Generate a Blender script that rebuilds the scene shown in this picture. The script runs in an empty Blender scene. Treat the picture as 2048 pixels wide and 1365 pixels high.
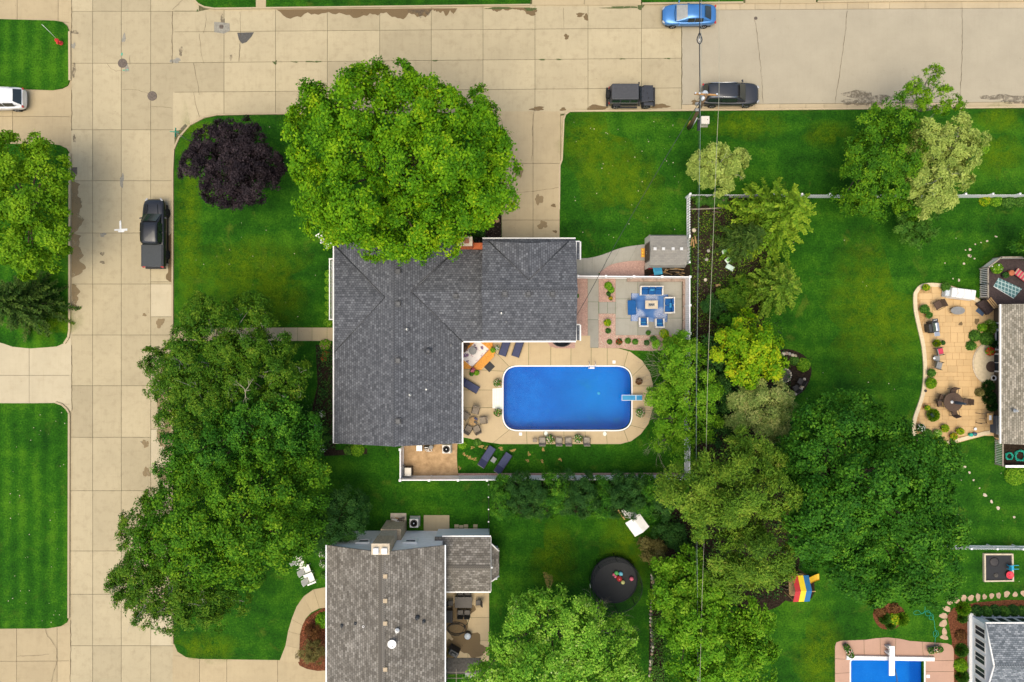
import bpy, math, random
import numpy as np
from mathutils import Vector, Matrix
random.seed(7)
rng = np.random.default_rng(7)
R = math.radians
# ------------------------------------------------------------------ camera, sky, sun, exposure
S = 0.0435          # metres per photo pixel on the ground
CH = 58.0           # drone height
scene = bpy.context.scene
C = scene.collection
cd = bpy.data.cameras.new('camera'); cam = bpy.data.objects.new('camera', cd); C.objects.link(cam)
cam.location = (0, 0, CH); cam.rotation_euler = (0, 0, 0)
cd.sensor_width = 36.0; cd.lens = 18 * CH / (1024 * S); cd.clip_end = 3000; cd.clip_start = 0.5
scene.camera = cam
SUN_EL, SUN_AZ = 72.0, -25.0
world = bpy.data.worlds.new('World'); scene.world = world; world.use_nodes = True
wt = world.node_tree; wt.nodes.clear()
sky = wt.nodes.new('ShaderNodeTexSky'); sky.sky_type = 'NISHITA'; sky.sun_disc = False
sky.sun_elevation = R(SUN_EL); sky.sun_rotation = R(180 - SUN_AZ)
sky.air_density = 1.0; sky.dust_density = 4.0; sky.ozone_density = 0.6; sky.altitude = 200
bg = wt.nodes.new('ShaderNodeBackground'); bg.inputs[1].default_value = 0.13
wo = wt.nodes.new('ShaderNodeOutputWorld')
wt.links.new(sky.outputs[0], bg.inputs[0]); wt.links.new(bg.outputs[0], wo.inputs[0])
sl = bpy.data.lights.new('sun', 'SUN'); sun = bpy.data.objects.new('sun', sl); C.objects.link(sun)
sl.energy = 1.5; sl.angle = R(55); sl.color = (1.0, 0.91, 0.70)
sun.rotation_euler = (R(90 - SUN_EL), 0, R(SUN_AZ)); sun.location = (0, -60, 90)
scene.view_settings.view_transform = 'Standard'; scene.view_settings.look = 'None'
scene.view_settings.gamma = 1.0; scene.view_settings.exposure = 0.80
scene.view_settings.use_curve_mapping = False
scene.render.engine = 'CYCLES'
scene.cycles.use_denoising = True
scene.cycles.max_bounces = 6; scene.cycles.diffuse_bounces = 3; scene.cycles.glossy_bounces = 2
scene.cycles.transmission_bounces = 4; scene.cycles.transparent_max_bounces = 12
scene.cycles.caustics_reflective = False; scene.cycles.caustics_refractive = False

# ------------------------------------------------------------------ helpers
LZ = 0.12           # yard level above the gutter
def P(px, py, z=0.0):
    f = (CH - z) / CH * S
    return ((px - 1024) * f, (682.5 - py) * f, z)
def PX(px, z=0): return P(px, 0, z)[0]
def PY(py, z=0): return P(0, py, z)[1]
def W(poly, z=0.0): return [P(a, b, z)[:2] for a, b in poly]
def smooth_poly(pts, n=6, closed=True):
    m = len(pts); out = []
    rngk = range(m) if closed else range(m - 1)
    for i in rngk:
        if closed: p0, p1, p2, p3 = pts[(i-1) % m], pts[i], pts[(i+1) % m], pts[(i+2) % m]
        else: p0, p1, p2, p3 = pts[max(i-1, 0)], pts[i], pts[i+1], pts[min(i+2, m-1)]
        for k in range(n):
            t = k / n
            out.append(tuple(0.5 * ((2*p1[j]) + (-p0[j]+p2[j])*t + (2*p0[j]-5*p1[j]+4*p2[j]-p3[j])*t*t + (-p0[j]+3*p1[j]-3*p2[j]+p3[j])*t**3) for j in range(len(p1))))
    if not closed: out.append(tuple(pts[-1]))
    return out
def round_poly(pts, rad, seg=6):
    out = []; m = len(pts)
    for i in range(m):
        p = Vector(pts[i][:2]); a = Vector(pts[i-1][:2]); b = Vector(pts[(i+1) % m][:2])
        r = rad[i] if isinstance(rad, (list, tuple)) else rad
        if r <= 0: out.append(tuple(p)); continue
        da = (a-p); db = (b-p); r = min(r, da.length*.49, db.length*.49)
        da.normalize(); db.normalize()
        p0 = p + da*r; p2 = p + db*r
        for k in range(seg+1):
            t = k/seg; q = p0*(1-t)**2 + p*2*t*(1-t) + p2*t*t
            out.append(tuple(q))
    return out
def ell(cx, cy, rx, ry, n=24, wob=0.0, rot=0.0, seed=0):
    r_ = random.Random(seed*17+int(cx)*3+int(cy)); ph = [r_.uniform(0, 6.28) for _ in range(4)]
    out = []
    for k in range(n):
        a = 2*math.pi*k/n
        w = 1 + wob*(math.sin(2*a+ph[0])*.5 + math.sin(3*a+ph[1])*.5 + math.sin(5*a+ph[2])*.35 + math.sin(9*a+ph[3])*.2)
        x, y = rx*w*math.cos(a), ry*w*math.sin(a)
        out.append((cx + x*math.cos(rot) - y*math.sin(rot), cy + x*math.sin(rot) + y*math.cos(rot)))
    return out
def ccw(poly):
    a = sum(poly[i-1][0]*poly[i][1] - poly[i][0]*poly[i-1][1] for i in range(len(poly)))
    return poly if a > 0 else poly[::-1]

class MB:
    def __init__(s): s.v = []; s.f = []; s.sm = []
    def add(s, vs, fs, smooth=False):
        o = len(s.v); s.v += [tuple(v) for v in vs]; s.f += [tuple(i+o for i in f) for f in fs]; s.sm += [smooth]*len(fs); return s
    def box(s, c, size, rz=0.0, rx=0.0, ry=0.0, top=(1, 1)):
        sx, sy, sz = [d/2 for d in size]
        vs = [(-sx, -sy, -sz), (sx, -sy, -sz), (sx, sy, -sz), (-sx, sy, -sz),
              (-sx*top[0], -sy*top[1], sz), (sx*top[0], -sy*top[1], sz), (sx*top[0], sy*top[1], sz), (-sx*top[0], sy*top[1], sz)]
        if rz or rx or ry:
            m = Matrix.Rotation(rz, 3, 'Z') @ Matrix.Rotation(ry, 3, 'Y') @ Matrix.Rotation(rx, 3, 'X')
            vs = [m @ Vector(v) for v in vs]
        vs = [(v[0]+c[0], v[1]+c[1], v[2]+c[2]) for v in vs]
        return s.add(vs, [(3, 2, 1, 0), (4, 5, 6, 7), (0, 1, 5, 4), (1, 2, 6, 5), (2, 3, 7, 6), (3, 0, 4, 7)])
    def prism(s, poly, z0, z1, zf=None, bottom=True):
        poly = ccw(list(poly)); n = len(poly)
        vs = [(x, y, z0) for x, y in poly] + [(x, y, (zf(x, y) if zf else z1)) for x, y in poly]
        fs = [tuple(range(n, 2*n))] + ([tuple(range(n-1, -1, -1))] if bottom else [])
        fs += [(i, (i+1) % n, n+(i+1) % n, n+i) for i in range(n)]
        return s.add(vs, fs)
    def frame(s, outer, inner, z0, z1):
        n = len(outer)
        vs = [(x, y, z1) for x, y in outer] + [(x, y, z1) for x, y in inner] + [(x, y, z0) for x, y in outer] + [(x, y, z0) for x, y in inner]
        fs = []
        for i in range(n):
            j = (i+1) % n
            fs += [(i, j, n+j, n+i), (2*n+i, 2*n+j, j, i), (n+i, n+j, 3*n+j, 3*n+i), (2*n+j, 2*n+i, 3*n+i, 3*n+j)]
        return s.add(vs, fs)
    def tube(s, pts, r, n=6, r2=None, cap=True, smooth=True):
        pts = [Vector(p) for p in pts]; m = len(pts); vs = []; fs = []
        up = Vector((0, 0, 1))
        for i, p in enumerate(pts):
            d = (pts[min(i+1, m-1)] - pts[max(i-1, 0)])
            if d.length < 1e-9: d = up.copy()
            d.normalize()
            a = d.cross(up)
            if a.length < 1e-3: a = d.cross(Vector((1, 0, 0)))
            a.normalize(); b = d.cross(a)
            rr = (r + (r2-r)*i/(m-1)) if r2 is not None else (r[i] if isinstance(r, (list, tuple)) else r)
            for k in range(n):
                t = 2*math.pi*k/n
                vs.append(p + a*rr*math.cos(t) + b*rr*math.sin(t))
        for i in range(m-1):
            for k in range(n):
                k2 = (k+1) % n
                fs.append((i*n+k, i*n+k2, (i+1)*n+k2, (i+1)*n+k))
        s.add(vs, fs, smooth)
        if cap:
            o = len(s.v)-len(vs)
            s.f.append(tuple(o+k for k in range(n-1, -1, -1))); s.f.append(tuple(o+(m-1)*n+k for k in range(n))); s.sm += [False, False]
        return s
    def lathe(s, prof, n=16, c=(0, 0, 0), smooth=True, sx=1, sy=1):
        vs = []; fs = []; m = len(prof)
        for r, z in prof:
            for k in range(n):
                t = 2*math.pi*k/n
                vs.append((c[0]+r*sx*math.cos(t), c[1]+r*sy*math.sin(t), c[2]+z))
        for i in range(m-1):
            for k in range(n):
                k2 = (k+1) % n
                fs.append((i*n+k, i*n+k2, (i+1)*n+k2, (i+1)*n+k))
        s.add(vs, fs, smooth); o = len(s.v)-len(vs)
        if prof[-1][0] > 1e-6: s.f.append(tuple(o+(m-1)*n+k for k in range(n))); s.sm.append(False)
        if prof[0][0] > 1e-6: s.f.append(tuple(o+k for k in range(n-1, -1, -1))); s.sm.append(False)
        return s
    def cyl(s, c, r, h, n=16, axis='Z', r2=None):
        r2 = r if r2 is None else r2
        e = {'Z': (0, 0, 1), 'X': (1, 0, 0), 'Y': (0, 1, 0)}[axis]
        a = [c[i]-e[i]*h/2 for i in range(3)]; b = [c[i]+e[i]*h/2 for i in range(3)]
        return s.tube([a, b], r, n, r2)
    def quad(s, *p): return s.add(p, [tuple(range(len(p)))])
    def ball(s, c, r, n=10, m=6, sz=1.0):
        return s.lathe([(max(r*math.sin(math.pi*i/m), 1e-7), -r*sz*math.cos(math.pi*i/m)) for i in range(m+1)], n, c)
    def mesh(s, name, mat):
        me = bpy.data.meshes.new(name); me.from_pydata(s.v, [], s.f)
        me.polygons.foreach_set('use_smooth', s.sm)
        uv = me.uv_layers.new(name='UVMap').data
        co = s.v
        k = 0
        for p in me.polygons:
            n = p.normal
            if abs(n.z) > 0.999: t = Vector((1, 0, 0)); b = Vector((0, 1, 0))
            else:
                t = Vector((-n.y, n.x, 0)).normalized(); b = n.cross(t)
            for vi in p.vertices:
                q = Vector(co[vi]); uv[k].uv = (q.dot(t), q.dot(b)); k += 1
        me.materials.append(mat); me.update()
        return me
    def build(s, name, mat, parent=None, bevel=0.0, loc=None, rz=0.0, sub=0):
        me = s.mesh(name, mat)
        o = link(name, me, parent, loc, rz)
        if bevel:
            b = o.modifiers.new('bevel', 'BEVEL'); b.width = bevel; b.segments = 2; b.limit_method = 'ANGLE'; b.angle_limit = R(40)
        if sub:
            b = o.modifiers.new('sub', 'SUBSURF'); b.levels = sub; b.render_levels = sub
        return o
def link(name, me, parent=None, loc=None, rz=0.0):
    o = bpy.data.objects.new(name, me); C.objects.link(o)
    if parent is not None: o.parent = parent
    if loc is not None: o.location = loc
    if rz: o.rotation_euler = (0, 0, rz)
    return o
def tag(o, label=None, cat=None, group=None, kind=None):
    if label: o['label'] = label
    if cat: o['category'] = cat
    if group: o['group'] = group
    if kind: o['kind'] = kind
    return o
def thing(name, label, cat, loc=(0, 0, 0), rz=0.0, group=None, sc=1.0):
    o = bpy.data.objects.new(name, None); C.objects.link(o); o.empty_display_size = .2
    o.location = loc; o.rotation_euler = (0, 0, rz)
    if sc != 1.0: o.scale = (sc, sc, sc)
    return tag(o, label, cat, group)
def dup(root, loc, rz=0.0, label=None, group=None, sc=None):
    r_ = root.copy(); C.objects.link(r_); r_.location = loc; r_.rotation_euler = (0, 0, rz)
    if sc: r_.scale = (sc, sc, sc)
    if label: r_['label'] = label
    if group: r_['group'] = group
    for ch in list(root.children):
        c_ = ch.copy(); C.objects.link(c_); c_.parent = r_
        for g in list(ch.children):
            d_ = g.copy(); C.objects.link(d_); d_.parent = c_
    return r_
def pl(pts, z=LZ):  # pixel polyline to world points
    return [P(a, b, z) for a, b in pts]

# ------------------------------------------------------------------ material helpers
def nd(t, typ, ins=None, **props):
    n = t.nodes.new(typ)
    for k, v in props.items(): setattr(n, k, v)
    for k, v in (ins or {}).items():
        if isinstance(v, bpy.types.NodeSocket): t.links.new(v, n.inputs[k])
        else: n.inputs[k].default_value = v
    return n
def c4(c): return (c[0], c[1], c[2], 1.0)
def ramp(t, fac, stops, interp='LINEAR'):
    n = t.nodes.new('ShaderNodeValToRGB'); n.color_ramp.interpolation = interp
    e = n.color_ramp.elements
    while len(e) < len(stops): e.new(0.5)
    for i, (p, c) in enumerate(stops):
        e[i].position = p; e[i].color = c4(c) if not isinstance(c, (int, float)) else (c, c, c, 1)
    t.links.new(fac, n.inputs[0]); return n.outputs[0]
def mixc(t, fac, a, b, blend='MIX'):
    n = t.nodes.new('ShaderNodeMixRGB'); n.blend_type = blend
    for i, v in enumerate((fac, a, b)):
        if isinstance(v, bpy.types.NodeSocket): t.links.new(v, n.inputs[i])
        else: n.inputs[i].default_value = v if i == 0 else c4(v)
    return n.outputs[0]
def mth(t, op, a, b=0.0):
    n = t.nodes.new('ShaderNodeMath'); n.operation = op
    for i, v in enumerate((a, b)):
        if isinstance(v, bpy.types.NodeSocket): t.links.new(v, n.inputs[i])
        else: n.inputs[i].default_value = v
    return n.outputs[0]
def pos(t, scale=(1, 1, 1), rot=0.0, src='pos'):
    if src == 'pos': v = nd(t, 'ShaderNodeNewGeometry').outputs['Position']
    elif src == 'uv': v = nd(t, 'ShaderNodeUVMap').outputs[0]
    else: v = nd(t, 'ShaderNodeTexCoord').outputs['Object']
    return nd(t, 'ShaderNodeMapping', {'Vector': v, 'Scale': scale, 'Rotation': (0, 0, rot)}).outputs[0]
def noise(t, vec, scale, detail=4, rough=.6, dist=0.0):
    return nd(t, 'ShaderNodeTexNoise', {'Vector': vec, 'Scale': scale, 'Detail': detail, 'Roughness': rough, 'Distortion': dist}).outputs['Fac']
def newmat(name):
    m = bpy.data.materials.new(name); m.use_nodes = True; t = m.node_tree; t.nodes.clear()
    o = t.nodes.new('ShaderNodeOutputMaterial'); return m, t, o
def princ(t, o, col, rough=.8, spec=.3, metal=0.0, bump=None, bstr=.3, bdist=.02, **extra):
    b = t.nodes.new('ShaderNodeBsdfPrincipled')
    for k, v in (('Base Color', col), ('Roughness', rough), ('Specular IOR Level', spec), ('Metallic', metal)):
        if isinstance(v, bpy.types.NodeSocket): t.links.new(v, b.inputs[k])
        else: b.inputs[k].default_value = c4(v) if k == 'Base Color' else v
    for k, v in extra.items(): b.inputs[k.replace('_', ' ')].default_value = v
    if bump is not None:
        bn = nd(t, 'ShaderNodeBump', {'Height': bump, 'Strength': bstr, 'Distance': bdist}); t.links.new(bn.outputs[0], b.inputs['Normal'])
    t.links.new(b.outputs[0], o.inputs[0]); return b
MATS = {}
def mat(name, col, rough=.7, spec=.3, metal=0.0, var=.12, scale=3.0, col2=None, bump=0.0, **extra):
    """plain material: base colour broken by two noises, optional fine relief"""
    if name in MATS: return MATS[name]
    m, t, o = newmat(name)
    v = pos(t)
    n1 = noise(t, v, scale, 5); n2 = noise(t, v, scale*9, 3)
    dk = col2 or tuple(c*(1-var*2) for c in col); lt = tuple(min(1, c*(1+var)) for c in col)
    f = mth(t, 'ADD', mth(t, 'MULTIPLY', n1, .7), mth(t, 'MULTIPLY', n2, .3))
    c = ramp(t, f, [(.3, dk), (.7, lt)])
    princ(t, o, c, rough, spec, metal, bump=n2 if bump else None, bstr=bump, **extra)
    MATS[name] = m; return m
def concrete(name, col, stain, speck=.5, obj_var=.10, scale=1.0, blotch=.35):
    m, t, o = newmat(name); v = pos(t)
    big = noise(t, v, .35*scale, 5, .6); mid = noise(t, v, 1.6*scale, 6, .65); fine = noise(t, v, 30, 3, .7)
    oi = nd(t, 'ShaderNodeObjectInfo').outputs['Random']
    c = ramp(t, big, [(.3, tuple(x*.93 for x in col)), (.7, tuple(min(1, x*1.05) for x in col))])
    c = mixc(t, mth(t, 'MULTIPLY', ramp(t, mid, [(.5, 0), (.75, 1)]), blotch), c, stain)
    streak = noise(t, pos(t, (.25, 4, 1)), 2.0, 3)
    c = mixc(t, mth(t, 'MULTIPLY', ramp(t, streak, [(.55, 0), (.8, 1)]), .18), c, stain)
    st2 = noise(t, pos(t, (3.2, .22, 1)), 1.7, 4)
    c = mixc(t, mth(t, 'MULTIPLY', ramp(t, st2, [(.52, 0), (.75, 1)]), .22), c, stain)
    c = mixc(t, .5*speck, c, ramp(t, fine, [(.35, (.62, .6, .56)), (.6, (1, 1, 1))]), 'MULTIPLY')
    # grime specks
    vo = nd(t, 'ShaderNodeTexVoronoi', {'Vector': v, 'Scale': 2.2}).outputs['Distance']
    sp = mth(t, 'MULTIPLY', ramp(t, vo, [(.03, 1), (.09, 0)]), ramp(t, noise(t, v, .8, 2), [(.5, 0), (.62, 1)]))
    c = mixc(t, mth(t, 'MULTIPLY', sp, .55), c, tuple(x*.35 for x in stain))
    k = mth(t, 'ADD', mth(t, 'MULTIPLY', oi, obj_var*2), 1-obj_var)
    hs = nd(t, 'ShaderNodeHueSaturation', {'Value': k, 'Color': c, 'Saturation': 1.0, 'Hue': .5}).outputs[0]
    princ(t, o, hs, .88, .2, bump=fine, bstr=.25, bdist=.01)
    MATS[name] = m; return m
def stainmat(name, col, dens=.75, scale=1.5, cut=.45):
    """surface dirt: shows the slab below through a ragged edge"""
    m, t, o = newmat(name); v = pos(t)
    n1 = noise(t, v, scale, 6, .7); n2 = noise(t, v, 18, 3)
    f = mth(t, 'ADD', mth(t, 'MULTIPLY', n1, .8), mth(t, 'MULTIPLY', n2, .2))
    a = mth(t, 'MULTIPLY', ramp(t, f, [(cut-.06, 0), (cut+.06, 1)]), dens)
    b = t.nodes.new('ShaderNodeBsdfPrincipled'); b.inputs['Roughness'].default_value = .8
    t.links.new(ramp(t, n2, [(.3, tuple(x*.8 for x in col)), (.7, col)]), b.inputs['Base Color'])
    tr = t.nodes.new('ShaderNodeBsdfTransparent'); mx = t.nodes.new('ShaderNodeMixShader')
    t.links.new(a, mx.inputs[0]); t.links.new(tr.outputs[0], mx.inputs[1]); t.links.new(b.outputs[0], mx.inputs[2])
    t.links.new(mx.outputs[0], o.inputs[0]); MATS[name] = m; return m
def shingle(name, cols, bw=.30, rh=.14, mortar=.012, patch=None, stain=None):
    m, t, o = newmat(name); uv = pos(t, src='uv'); v = pos(t)
    br = nd(t, 'ShaderNodeTexBrick', {'Vector': uv, 'Color1': (0, 0, 0, 1), 'Color2': (1, 1, 1, 1), 'Mortar': (.5, .5, .5, 1), 'Scale': 1.0,
            'Mortar Size': mortar, 'Mortar Smooth': .3, 'Bias': 0.0, 'Brick Width': bw, 'Row Height': rh}, offset=.5, squash=1.0)
    n1 = noise(t, uv, 1.1, 4); n2 = noise(t, uv, 26, 3)
    f = mth(t, 'ADD', mth(t, 'MULTIPLY', br.outputs['Color'], .72), mth(t, 'MULTIPLY', n2, .28))
    c = ramp(t, f, [(.10, cols[0]), (.45, cols[1]), (.75, cols[2]), (.97, cols[3])])
    c = mixc(t, .35, c, ramp(t, n1, [(.3, (.72, .72, .74)), (.7, (1.12, 1.1, 1.08))]), 'MULTIPLY')
    if stain:
        st = noise(t, pos(t, (.35, 1.6, 1), src='uv'), .9, 6, .7)
        c = mixc(t, mth(t, 'MULTIPLY', ramp(t, st, [(.46, 0), (.68, 1)]), stain[1]), c, stain[0])
    c = mixc(t, br.outputs['Fac'], c, tuple(x*.45 for x in cols[0]))
    saw = mth(t, 'FRACT', mth(t, 'DIVIDE', nd(t, 'ShaderNodeSeparateXYZ', {0: uv}).outputs[1], rh))
    h = mth(t, 'SUBTRACT', mth(t, 'MULTIPLY', mth(t, 'SUBTRACT', 1.0, saw), 1.0), mth(t, 'MULTIPLY', br.outputs['Fac'], .6))
    princ(t, o, c, .92, .15, bump=h, bstr=.6, bdist=.02)
    MATS[name] = m; return m
def leafmat(name, stops, trans=.35, rough=.55):
    m, t, o = newmat(name)
    a = nd(t, 'ShaderNodeAttribute', attribute_name='v').outputs['Fac']
    c = ramp(t, a, stops)
    b = t.nodes.new('ShaderNodeBsdfPrincipled'); t.links.new(c, b.inputs['Base Color']); b.inputs['Roughness'].default_value = rough
    b.inputs['Specular IOR Level'].default_value = .08
    tl = t.nodes.new('ShaderNodeBsdfTranslucent')
    t.links.new(mixc(t, 1.0, c, (1.0, 1.0, .55), 'MULTIPLY'), tl.inputs[0])
    mx = t.nodes.new('ShaderNodeMixShader'); mx.inputs[0].default_value = trans
    t.links.new(b.outputs[0], mx.inputs[1]); t.links.new(tl.outputs[0], mx.inputs[2]); t.links.new(mx.outputs[0], o.inputs[0])
    MATS[name] = m; return m
# ------------------------------------------------------------------ ground materials
def grassmat(name, dk, md, lt, dry, stripes=None, dryamt=.3, seed=0.0, lush=None):
    m, t, o = newmat(name); v = pos(t); g = nd(t, 'ShaderNodeMapping', {'Vector': v, 'Location': (seed, seed*1.7, 0)}).outputs[0]
    big = noise(t, g, .16, 4, .6, .4); mid = noise(t, g, .9, 5, .65); fine = noise(t, g, 7.0, 4, .75); vf = noise(t, g, 38.0, 2, .7)
    f = mth(t, 'ADD', mth(t, 'ADD', mth(t, 'MULTIPLY', big, .38), mth(t, 'MULTIPLY', mid, .30)), mth(t, 'ADD', mth(t, 'MULTIPLY', fine, .22), mth(t, 'MULTIPLY', vf, .10)))
    if stripes:
        rot, wl, amt = stripes
        w = nd(t, 'ShaderNodeTexWave', {'Vector': pos(t, rot=rot), 'Scale': wl, 'Distortion': 1.6, 'Detail': 3, 'Detail Scale': .8}).outputs['Fac']
        f = mth(t, 'ADD', f, mth(t, 'MULTIPLY', mth(t, 'SUBTRACT', w, .5), amt))
    c = ramp(t, f, [(.38, dk), (.49, md), (.62, lt)])
    d1 = noise(t, g, .5, 6, .7, .6)
    c = mixc(t, mth(t, 'MULTIPLY', ramp(t, d1, [(.58, 0), (.74, 1)]), dryamt), c, dry)
    c = mixc(t, .75, c, ramp(t, mth(t, 'ADD', mth(t, 'MULTIPLY', fine, .6), mth(t, 'MULTIPLY', vf, .4)), [(.36, (.42, .48, .4)), (.64, (1.5, 1.38, 1.25))]), 'MULTIPLY')
    princ(t, o, c, .95, .1, bump=mth(t, 'ADD', fine, vf), bstr=.7, bdist=.05)
    MATS[name] = m; return m
def softmat(name, col, dens):
    """thin turf: fades out towards the patch rim"""
    m, t, o = newmat(name); g = nd(t, 'ShaderNodeTexCoord').outputs['Generated']; v = pos(t)
    d = nd(t, 'ShaderNodeVectorMath', {0: nd(t, 'ShaderNodeMapping', {'Vector': g, 'Location': (-.5, -.5, 0), 'Scale': (1, 1, 0)}).outputs[0]}, operation='LENGTH').outputs['Value']
    f = mth(t, 'MULTIPLY', ramp(t, d, [(.12, 1), (.48, 0)]), ramp(t, mth(t, 'ADD', mth(t, 'MULTIPLY', noise(t, v, 1.1, 5, .7), .6), mth(t, 'MULTIPLY', noise(t, v, 7, 3), .4)), [(.38, 0), (.62, 1)]))
    b = nd(t, 'ShaderNodeBsdfDiffuse', {'Color': c4(col)}); tr = t.nodes.new('ShaderNodeBsdfTransparent'); mx = t.nodes.new('ShaderNodeMixShader')
    t.links.new(mth(t, 'MULTIPLY', f, dens), mx.inputs[0]); t.links.new(tr.outputs[0], mx.inputs[1]); t.links.new(b.outputs[0], mx.inputs[2]); t.links.new(mx.outputs[0], o.inputs[0]); MATS[name] = m; return m
G_main = grassmat('lawn_grass', (.008, .045, .003), (.018, .086, .004), (.050, .150, .006), (.10, .14, .014), stripes=(R(90), .16, .045), dryamt=.6)
G_stripe = grassmat('striped_lawn_grass', (.008, .050, .003), (.020, .096, .004), (.056, .165, .006), (.09, .13, .014), stripes=(0, .24, .07), dryamt=.35, seed=31)
concrete('street_concrete', (.405, .338, .21), (.275, .22, .13), speck=.6, obj_var=.10, blotch=.55)
concrete('new_concrete', (.47, .40, .265), (.36, .29, .18), speck=.3, obj_var=.03)
concrete('drive_concrete', (.405, .322, .19), (.28, .215, .12), speck=.35, obj_var=.06)
concrete('grey_concrete', (.30, .285, .235), (.19, .17, .13), speck=.5, obj_var=.08)
concrete('deck_concrete', (.47, .36, .21), (.35, .26, .145), speck=.35, obj_var=.05)
concrete('pink_concrete', (.44, .27, .19), (.34, .21, .15), speck=.4, obj_var=.06)
concrete('asphalt_worn', (.375, .328, .235), (.295, .255, .178), speck=.9, obj_var=.0, blotch=.25)
concrete('kerb_concrete', (.43, .345, .215), (.32, .25, .15), speck=.4, obj_var=.08)
mat('joint_dirt', (.13, .115, .06), 1.0, 0, var=.3, scale=6, col2=(.04, .055, .02))
mat('soil', (.06, .045, .03), 1.0, 0, var=.3)
stainmat('silt_stain', (.17, .11, .045), .85, .8, .36)
stainmat('damp_stain', (.27, .19, .09), .75, 1.0, .40)
stainmat('oil_stain', (.13, .10, .065), .55, 2.5, .48)
stainmat('moss_line', (.07, .10, .02), .85, 5, .42)
mat('asphalt_patch', (.10, .095, .085), .95, .1, var=.2, scale=8, bump=.4)
mat('patch_grey', (.27, .25, .20), .95, .1, var=.2, scale=6, bump=.3)
mat('crack', (.10, .075, .04), 1, 0, var=.3)
mat('cast_iron', (.17, .135, .105), .7, .4, metal=.4, var=.25, scale=12, bump=.5)
mat('paint_white', (.75, .74, .70), .6, .3, var=.12)
M = MATS

# ------------------------------------------------------------------ ground and lawns
lawn_n = lambda x: 17 - .012*(x-430)
lawn_s = lambda x: 230.5 - .0088*(x-512)
tag(MB().prism([(-700, -700), (700, -700), (700, 700), (-700, 700)], -3.6, -3.3).build('ground', G_main), kind='structure')
import bmesh
def sheet(name, outline, holes, mt, z=LZ, skirt=.3, parent=None):
    bm = bmesh.new()
    loops = []
    for lp in [outline] + holes:
        vs = [bm.verts.new((x, y, z)) for x, y in lp]
        es = [bm.edges.new((vs[i-1], vs[i])) for i in range(len(vs))]
        loops.append(vs)
    bmesh.ops.triangle_fill(bm, use_beauty=True, use_dissolve=False, edges=bm.edges[:])
    for f in bm.faces:
        f.normal_update()
        if f.normal.z < 0: f.normal_flip()
    for vs in loops:
        lo = [bm.verts.new((v.co.x, v.co.y, z-skirt)) for v in vs]
        for i in range(len(vs)): bm.faces.new((vs[i-1], lo[i-1], lo[i], vs[i]))
    me = bpy.data.meshes.new(name); bm.to_mesh(me); bm.free(); me.materials.append(mt)
    return link(name, me, parent)
left_edge = [(-9000, -9000), (138, -9000), (138, -160), (120, -140), (-400, -138), (-400, 39), (0, 38.5), (108, 41.5), (124, 44), (133, 51), (138, 64),
             (138.5, 162), (135, 171), (124, 177), (105, 180.5), (36, 178.5), (-400, 176), (-400, 290), (30, 288), (104, 288.5), (120, 291), (132, 297), (138.5, 308),
             (138, 660), (136, 674), (128, 686), (112, 693.5), (60, 697.5), (25, 694), (8, 688), (-20, 680), (-400, 678), (-400, 807), (112, 807), (124, 811), (133, 819), (137.5, 827),
             (136.5, 1236), (133, 1246), (122, 1253), (95, 1257.5), (0, 1258), (-400, 1260), (-400, 1440), (120, 1445), (136, 1460), (136, 9000), (-9000, 9000)]
tag(sheet('lawn_left', W(left_edge, LZ), [], G_stripe), kind='structure')
top_edge = [(388, -9000), (388, -30), (391, 0), (398, 8), (410, 14), (430, 17)] + [(x, lawn_n(x)) for x in (505, 560, 700, 900, 1040, 1060)] + [(1068, -60), (1278, -60), (1284, lawn_n(1284)-2)] + [(x, lawn_n(x)) for x in (1400, 1486)] + [(1496, -60), (1626, -60), (1634, lawn_n(1640)), (1830, lawn_n(1830)), (9000, lawn_n(1830)), (9000, -9000)]
tag(sheet('lawn_north', W(top_edge, LZ), [], G_main), kind='structure')
POOL = round_poly([(1007, 733.5), (1262, 733.5), (1262, 860), (1007, 860)], 30, 8)
POOL2 = round_poly([(1700, 1319), (1846, 1319), (1846, 1560), (1700, 1560)], 4, 3)
mid_edge = [(348, 1288), (347.5, 1100), (348, 341), (350, 300), (360, 277), (382, 252), (410, 237), (435, 232)] + [(x, lawn_s(x)) for x in (510, 700, 900, 980)] + \
    [(988, 226), (995, 240), (999, 262), (1002, 300), (1004, 500), (1119, 500), (1119.5, 400), (1121, 332), (1125.5, 320), (1129, 240), (1132, 231), (1140, lawn_s(1140))] + \
    [(x, lawn_s(x)) for x in (1300, 1600, 2048, 2400)] + [(9000, lawn_s(2400)), (9000, 9000), (348, 9000), (348, 1540), (352, 1510), (372, 1490), (700, 1486), (700, 1322), (653, 1322), (400, 1318.5), (372, 1315), (355, 1304)]
tag(sheet('lawn_middle', W(mid_edge, LZ), [W(POOL, LZ), W(POOL2, LZ)], G_main), kind='structure')

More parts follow.
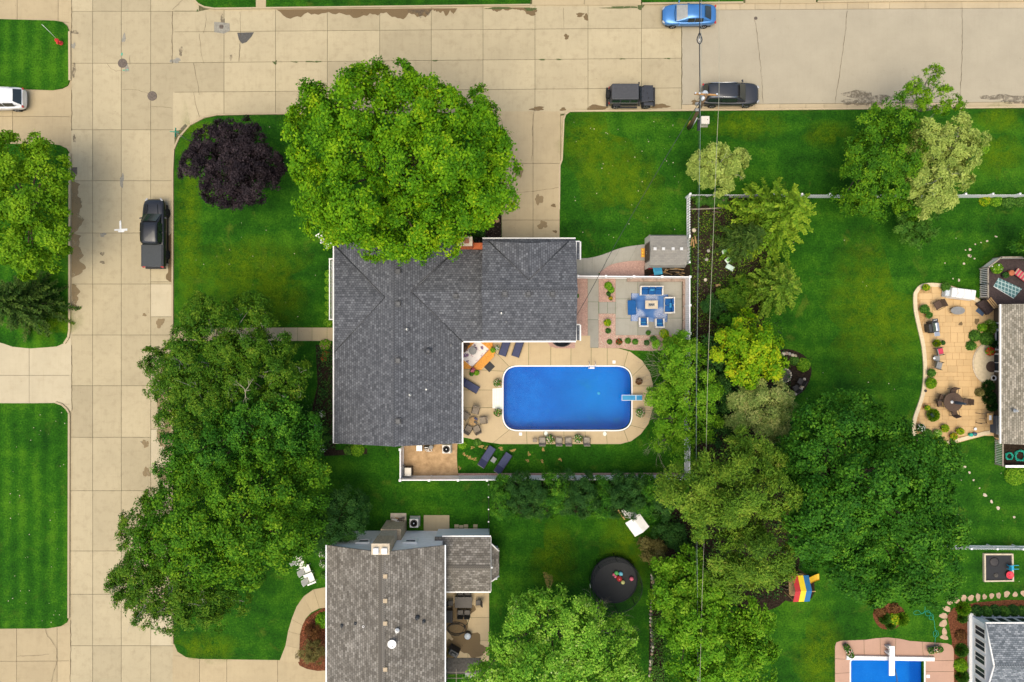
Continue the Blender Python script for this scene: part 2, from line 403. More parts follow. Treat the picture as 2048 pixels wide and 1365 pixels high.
# ------------------------------------------------------------------ streets: dirt bed + one slab per bay
bed = [(128, -2500), (398, -2500), (398, -10), (3800, -40), (3800, 245), (1145, 245), (1145, 520), (980, 520), (980, 245), (420, 250), (360, 300), (360, 1300), (700, 1300), (700, 1500), (360, 1500), (360, 4000), (128, 4000), (128, 1480), (-420, 1480), (-420, -180), (128, -180)]
road = tag(sheet('road', W(bed, 0), [], M['joint_dirt'], z=-.045, skirt=.2), kind='structure')
def slab(pts, mt, parent=road, z=0.0, zf=None, gap=.4, thick=.14, name='slab', jit=.004):
    """pts in photo pixels; edges drawn in by half a joint"""
    cx = sum(p[0] for p in pts)/len(pts); cy = sum(p[1] for p in pts)/len(pts)
    q = []
    for x, y in pts:
        dx, dy = x-cx, y-cy
        q.append((x - math.copysign(min(gap, abs(dx)), dx), y - math.copysign(min(gap, abs(dy)), dy)))
    z += random.uniform(-jit, jit)
    zz = (lambda x, y: zf(1024+x/S, 682.5-y/S) + z) if zf else None
    b = MB().prism(W(q, 0), z-thick + (0 if not zf else min(zf(a, c) for a, c in q)), z, zz)
    return b.build(name, M[mt], parent)
cols = [138, 185.4, 242.5, 301.4, 345.5, 352]
rows = [-300, -190, -85, 23, 127, 260, 362, 466.5, 568.5, 670.5, 772, 875, 982, 1102.5, 1189, 1292, 1395, 1500, 1605]
for j in range(len(rows)-1):
    for i in range(4):
        x0, x1, y0, y1 = cols[i], cols[i+1] + (4 if i == 3 else 0), rows[j], rows[j+1]
        if i == 3:
            cuts = {8: [568.5, 634, 670.5], 7: [466.5, 564, 568.5], 11: [859, 935, 982], 10: [772, 859], 14: [1189, 1232, 1292]}.get(j, [y0, y1])
            if j == 11: cuts = [935, 982]
            if j == 10: cuts = [772, 859, 935]
            for a, b in zip(cuts, cuts[1:]):
                slab([(x0, a), (x1, a), (x1, b), (x0, b)], 'new_concrete' if (a, b) in ((568.5, 634), (859, 935), (1232, 1292)) else 'street_concrete')
        else: slab([(x0, y0), (x1, y0), (x1, y1), (x0, y1)], 'street_concrete')
# intersection and the cross street
xs = [345.5, 448, 551, 654.6, 759.5, 862.5, 966, 1070, 1176, 1283, 1363]
yj = [lambda x: 8, lambda x: 63-.0078*(x-512), lambda x: 124.5-.0092*(x-512), lambda x: 183.5-.0085*(x-512), lambda x: lawn_s(x)+3]
for i in range(len(xs)-1):
    for k in range(4):
        a, b = xs[i], xs[i+1]
        pts = [(a, yj[k](a)), (b, yj[k](b)), (b, yj[k+1](b)), (a, yj[k+1](a))]
        if i == 0 and k == 0: pts = [(a, 23), (398, 23), (b, 12), (b, yj[1](b)), (a, yj[1](a))]
        if i == 0 and k == 3: pts = [(a, yj[3](a)), (b, yj[3](b)), (b, 240), (a+8, 262), (a, 262)]
        slab(pts, 'street_concrete')
slab([(345.5, -60), (398, -60), (398, 22.5), (345.5, 22.5)], 'street_concrete')
for x0, x1 in ((1363.5, 1700), (1700, 2400), (2400, 3800)):
    slab([(x0, 20-.006*(x0-1536)), (x1, 20-.006*(x1-1536)), (x1, 208-.008*(x1-1536)), (x0, 208-.008*(x0-1536))], 'asphalt_worn', gap=0, name='asphalt_sheet', jit=0)
gx = [1363.5, 1404, 1452, 1480, 1510, 1560, 1612, 1648, 1695, 1737, 1779, 1850, 1924, 1998, 2060, 2150, 2250]
for a, b in zip(gx, gx[1:]):   # gutter pans
    fn = lambda x: lawn_n(x)+2; fa = lambda x: 20-.006*(x-1536)
    slab([(a, fn(a)), (b, fn(b)), (b, fa(b)-.5), (a, fa(a)-.5)], 'kerb_concrete', name='gutter_pan', gap=.25)
    f0 = lambda x: 208.5-.008*(x-1536); f1 = lambda x: lawn_s(x)+2
    slab([(a, f0(a)), (b, f0(b)), (b, f1(b)), (a, f1(a))], 'kerb_concrete', name='gutter_pan', gap=.25)
# kerbs: a raised lip along every lawn edge that meets the street
def kerb(pts, wpx, z=LZ+.012, mt='kerb_concrete', name='kerb', z0=-.05, parent=None, kind='structure'):
    w = W(pts, 0); n = len(w); L = []; Rr = []
    for i in range(n):
        a = Vector(w[max(i-1, 0)]); b = Vector(w[min(i+1, n-1)]); d = (b-a).normalized(); nrm = Vector((-d.y, d.x))
        L.append(tuple(Vector(w[i]) + nrm*wpx*S)); Rr.append(w[i])
    m = MB()
    for i in range(n-1): m.prism([Rr[i], Rr[i+1], L[i+1], L[i]], z0, z)
    o = m.build(name, M[mt], parent, bevel=.02)
    return tag(o, kind=kind) if parent is None else o
kerb([(138, 64), (138.5, 162)], 4.5); kerb([(138.5, 308), (138, 660), (136, 674), (128, 686)], 4.5)
kerb([(112, 807), (124, 811), (133, 819), (137.5, 827), (136.5, 1236)], 4)
kerb([(348, 1288), (347.5, 1100), (348, 341), (350, 300), (360, 277), (382, 252), (410, 237), (435, 232)] + [(x, lawn_s(x)) for x in (510, 700, 900, 980)], 3.6)
kerb([(1119.8, 420), (1121, 332), (1125.5, 320), (1129, 240), (1132, 231), (1140, lawn_s(1140))] + [(x, lawn_s(x)) for x in (1300, 1600, 2048, 2400)], 3.4)
kerb([(391, 0), (398, 8), (410, 14), (430, 17)] + [(x, lawn_n(x)) for x in (505, 700, 900, 1060)], -3.0)
kerb([(1284, lawn_n(1284)), (1400, lawn_n(1400)), (1486, lawn_n(1486))], -4.0); kerb([(1634, lawn_n(1640)), (1830, lawn_n(1830)), (2400, lawn_n(2000))], -4.0)
# ------------------------------------------------------------------ driveways, walks
def zl(px, py): return .012 + .09*max(0, min(1, (143-px)/60))
def gridslab(xa, ya, mt, parent, zf=None, z=0.0, gap=.35):
    for i in range(len(xa)-1):
        for j in range(len(ya)-1): slab([(xa[i], ya[j]), (xa[i+1], ya[j]), (xa[i+1], ya[j+1]), (xa[i], ya[j+1])], mt, parent, zf=zf, z=z, gap=gap)
def drive(name, outline):
    return tag(sheet(name, W(outline, 0), [], M['joint_dirt'], z=-.04, skirt=.1), kind='structure')
dA = drive('driveway_north_west', [(-400, -130), (142, -130), (142, 60), (-400, 60)]); gridslab([-400, -90, 36, 117, 143], [-60, 45], 'drive_concrete', dA, zl); slab([(117, 45), (143, 45), (143, 66), (130, 60)], 'drive_concrete', dA, zf=zl)
dB = drive('driveway_white_car', [(-400, 165), (142, 165), (142, 320), (-400, 320)]); gridslab([-400, -120, 27, 143], [174, 234, 292], 'drive_concrete', dB, zl); slab([(100, 292), (143, 292), (143, 303), (128, 303)], 'drive_concrete', dB, zf=zl, gap=0); slab([(110, 160), (143, 160), (143, 174), (110, 174)], 'drive_concrete', dB, zf=zl, gap=0)
dC = drive('driveway_grey', [(-400, 665), (142, 665), (142, 830), (-400, 830)]); gridslab([-400, -120, 60, 143], [677, 751, 809], 'new_concrete', dC, zl); slab([(100, 809), (143, 809), (143, 822), (125, 822)], 'new_concrete', dC, zf=zl, gap=0); slab([(118, 663), (143, 663), (143, 677), (118, 677)], 'new_concrete', dC, zf=zl, gap=0)
dD = drive('driveway_south_west', [(-400, 1230), (142, 1230), (142, 1450), (-400, 1450)]); gridslab([-400, -120, 35, 115, 141], [1250, 1322, 1440], 'drive_concrete', dD, zl); slab([(115, 1237), (141, 1237), (141, 1250), (115, 1250)], 'drive_concrete', dD, zf=zl, gap=0)
zm = lambda px, py: .012 + .095*max(0, min(1, (py-225)/60))
dM = drive('driveway_main_house', [(975, 222), (1140, 222), (1140, 520), (975, 520)])
gridslab([984, 1066, 1121], [223, 328, 441, 520], 'drive_concrete', dM, zm); slab([(1121, 232), (1134, 230), (1132, 300), (1121, 328)], 'drive_concrete', dM, zf=zm, gap=.3)
zb = lambda px, py: .012 + .09*max(0, min(1, (px-350)/60))
dN = drive('driveway_brown_house', [(340, 1290), (690, 1290), (690, 1490), (340, 1490)]); gridslab([345, 400, 454.5, 556, 680], [1312, 1400, 1488], 'drive_concrete', dN, zb); slab([(346, 1288), (353, 1288), (372, 1312), (346, 1312)], 'drive_concrete', dN, zf=zb, gap=0)
dT = drive('driveway_north', [(1062, -300), (1284, -300), (1284, 16), (1062, 16)]); gridslab([1064, 1168.5, 1282], [-260, -120, 11.5], 'drive_concrete', dT, None, .06)
dU = drive('driveway_north_east', [(1490, -300), (1632, -300), (1632, 12), (1490, 12)]); gridslab([1490, 1561, 1632], [-260, -120, 8], 'drive_concrete', dU, None, .06)
tag(MB().prism(W([(513, -200), (533, -200), (533, 16), (513, 16)]), -.02, LZ+.02).build('path_north', M['drive_concrete']), kind='structure')
def walk(name, quads, mt, z=LZ+.022, gap=.3):
    root = tag(bpy.data.objects.new(name, None), kind='structure'); C.objects.link(root)
    for q in quads: slab(q, mt, root, z=z, gap=gap, thick=.1)
    return root
xw = [348, 382, 416, 450, 484, 512, 538, 570, 596, 625, 655, 672]
walk('path_front', [[(a, 655.5), (b, 655.5), (b, 682.5), (a, 682.5)] for a, b in zip(xw, xw[1:])], 'drive_concrete')
# curved walk of the brown house
oc = [(560, 1321), (572, 1290), (577, 1262), (584, 1238), (594, 1212), (608, 1192), (628, 1178), (660, 1172)]
ic = [(599, 1321), (592, 1322), (598, 1292), (601, 1268), (608, 1245), (622, 1226), (640, 1217), (660, 1214)]
ic[0] = (599, 1323); ic = [(600, 1323), (600, 1296), (601, 1268), (606, 1250), (613, 1236), (624, 1224), (640, 1216), (660, 1214)]
walk('path_curved', [[oc[i], oc[i+1], ic[i+1], ic[i]] for i in range(len(oc)-1)], 'drive_concrete', gap=.2)
# garage side walk to the shed
o2 = smooth_poly([(1150, 516), (1175, 517), (1205, 510), (1240, 497), (1275, 491), (1296, 489)], 3, False)
i2 = smooth_poly([(1150, 548), (1175, 552), (1200, 544), (1222, 530), (1258, 523), (1296, 522)], 3, False)
sel = [0, 2, 4, 7, 9, 12, 15]
walk('path_to_shed', [[o2[a]] + o2[a+1:b] + [o2[b], i2[b]] + i2[a+1:b][::-1] + [i2[a]] for a, b in zip(sel, sel[1:])], 'grey_concrete', gap=.15)
walk('path_patio', [[(1175, a), (1197, a), (1197, b), (1175, b)] for a, b in ((544, 604.5), (604.5, 640), (640, 696))] + [[(1197.5, 604.5), (1214.5, 604.5), (1214.5, 628), (1197.5, 628)], [(1214.5, 604.5), (1230.5, 604.5), (1230.5, 628), (1214.5, 628)]], 'grey_concrete', gap=.3)
walk('patio_floor', [[(a, c), (b, c), (b, d), (a, d)] for a, b, c, d in ((1230.5, 1275, 557, 598.5), (1275, 1318, 563, 598.5), (1318, 1363, 563, 598.5), (1230.5, 1275, 598.5, 637), (1275, 1318, 598.5, 637), (1318, 1363, 598.5, 637), (1230.5, 1275, 637, 671), (1275, 1318, 637, 671), (1318, 1363, 637, 671))], 'grey_concrete', gap=.25)

# ------------------------------------------------------------------ stains, cracks, patches, manholes on the street
_sz = [0.009]
def decal(name, poly, mt, parent=road, z=None):
    _sz[0] += .00013
    zz = z if z is not None else _sz[0]
    m = MB(); w = ccw(W(poly, 0)); m.add([(x, y, zz) for x, y in w], [tuple(range(len(w)))])
    return m.build(name, M[mt], parent)
def blot(cx, cy, rx, ry, mt='damp_stain', wob=.35, parent=road, rot=0, z=None): return decal('stain', ell(cx, cy, rx, ry, 28, wob, rot), mt, parent, z)
def strip(x0, x1, y, d, mt, seed, side=1, parent=road):
    r_ = random.Random(seed); n = 30; top = [(x0+(x1-x0)*k/n, y-.0075*((x0+(x1-x0)*k/n)-x0)) for k in range(n+1)]
    low = [(p[0], p[1] + side*d*(.35+.65*abs(math.sin(k*.35+seed)*math.cos(k*.13+seed*2))+r_.uniform(-.15, .15))*min(1, k/2, (n-k)/2+.05)) for k, p in enumerate(top)]
    return decal('stain', top + low[::-1], mt, parent)
strip(553, 762, 19.5, 19, 'silt_stain', 3); strip(700, 868, 18.5, 22, 'silt_stain', 5); strip(866, 915, 17.5, 14, 'silt_stain', 2); strip(815, 864, 20, 16, 'oil_stain', 2); strip(978, 1060, 16, 8, 'silt_stain', 9)
def vstrip(x, y0, y1, d, mt, seed):
    n = 30; r_ = random.Random(seed)
    a = [(x, y0+(y1-y0)*k/n) for k in range(n+1)]; b = [(x+d*(.5+.5*abs(math.sin(k*.3+seed)*math.cos(k*.11+seed))+r_.uniform(-.1, .1))*min(1, k/2, (n-k)/2+.05), p[1]) for k, p in enumerate(a)]
    return decal('stain', a+b[::-1], mt)
vstrip(143.6, 362, 468, 24, 'damp_stain', 1); vstrip(143.6, 466, 556, 27, 'damp_stain', 4); vstrip(143.6, 568, 620, 17, 'damp_stain', 2); vstrip(344, 466, 566, -13, 'silt_stain', 6)
blot(330, 818, 14, 36); blot(333, 880, 18, 25); blot(326, 948, 16, 13); blot(291, 888, 6, 8); blot(293, 945, 6, 11); blot(320, 646, 8, 9); blot(289, 630, 3.5, 3.5); blot(325, 964, 4, 4, 'oil_stain')
for a in ((248, 77, 4, 8), (254, 137, 5, 7), (351, 122, 10, 5), (206, 470, 6, 4), (244, 362, 4, 13), (147, 92, 4, 6)): decal('patch', ell(*a, 18, .4), 'patch_grey')
for a in ((362, 103, 4, 9), (148, 140, 4, 14), (149, 278, 3, 8), (150, 65, 6, 4), (462, 115, 3, 5), (205, 508, 4, 4), (205, 525, 5, 3), (283, 884, 2, 2), (445, 40, 4, 10)): blot(*a, 'oil_stain')
for a in ((1133, 74, 5, 5), (1172, 35, 5, 6), (1160, 30, 8, 4), (1192, 217, 22, 6), (1075, 218, 14, 4), (1126, 219, 5, 4), (1320, 213, 16, 5), (1062, 24, 14, 6), (1390, 205, 8, 4)): blot(*a, 'silt_stain')
blot(1735, 197, 40, 14, 'oil_stain', .5); blot(2020, 198, 45, 9, 'oil_stain', .5); blot(1700, 204, 20, 5, 'oil_stain'); blot(1815, 205, 22, 5, 'oil_stain')
blot(1078, 400, 7, 11, z=.135, parent=dM); blot(1085, 451, 9, 8, z=.135, parent=dM); blot(1107, 412, 4, 4, 'silt_stain', z=.135, parent=dM); blot(1110, 464, 4, 3, 'silt_stain', z=.136, parent=dM); blot(1040, 345, 5, 12, z=.136, parent=dM)
decal('patch', [(428.5, 44), (459, 47), (460, 62), (448, 68), (428.5, 65)], 'patch_grey'); decal('patch', [(474.5, 66), (508, 65), (503, 74), (493, 85), (484, 88), (478, 80)], 'asphalt_patch')
for k, (xa, w_) in enumerate(((636, 8), (590, 7), (622, 12), (755, 14), (870, 7), (548, 4), (1118, 7), (1245, 6), (1335, 6), (1084, 8))):
    decal('moss_patch', ell(xa, yj[2](xa)+.6, w_, 1.3, 14, .4), 'moss_line')
for a in ((1000, 17, 30, 2), (1245, 15.5, 38, 2.2), (1060, 19, 10, 4), (1281, 14, 6, 6), (551, 126, 3, 4), (395, 22, 2, 2)): decal('moss_patch', ell(*a, 20, .4), 'moss_line')
def crack(pts, w=.55, parent=road, z=None, mt='crack'):
    r_ = random.Random(int(pts[0][0]*7)); out = [pts[0]]
    for a, b in zip(pts, pts[1:]):
        n = max(2, int(math.dist(a, b)/6))
        for k in range(1, n+1):
            t = k/n; j = 1.0 if k < n else 0
            out.append((a[0]+(b[0]-a[0])*t+r_.uniform(-j, j), a[1]+(b[1]-a[1])*t+r_.uniform(-j, j)))
    L = []; Q = []
    for i, p in enumerate(out):
        a = Vector(out[max(i-1, 0)]); b = Vector(out[min(i+1, len(out)-1)]); d = (b-a).normalized(); ww = w*r_.uniform(.4, 1.1)/2
        L.append((p[0]-d.y*ww, p[1]+d.x*ww)); Q.append((p[0]+d.y*ww, p[1]-d.x*ww))
    return decal('crack', L+Q[::-1], mt, parent, z)
for c in ([(412, 24), (413, 40), (407, 66)], [(480, 25), (481, 60), (478, 124)], [(399, 68), (402, 105), (408, 127)], [(387, 127), (395, 165), (399, 190)], [(387, 185), (393, 215), (399, 235)],
          [(480, 90), (478, 124)], [(214, 127), (222, 138), (232, 143), (244, 142)], [(245, 180), (270, 180), (296, 187)], [(302, 214), (330, 215), (344, 217)], [(260, 111), (260, 130)],
          [(1127, 17), (1128, 57)], [(366, 0), (345, 20)]): crack(c)
for c in ([(1509, 37), (1515, 80), (1524, 160), (1526, 207)], [(1694.5, 22), (1690, 70), (1680, 140), (1670, 208)], [(1924, 14), (1924.5, 60), (1923, 130), (1920, 205)], [(1363.5, 20), (1364, 208)]): crack(c, .8)
for c in ([(93, 1257), (97, 1272), (108, 1286), (115, 1297)], [(115, 1297), (116, 1320), (110, 1340), (104, 1366)], [(36, 1312), (60, 1311), (100, 1308)]): crack(c, .6, dD, .118)
for c in ([(1068, 224), (1066, 245), (1064, 262)], [(1064, 262), (1066, 290), (1062, 325)], [(1025, 386), (1066, 384), (1118, 376)], [(990, 226), (1000, 236), (1005, 250), (1005, 275)]): crack(c, .6, dM, .125)
for (x0, y0, x1, y1) in ((143.4, 180, 143.6, 262), (143.5, 0, 143.5, 66), (143.6, 690, 144, 822), (141.5, 1240, 141, 1365), (345, 23, 345, 127)): crack([(x0, y0), (x1, y1)], 1.0)
def manhole(px, py, r, label):
    o = thing('manhole_cover', label, 'manhole cover', P(px, py, .006), group=None)
    MB().lathe([(r*1.12, 0), (r*1.12, .012), (r*1.02, .014)], 28).build('ring', M['cast_iron'], o)
    d = MB().lathe([(r, 0), (r, .02)], 28).build('lid', M['cast_iron'], o)
    b = MB()
    for k in range(6): b.cyl((r*.55*math.cos(k), r*.55*math.sin(k), .024), .035, .012, 8)
    b.box((0, 0, .024), (r*1.5, .05, .012)); b.box((0, 0, .0235), (.05, r*1.5, .012)); b.build('tread', M['cast_iron'], d)
manhole(245, 127, .36, 'round iron manhole cover on the joint nearest the red hydrant'); manhole(304.5, 192.5, .37, 'round iron manhole cover in the street nearest the purple tree'); manhole(1511.5, 37, .13, 'small round iron cover in the grey asphalt street'); manhole(443, 54, .17, 'small round valve lid set in a square grey street patch')
def grate(px, py, rz, label):
    o = thing('storm_drain', label, 'storm drain', P(px, py, .004), rz)
    MB().box((0, 0, .01), (.62, .5, .02)).build('frame', M['cast_iron'], o)
    for k in range(5): MB().box((0, -.18+.09*k, .026), (.54, .045, .016)).build('bar', M['cast_iron'], o)
grate(369.5, 257.5, R(-135+180), 'slatted storm drain at the rounded kerb by the purple tree'); grate(148.5, 342, R(90), 'rusty storm drain at the kerb beside the left lawn')
# white survey cross and green utility marks sprayed on the slabs
for q in ([(239, 443), (242.5, 441), (243.5, 465), (239.5, 465)], [(229, 459), (255, 457.5), (255, 462), (229, 462)], [(236, 462), (250, 461), (248, 465), (237, 465)]): decal('survey_mark', q, 'paint_white')
mat('paint_green', (.10, .42, .27), .7, .2, var=.2)
for a in ((244, 109, 1.8, 3), (248, 141, 2.5, 1.2), (255, 140, 1.8, 1)): decal('paint_mark', ell(*a, 12, .3), 'paint_green')
# ------------------------------------------------------------------ vegetation
mat('bark_grey', (.16, .12, .085), .95, .1, var=.35, scale=9, bump=.6)
mat('bark_birch', (.50, .46, .38), .8, .2, var=.35, scale=6)
mat('bark_dry', (.42, .36, .26), .9, .1, var=.25, scale=8)
leafmat('maple_leaf', [(.1, (.030, .120, .005)), (.45, (.092, .245, .006)), (.7, (.18, .36, .007)), (.95, (.36, .47, .012))], .28)
leafmat('purple_leaf', [(.0, (.011, .008, .010)), (.55, (.025, .018, .021)), (1, (.075, .052, .054))], trans=.12)
leafmat('lime_leaf', [(.1, (.060, .17, .006)), (.5, (.13, .28, .008)), (.9, (.26, .42, .015))], .28)
leafmat('oak_leaf', [(.1, (.024, .085, .006)), (.5, (.062, .155, .009)), (.8, (.14, .245, .015)), (1, (.26, .31, .035))], .25)
leafmat('dark_leaf', [(.1, (.016, .080, .008)), (.5, (.042, .152, .011)), (.8, (.098, .255, .015)), (1, (.20, .35, .025))], .25)
leafmat('mid_leaf', [(.1, (.024, .095, .006)), (.5, (.068, .195, .009)), (.8, (.16, .31, .012)), (1, (.30, .41, .02))], .26)
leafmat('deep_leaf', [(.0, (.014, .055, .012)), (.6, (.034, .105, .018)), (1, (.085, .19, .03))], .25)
leafmat('pale_leaf', [(.1, (.17, .25, .045)), (.5, (.33, .42, .08)), (1, (.52, .58, .15))], trans=.25)
leafmat('pine_leaf', [(.1, (.035, .095, .010)), (.5, (.11, .22, .016)), (.85, (.23, .33, .03)), (1, (.30, .27, .06))], trans=.2)
leafmat('spruce_leaf', [(.0, (.045, .12, .008)), (.45, (.12, .24, .012)), (1, (.34, .44, .03))], trans=.2)
leafmat('dark_spruce_leaf', [(.0, (.018, .05, .008)), (.5, (.045, .10, .014)), (1, (.11, .17, .025))], trans=.15)
leafmat('blue_pine_leaf', [(.1, (.11, .19, .035)), (.5, (.28, .37, .09)), (1, (.60, .55, .20))], trans=.2)
leafmat('gold_leaf', [(.1, (.06, .19, .006)), (.5, (.18, .35, .008)), (.8, (.40, .48, .012)), (1, (.55, .42, .02))], .28)
leafmat('fresh_leaf', [(.1, (.055, .18, .008)), (.5, (.13, .31, .012)), (.9, (.28, .46, .03))], .28)
leafmat('silver_leaf', [(.1, (.07, .22, .016)), (.5, (.19, .41, .03)), (.8, (.34, .54, .06)), (1, (.60, .68, .30))], .28)
leafmat('bed_leaf', [(.0, (.025, .085, .012)), (.5, (.06, .17, .018)), (1, (.14, .28, .035))], .25)
leafmat('dry_leaf', [(.0, (.08, .07, .02)), (.5, (.16, .14, .04)), (1, (.26, .23, .08))], trans=.2)
leafmat('brown_leaf', [(.0, (.06, .025, .010)), (.5, (.12, .05, .018)), (1, (.20, .10, .03))], trans=.2)
leafmat('red_flower', [(.0, (.30, .01, .012)), (1, (.55, .04, .03))], trans=.2)
leafmat('pink_flower', [(.0, (.45, .07, .16)), (1, (.65, .22, .30))], trans=.2)
leafmat('white_flower', [(.0, (.55, .53, .45)), (1, (.8, .78, .70))], trans=.2)
leafmat('mixed_flower', [(.0, (.5, .05, .08)), (.35, (.65, .45, .40)), (.7, (.75, .70, .6)), (1, (.6, .45, .10))], trans=.2)
leafmat('orange_flower', [(.0, (.42, .16, .01)), (1, (.60, .36, .02))], trans=.2)

def unit(a): return a/np.maximum(np.linalg.norm(a, axis=1, keepdims=True), 1e-9)
def leaf_object(name, cen, nrm, L, Wd, var, mt, parent=None, axis=None):
    n = len(cen)
    nrm = unit(nrm)
    if axis is None: axis = rng.normal(size=(n, 3))
    t = unit(axis - nrm*np.sum(axis*nrm, axis=1, keepdims=True)); b = np.cross(nrm, t)
    L = np.broadcast_to(L, (n,))[:, None]; Wd = np.broadcast_to(Wd, (n,))[:, None]
    v = np.empty((n, 4, 3), np.float32)
    v[:, 0] = cen + t*L*.5; v[:, 1] = cen + b*Wd*.5 + t*L*.08 + nrm*Wd*.12; v[:, 2] = cen - t*L*.5; v[:, 3] = cen - b*Wd*.5 + t*L*.08 + nrm*Wd*.12
    me = bpy.data.meshes.new(name)
    me.vertices.add(4*n); me.vertices.foreach_set('co', v.ravel())
    me.loops.add(4*n); me.loops.foreach_set('vertex_index', np.arange(4*n, dtype=np.int32))
    me.polygons.add(n); me.polygons.foreach_set('loop_start', np.arange(0, 4*n, 4, dtype=np.int32))
    try: me.polygons.foreach_set('loop_total', np.full(n, 4, np.int32))
    except Exception: pass
    at = me.attributes.new('v', 'FLOAT', 'POINT'); at.data.foreach_set('value', np.repeat(np.clip(var, 0, 1).astype(np.float32), 4))
    me.materials.append(M[mt]); me.update(calc_edges=True)
    return link(name, me, parent)
def sph(n, zmin=-1.0):
    z = rng.uniform(zmin, 1, n); a = rng.uniform(0, 2*math.pi, n); r = np.sqrt(np.maximum(0, 1-z*z))
    return np.stack([r*np.cos(a), r*np.sin(a), z], 1)
def puff(lobes, crad, nleaf, dens=1.0, zsq=.95, updir=.45, shell=(.70, 1.0), zmin=-.3, fill=.10, sleaf=9):
    """lobe > clump > spray > leaf: positions, facings, growth directions and a spray-wise shade value"""
    cs = []; ns = []; vs = []; ax = []; crad *= 1.45; ms = max(3, int(nleaf*7.6/sleaf)); up = np.array([0, 0, 1.0])
    for (x, y, z, r) in lobes:
        k = max(4, int(dens*2.5*r*r/(crad*crad)))
        d = sph(k, zmin); cc = np.array([x, y, z]) + d*(r*rng.uniform(shell[0], shell[1], k))[:, None]*np.array([1, 1, zsq])
        cr = crad*rng.uniform(.65, 1.2, k); cv = rng.uniform(0, 1, k)
        e = unit((d[:, None, :]*.9 + rng.normal(size=(k, ms, 3))*.75).reshape(-1, 3))
        sc = np.repeat(cc, ms, 0) + e*(np.repeat(cr, ms)*rng.uniform(.45, 1.0, k*ms))[:, None]
        sn = unit(np.repeat(d, ms, 0)*.7 + e*.6 + up*updir); sv = .4*np.repeat(cv, ms) + .6*rng.uniform(0, 1, k*ms)
        q = rng.normal(size=(k*ms, sleaf, 3))*crad*.23; q -= sn[:, None, :]*np.sum(q*sn[:, None, :], 2, keepdims=True)*.6
        cs.append((sc[:, None, :]+q).reshape(-1, 3)); ns.append((sn[:, None, :]+rng.normal(size=q.shape)*.38).reshape(-1, 3)); ax.append((e[:, None, :]+rng.normal(size=q.shape)*.45).reshape(-1, 3))
        vs.append((.80*sv[:, None] + .20*rng.uniform(0, 1, (k*ms, sleaf))).ravel())
        f = int(k*ms*sleaf*fill)
        if f:
            h = sph(f); cs.append(np.array([x, y, z]) + h*r*(rng.uniform(0, 1, (f, 1))**.4)*.75*np.array([1, 1, zsq])); ns.append(h*.4+rng.normal(size=(f, 3))*.6+up*.5); ax.append(rng.normal(size=(f, 3))); vs.append(rng.uniform(0, .8, f))
    return np.concatenate(cs), np.concatenate(ns), np.concatenate(vs), np.concatenate(ax)
def limb(m, a, b, r0, r1, bend=.12, n=5, sides=6):
    a = Vector(a); b = Vector(b); L = (b-a).length; off = Vector((random.uniform(-1, 1), random.uniform(-1, 1), random.uniform(0, 1)))*L*bend
    pts = [a.lerp(b, k/n) + off*math.sin(math.pi*k/n) for k in range(n+1)]
    m.tube(pts, r0, sides, r1); return pts
def twigs(m, p, d, L, r, depth, spread=.6, kids=3, sides=4):
    p = Vector(p); d = Vector(d).normalized(); n = 4; pts = [p]
    for k in range(n):
        d = (d + Vector((random.uniform(-1, 1), random.uniform(-1, 1), random.uniform(-.6, .9)))*.16).normalized(); pts.append(pts[-1] + d*L/n)
    m.tube(pts, r, sides, r*.45, cap=False)
    if depth > 0:
        for k in range(kids):
            t = random.uniform(.35, 1.0); q = pts[0].lerp(pts[-1], t) if False else pts[min(n, 1+int(t*n*.99))]
            e = (d + Vector((random.uniform(-1, 1), random.uniform(-1, 1), random.uniform(-.5, .8)))*spread).normalized()
            twigs(m, q, e, L*random.uniform(.5, .75), r*.5, depth-1, spread, kids, max(3, sides-1))
def px_lobes(lst, zc, zr, cx, cy, Rpx):
    """lobes given in photo pixels (x, y, radius[, dz]); height follows a dome over the crown centre"""
    out = []
    for l in lst:
        x, y, r = l[:3]; rho = min(1, math.hypot(x-cx, y-cy)/Rpx)
        z = zc + zr*math.sqrt(max(0, 1-rho*rho)) + (l[3] if len(l) > 3 else 0)
        X, Y, _ = P(x, y, z); out.append((X, Y, z, r*S*(CH-z)/CH))
    return out
def rand_lobes(px, py, Rpx, n, r_frac, zc, zr, seed):
    r_ = random.Random(seed); L = [(px, py, Rpx*r_frac)]
    for k in range(n-1):
        a = 2.399*k + r_.uniform(-.4, .4); rho = Rpx*(1-r_frac*.85)*math.sqrt((k+1)/n)*r_.uniform(.85, 1.08)
        L.append((px+rho*math.cos(a), py+rho*math.sin(a), Rpx*r_frac*r_.uniform(.75, 1.15)))
    return px_lobes(L, zc, zr, px, py, Rpx)
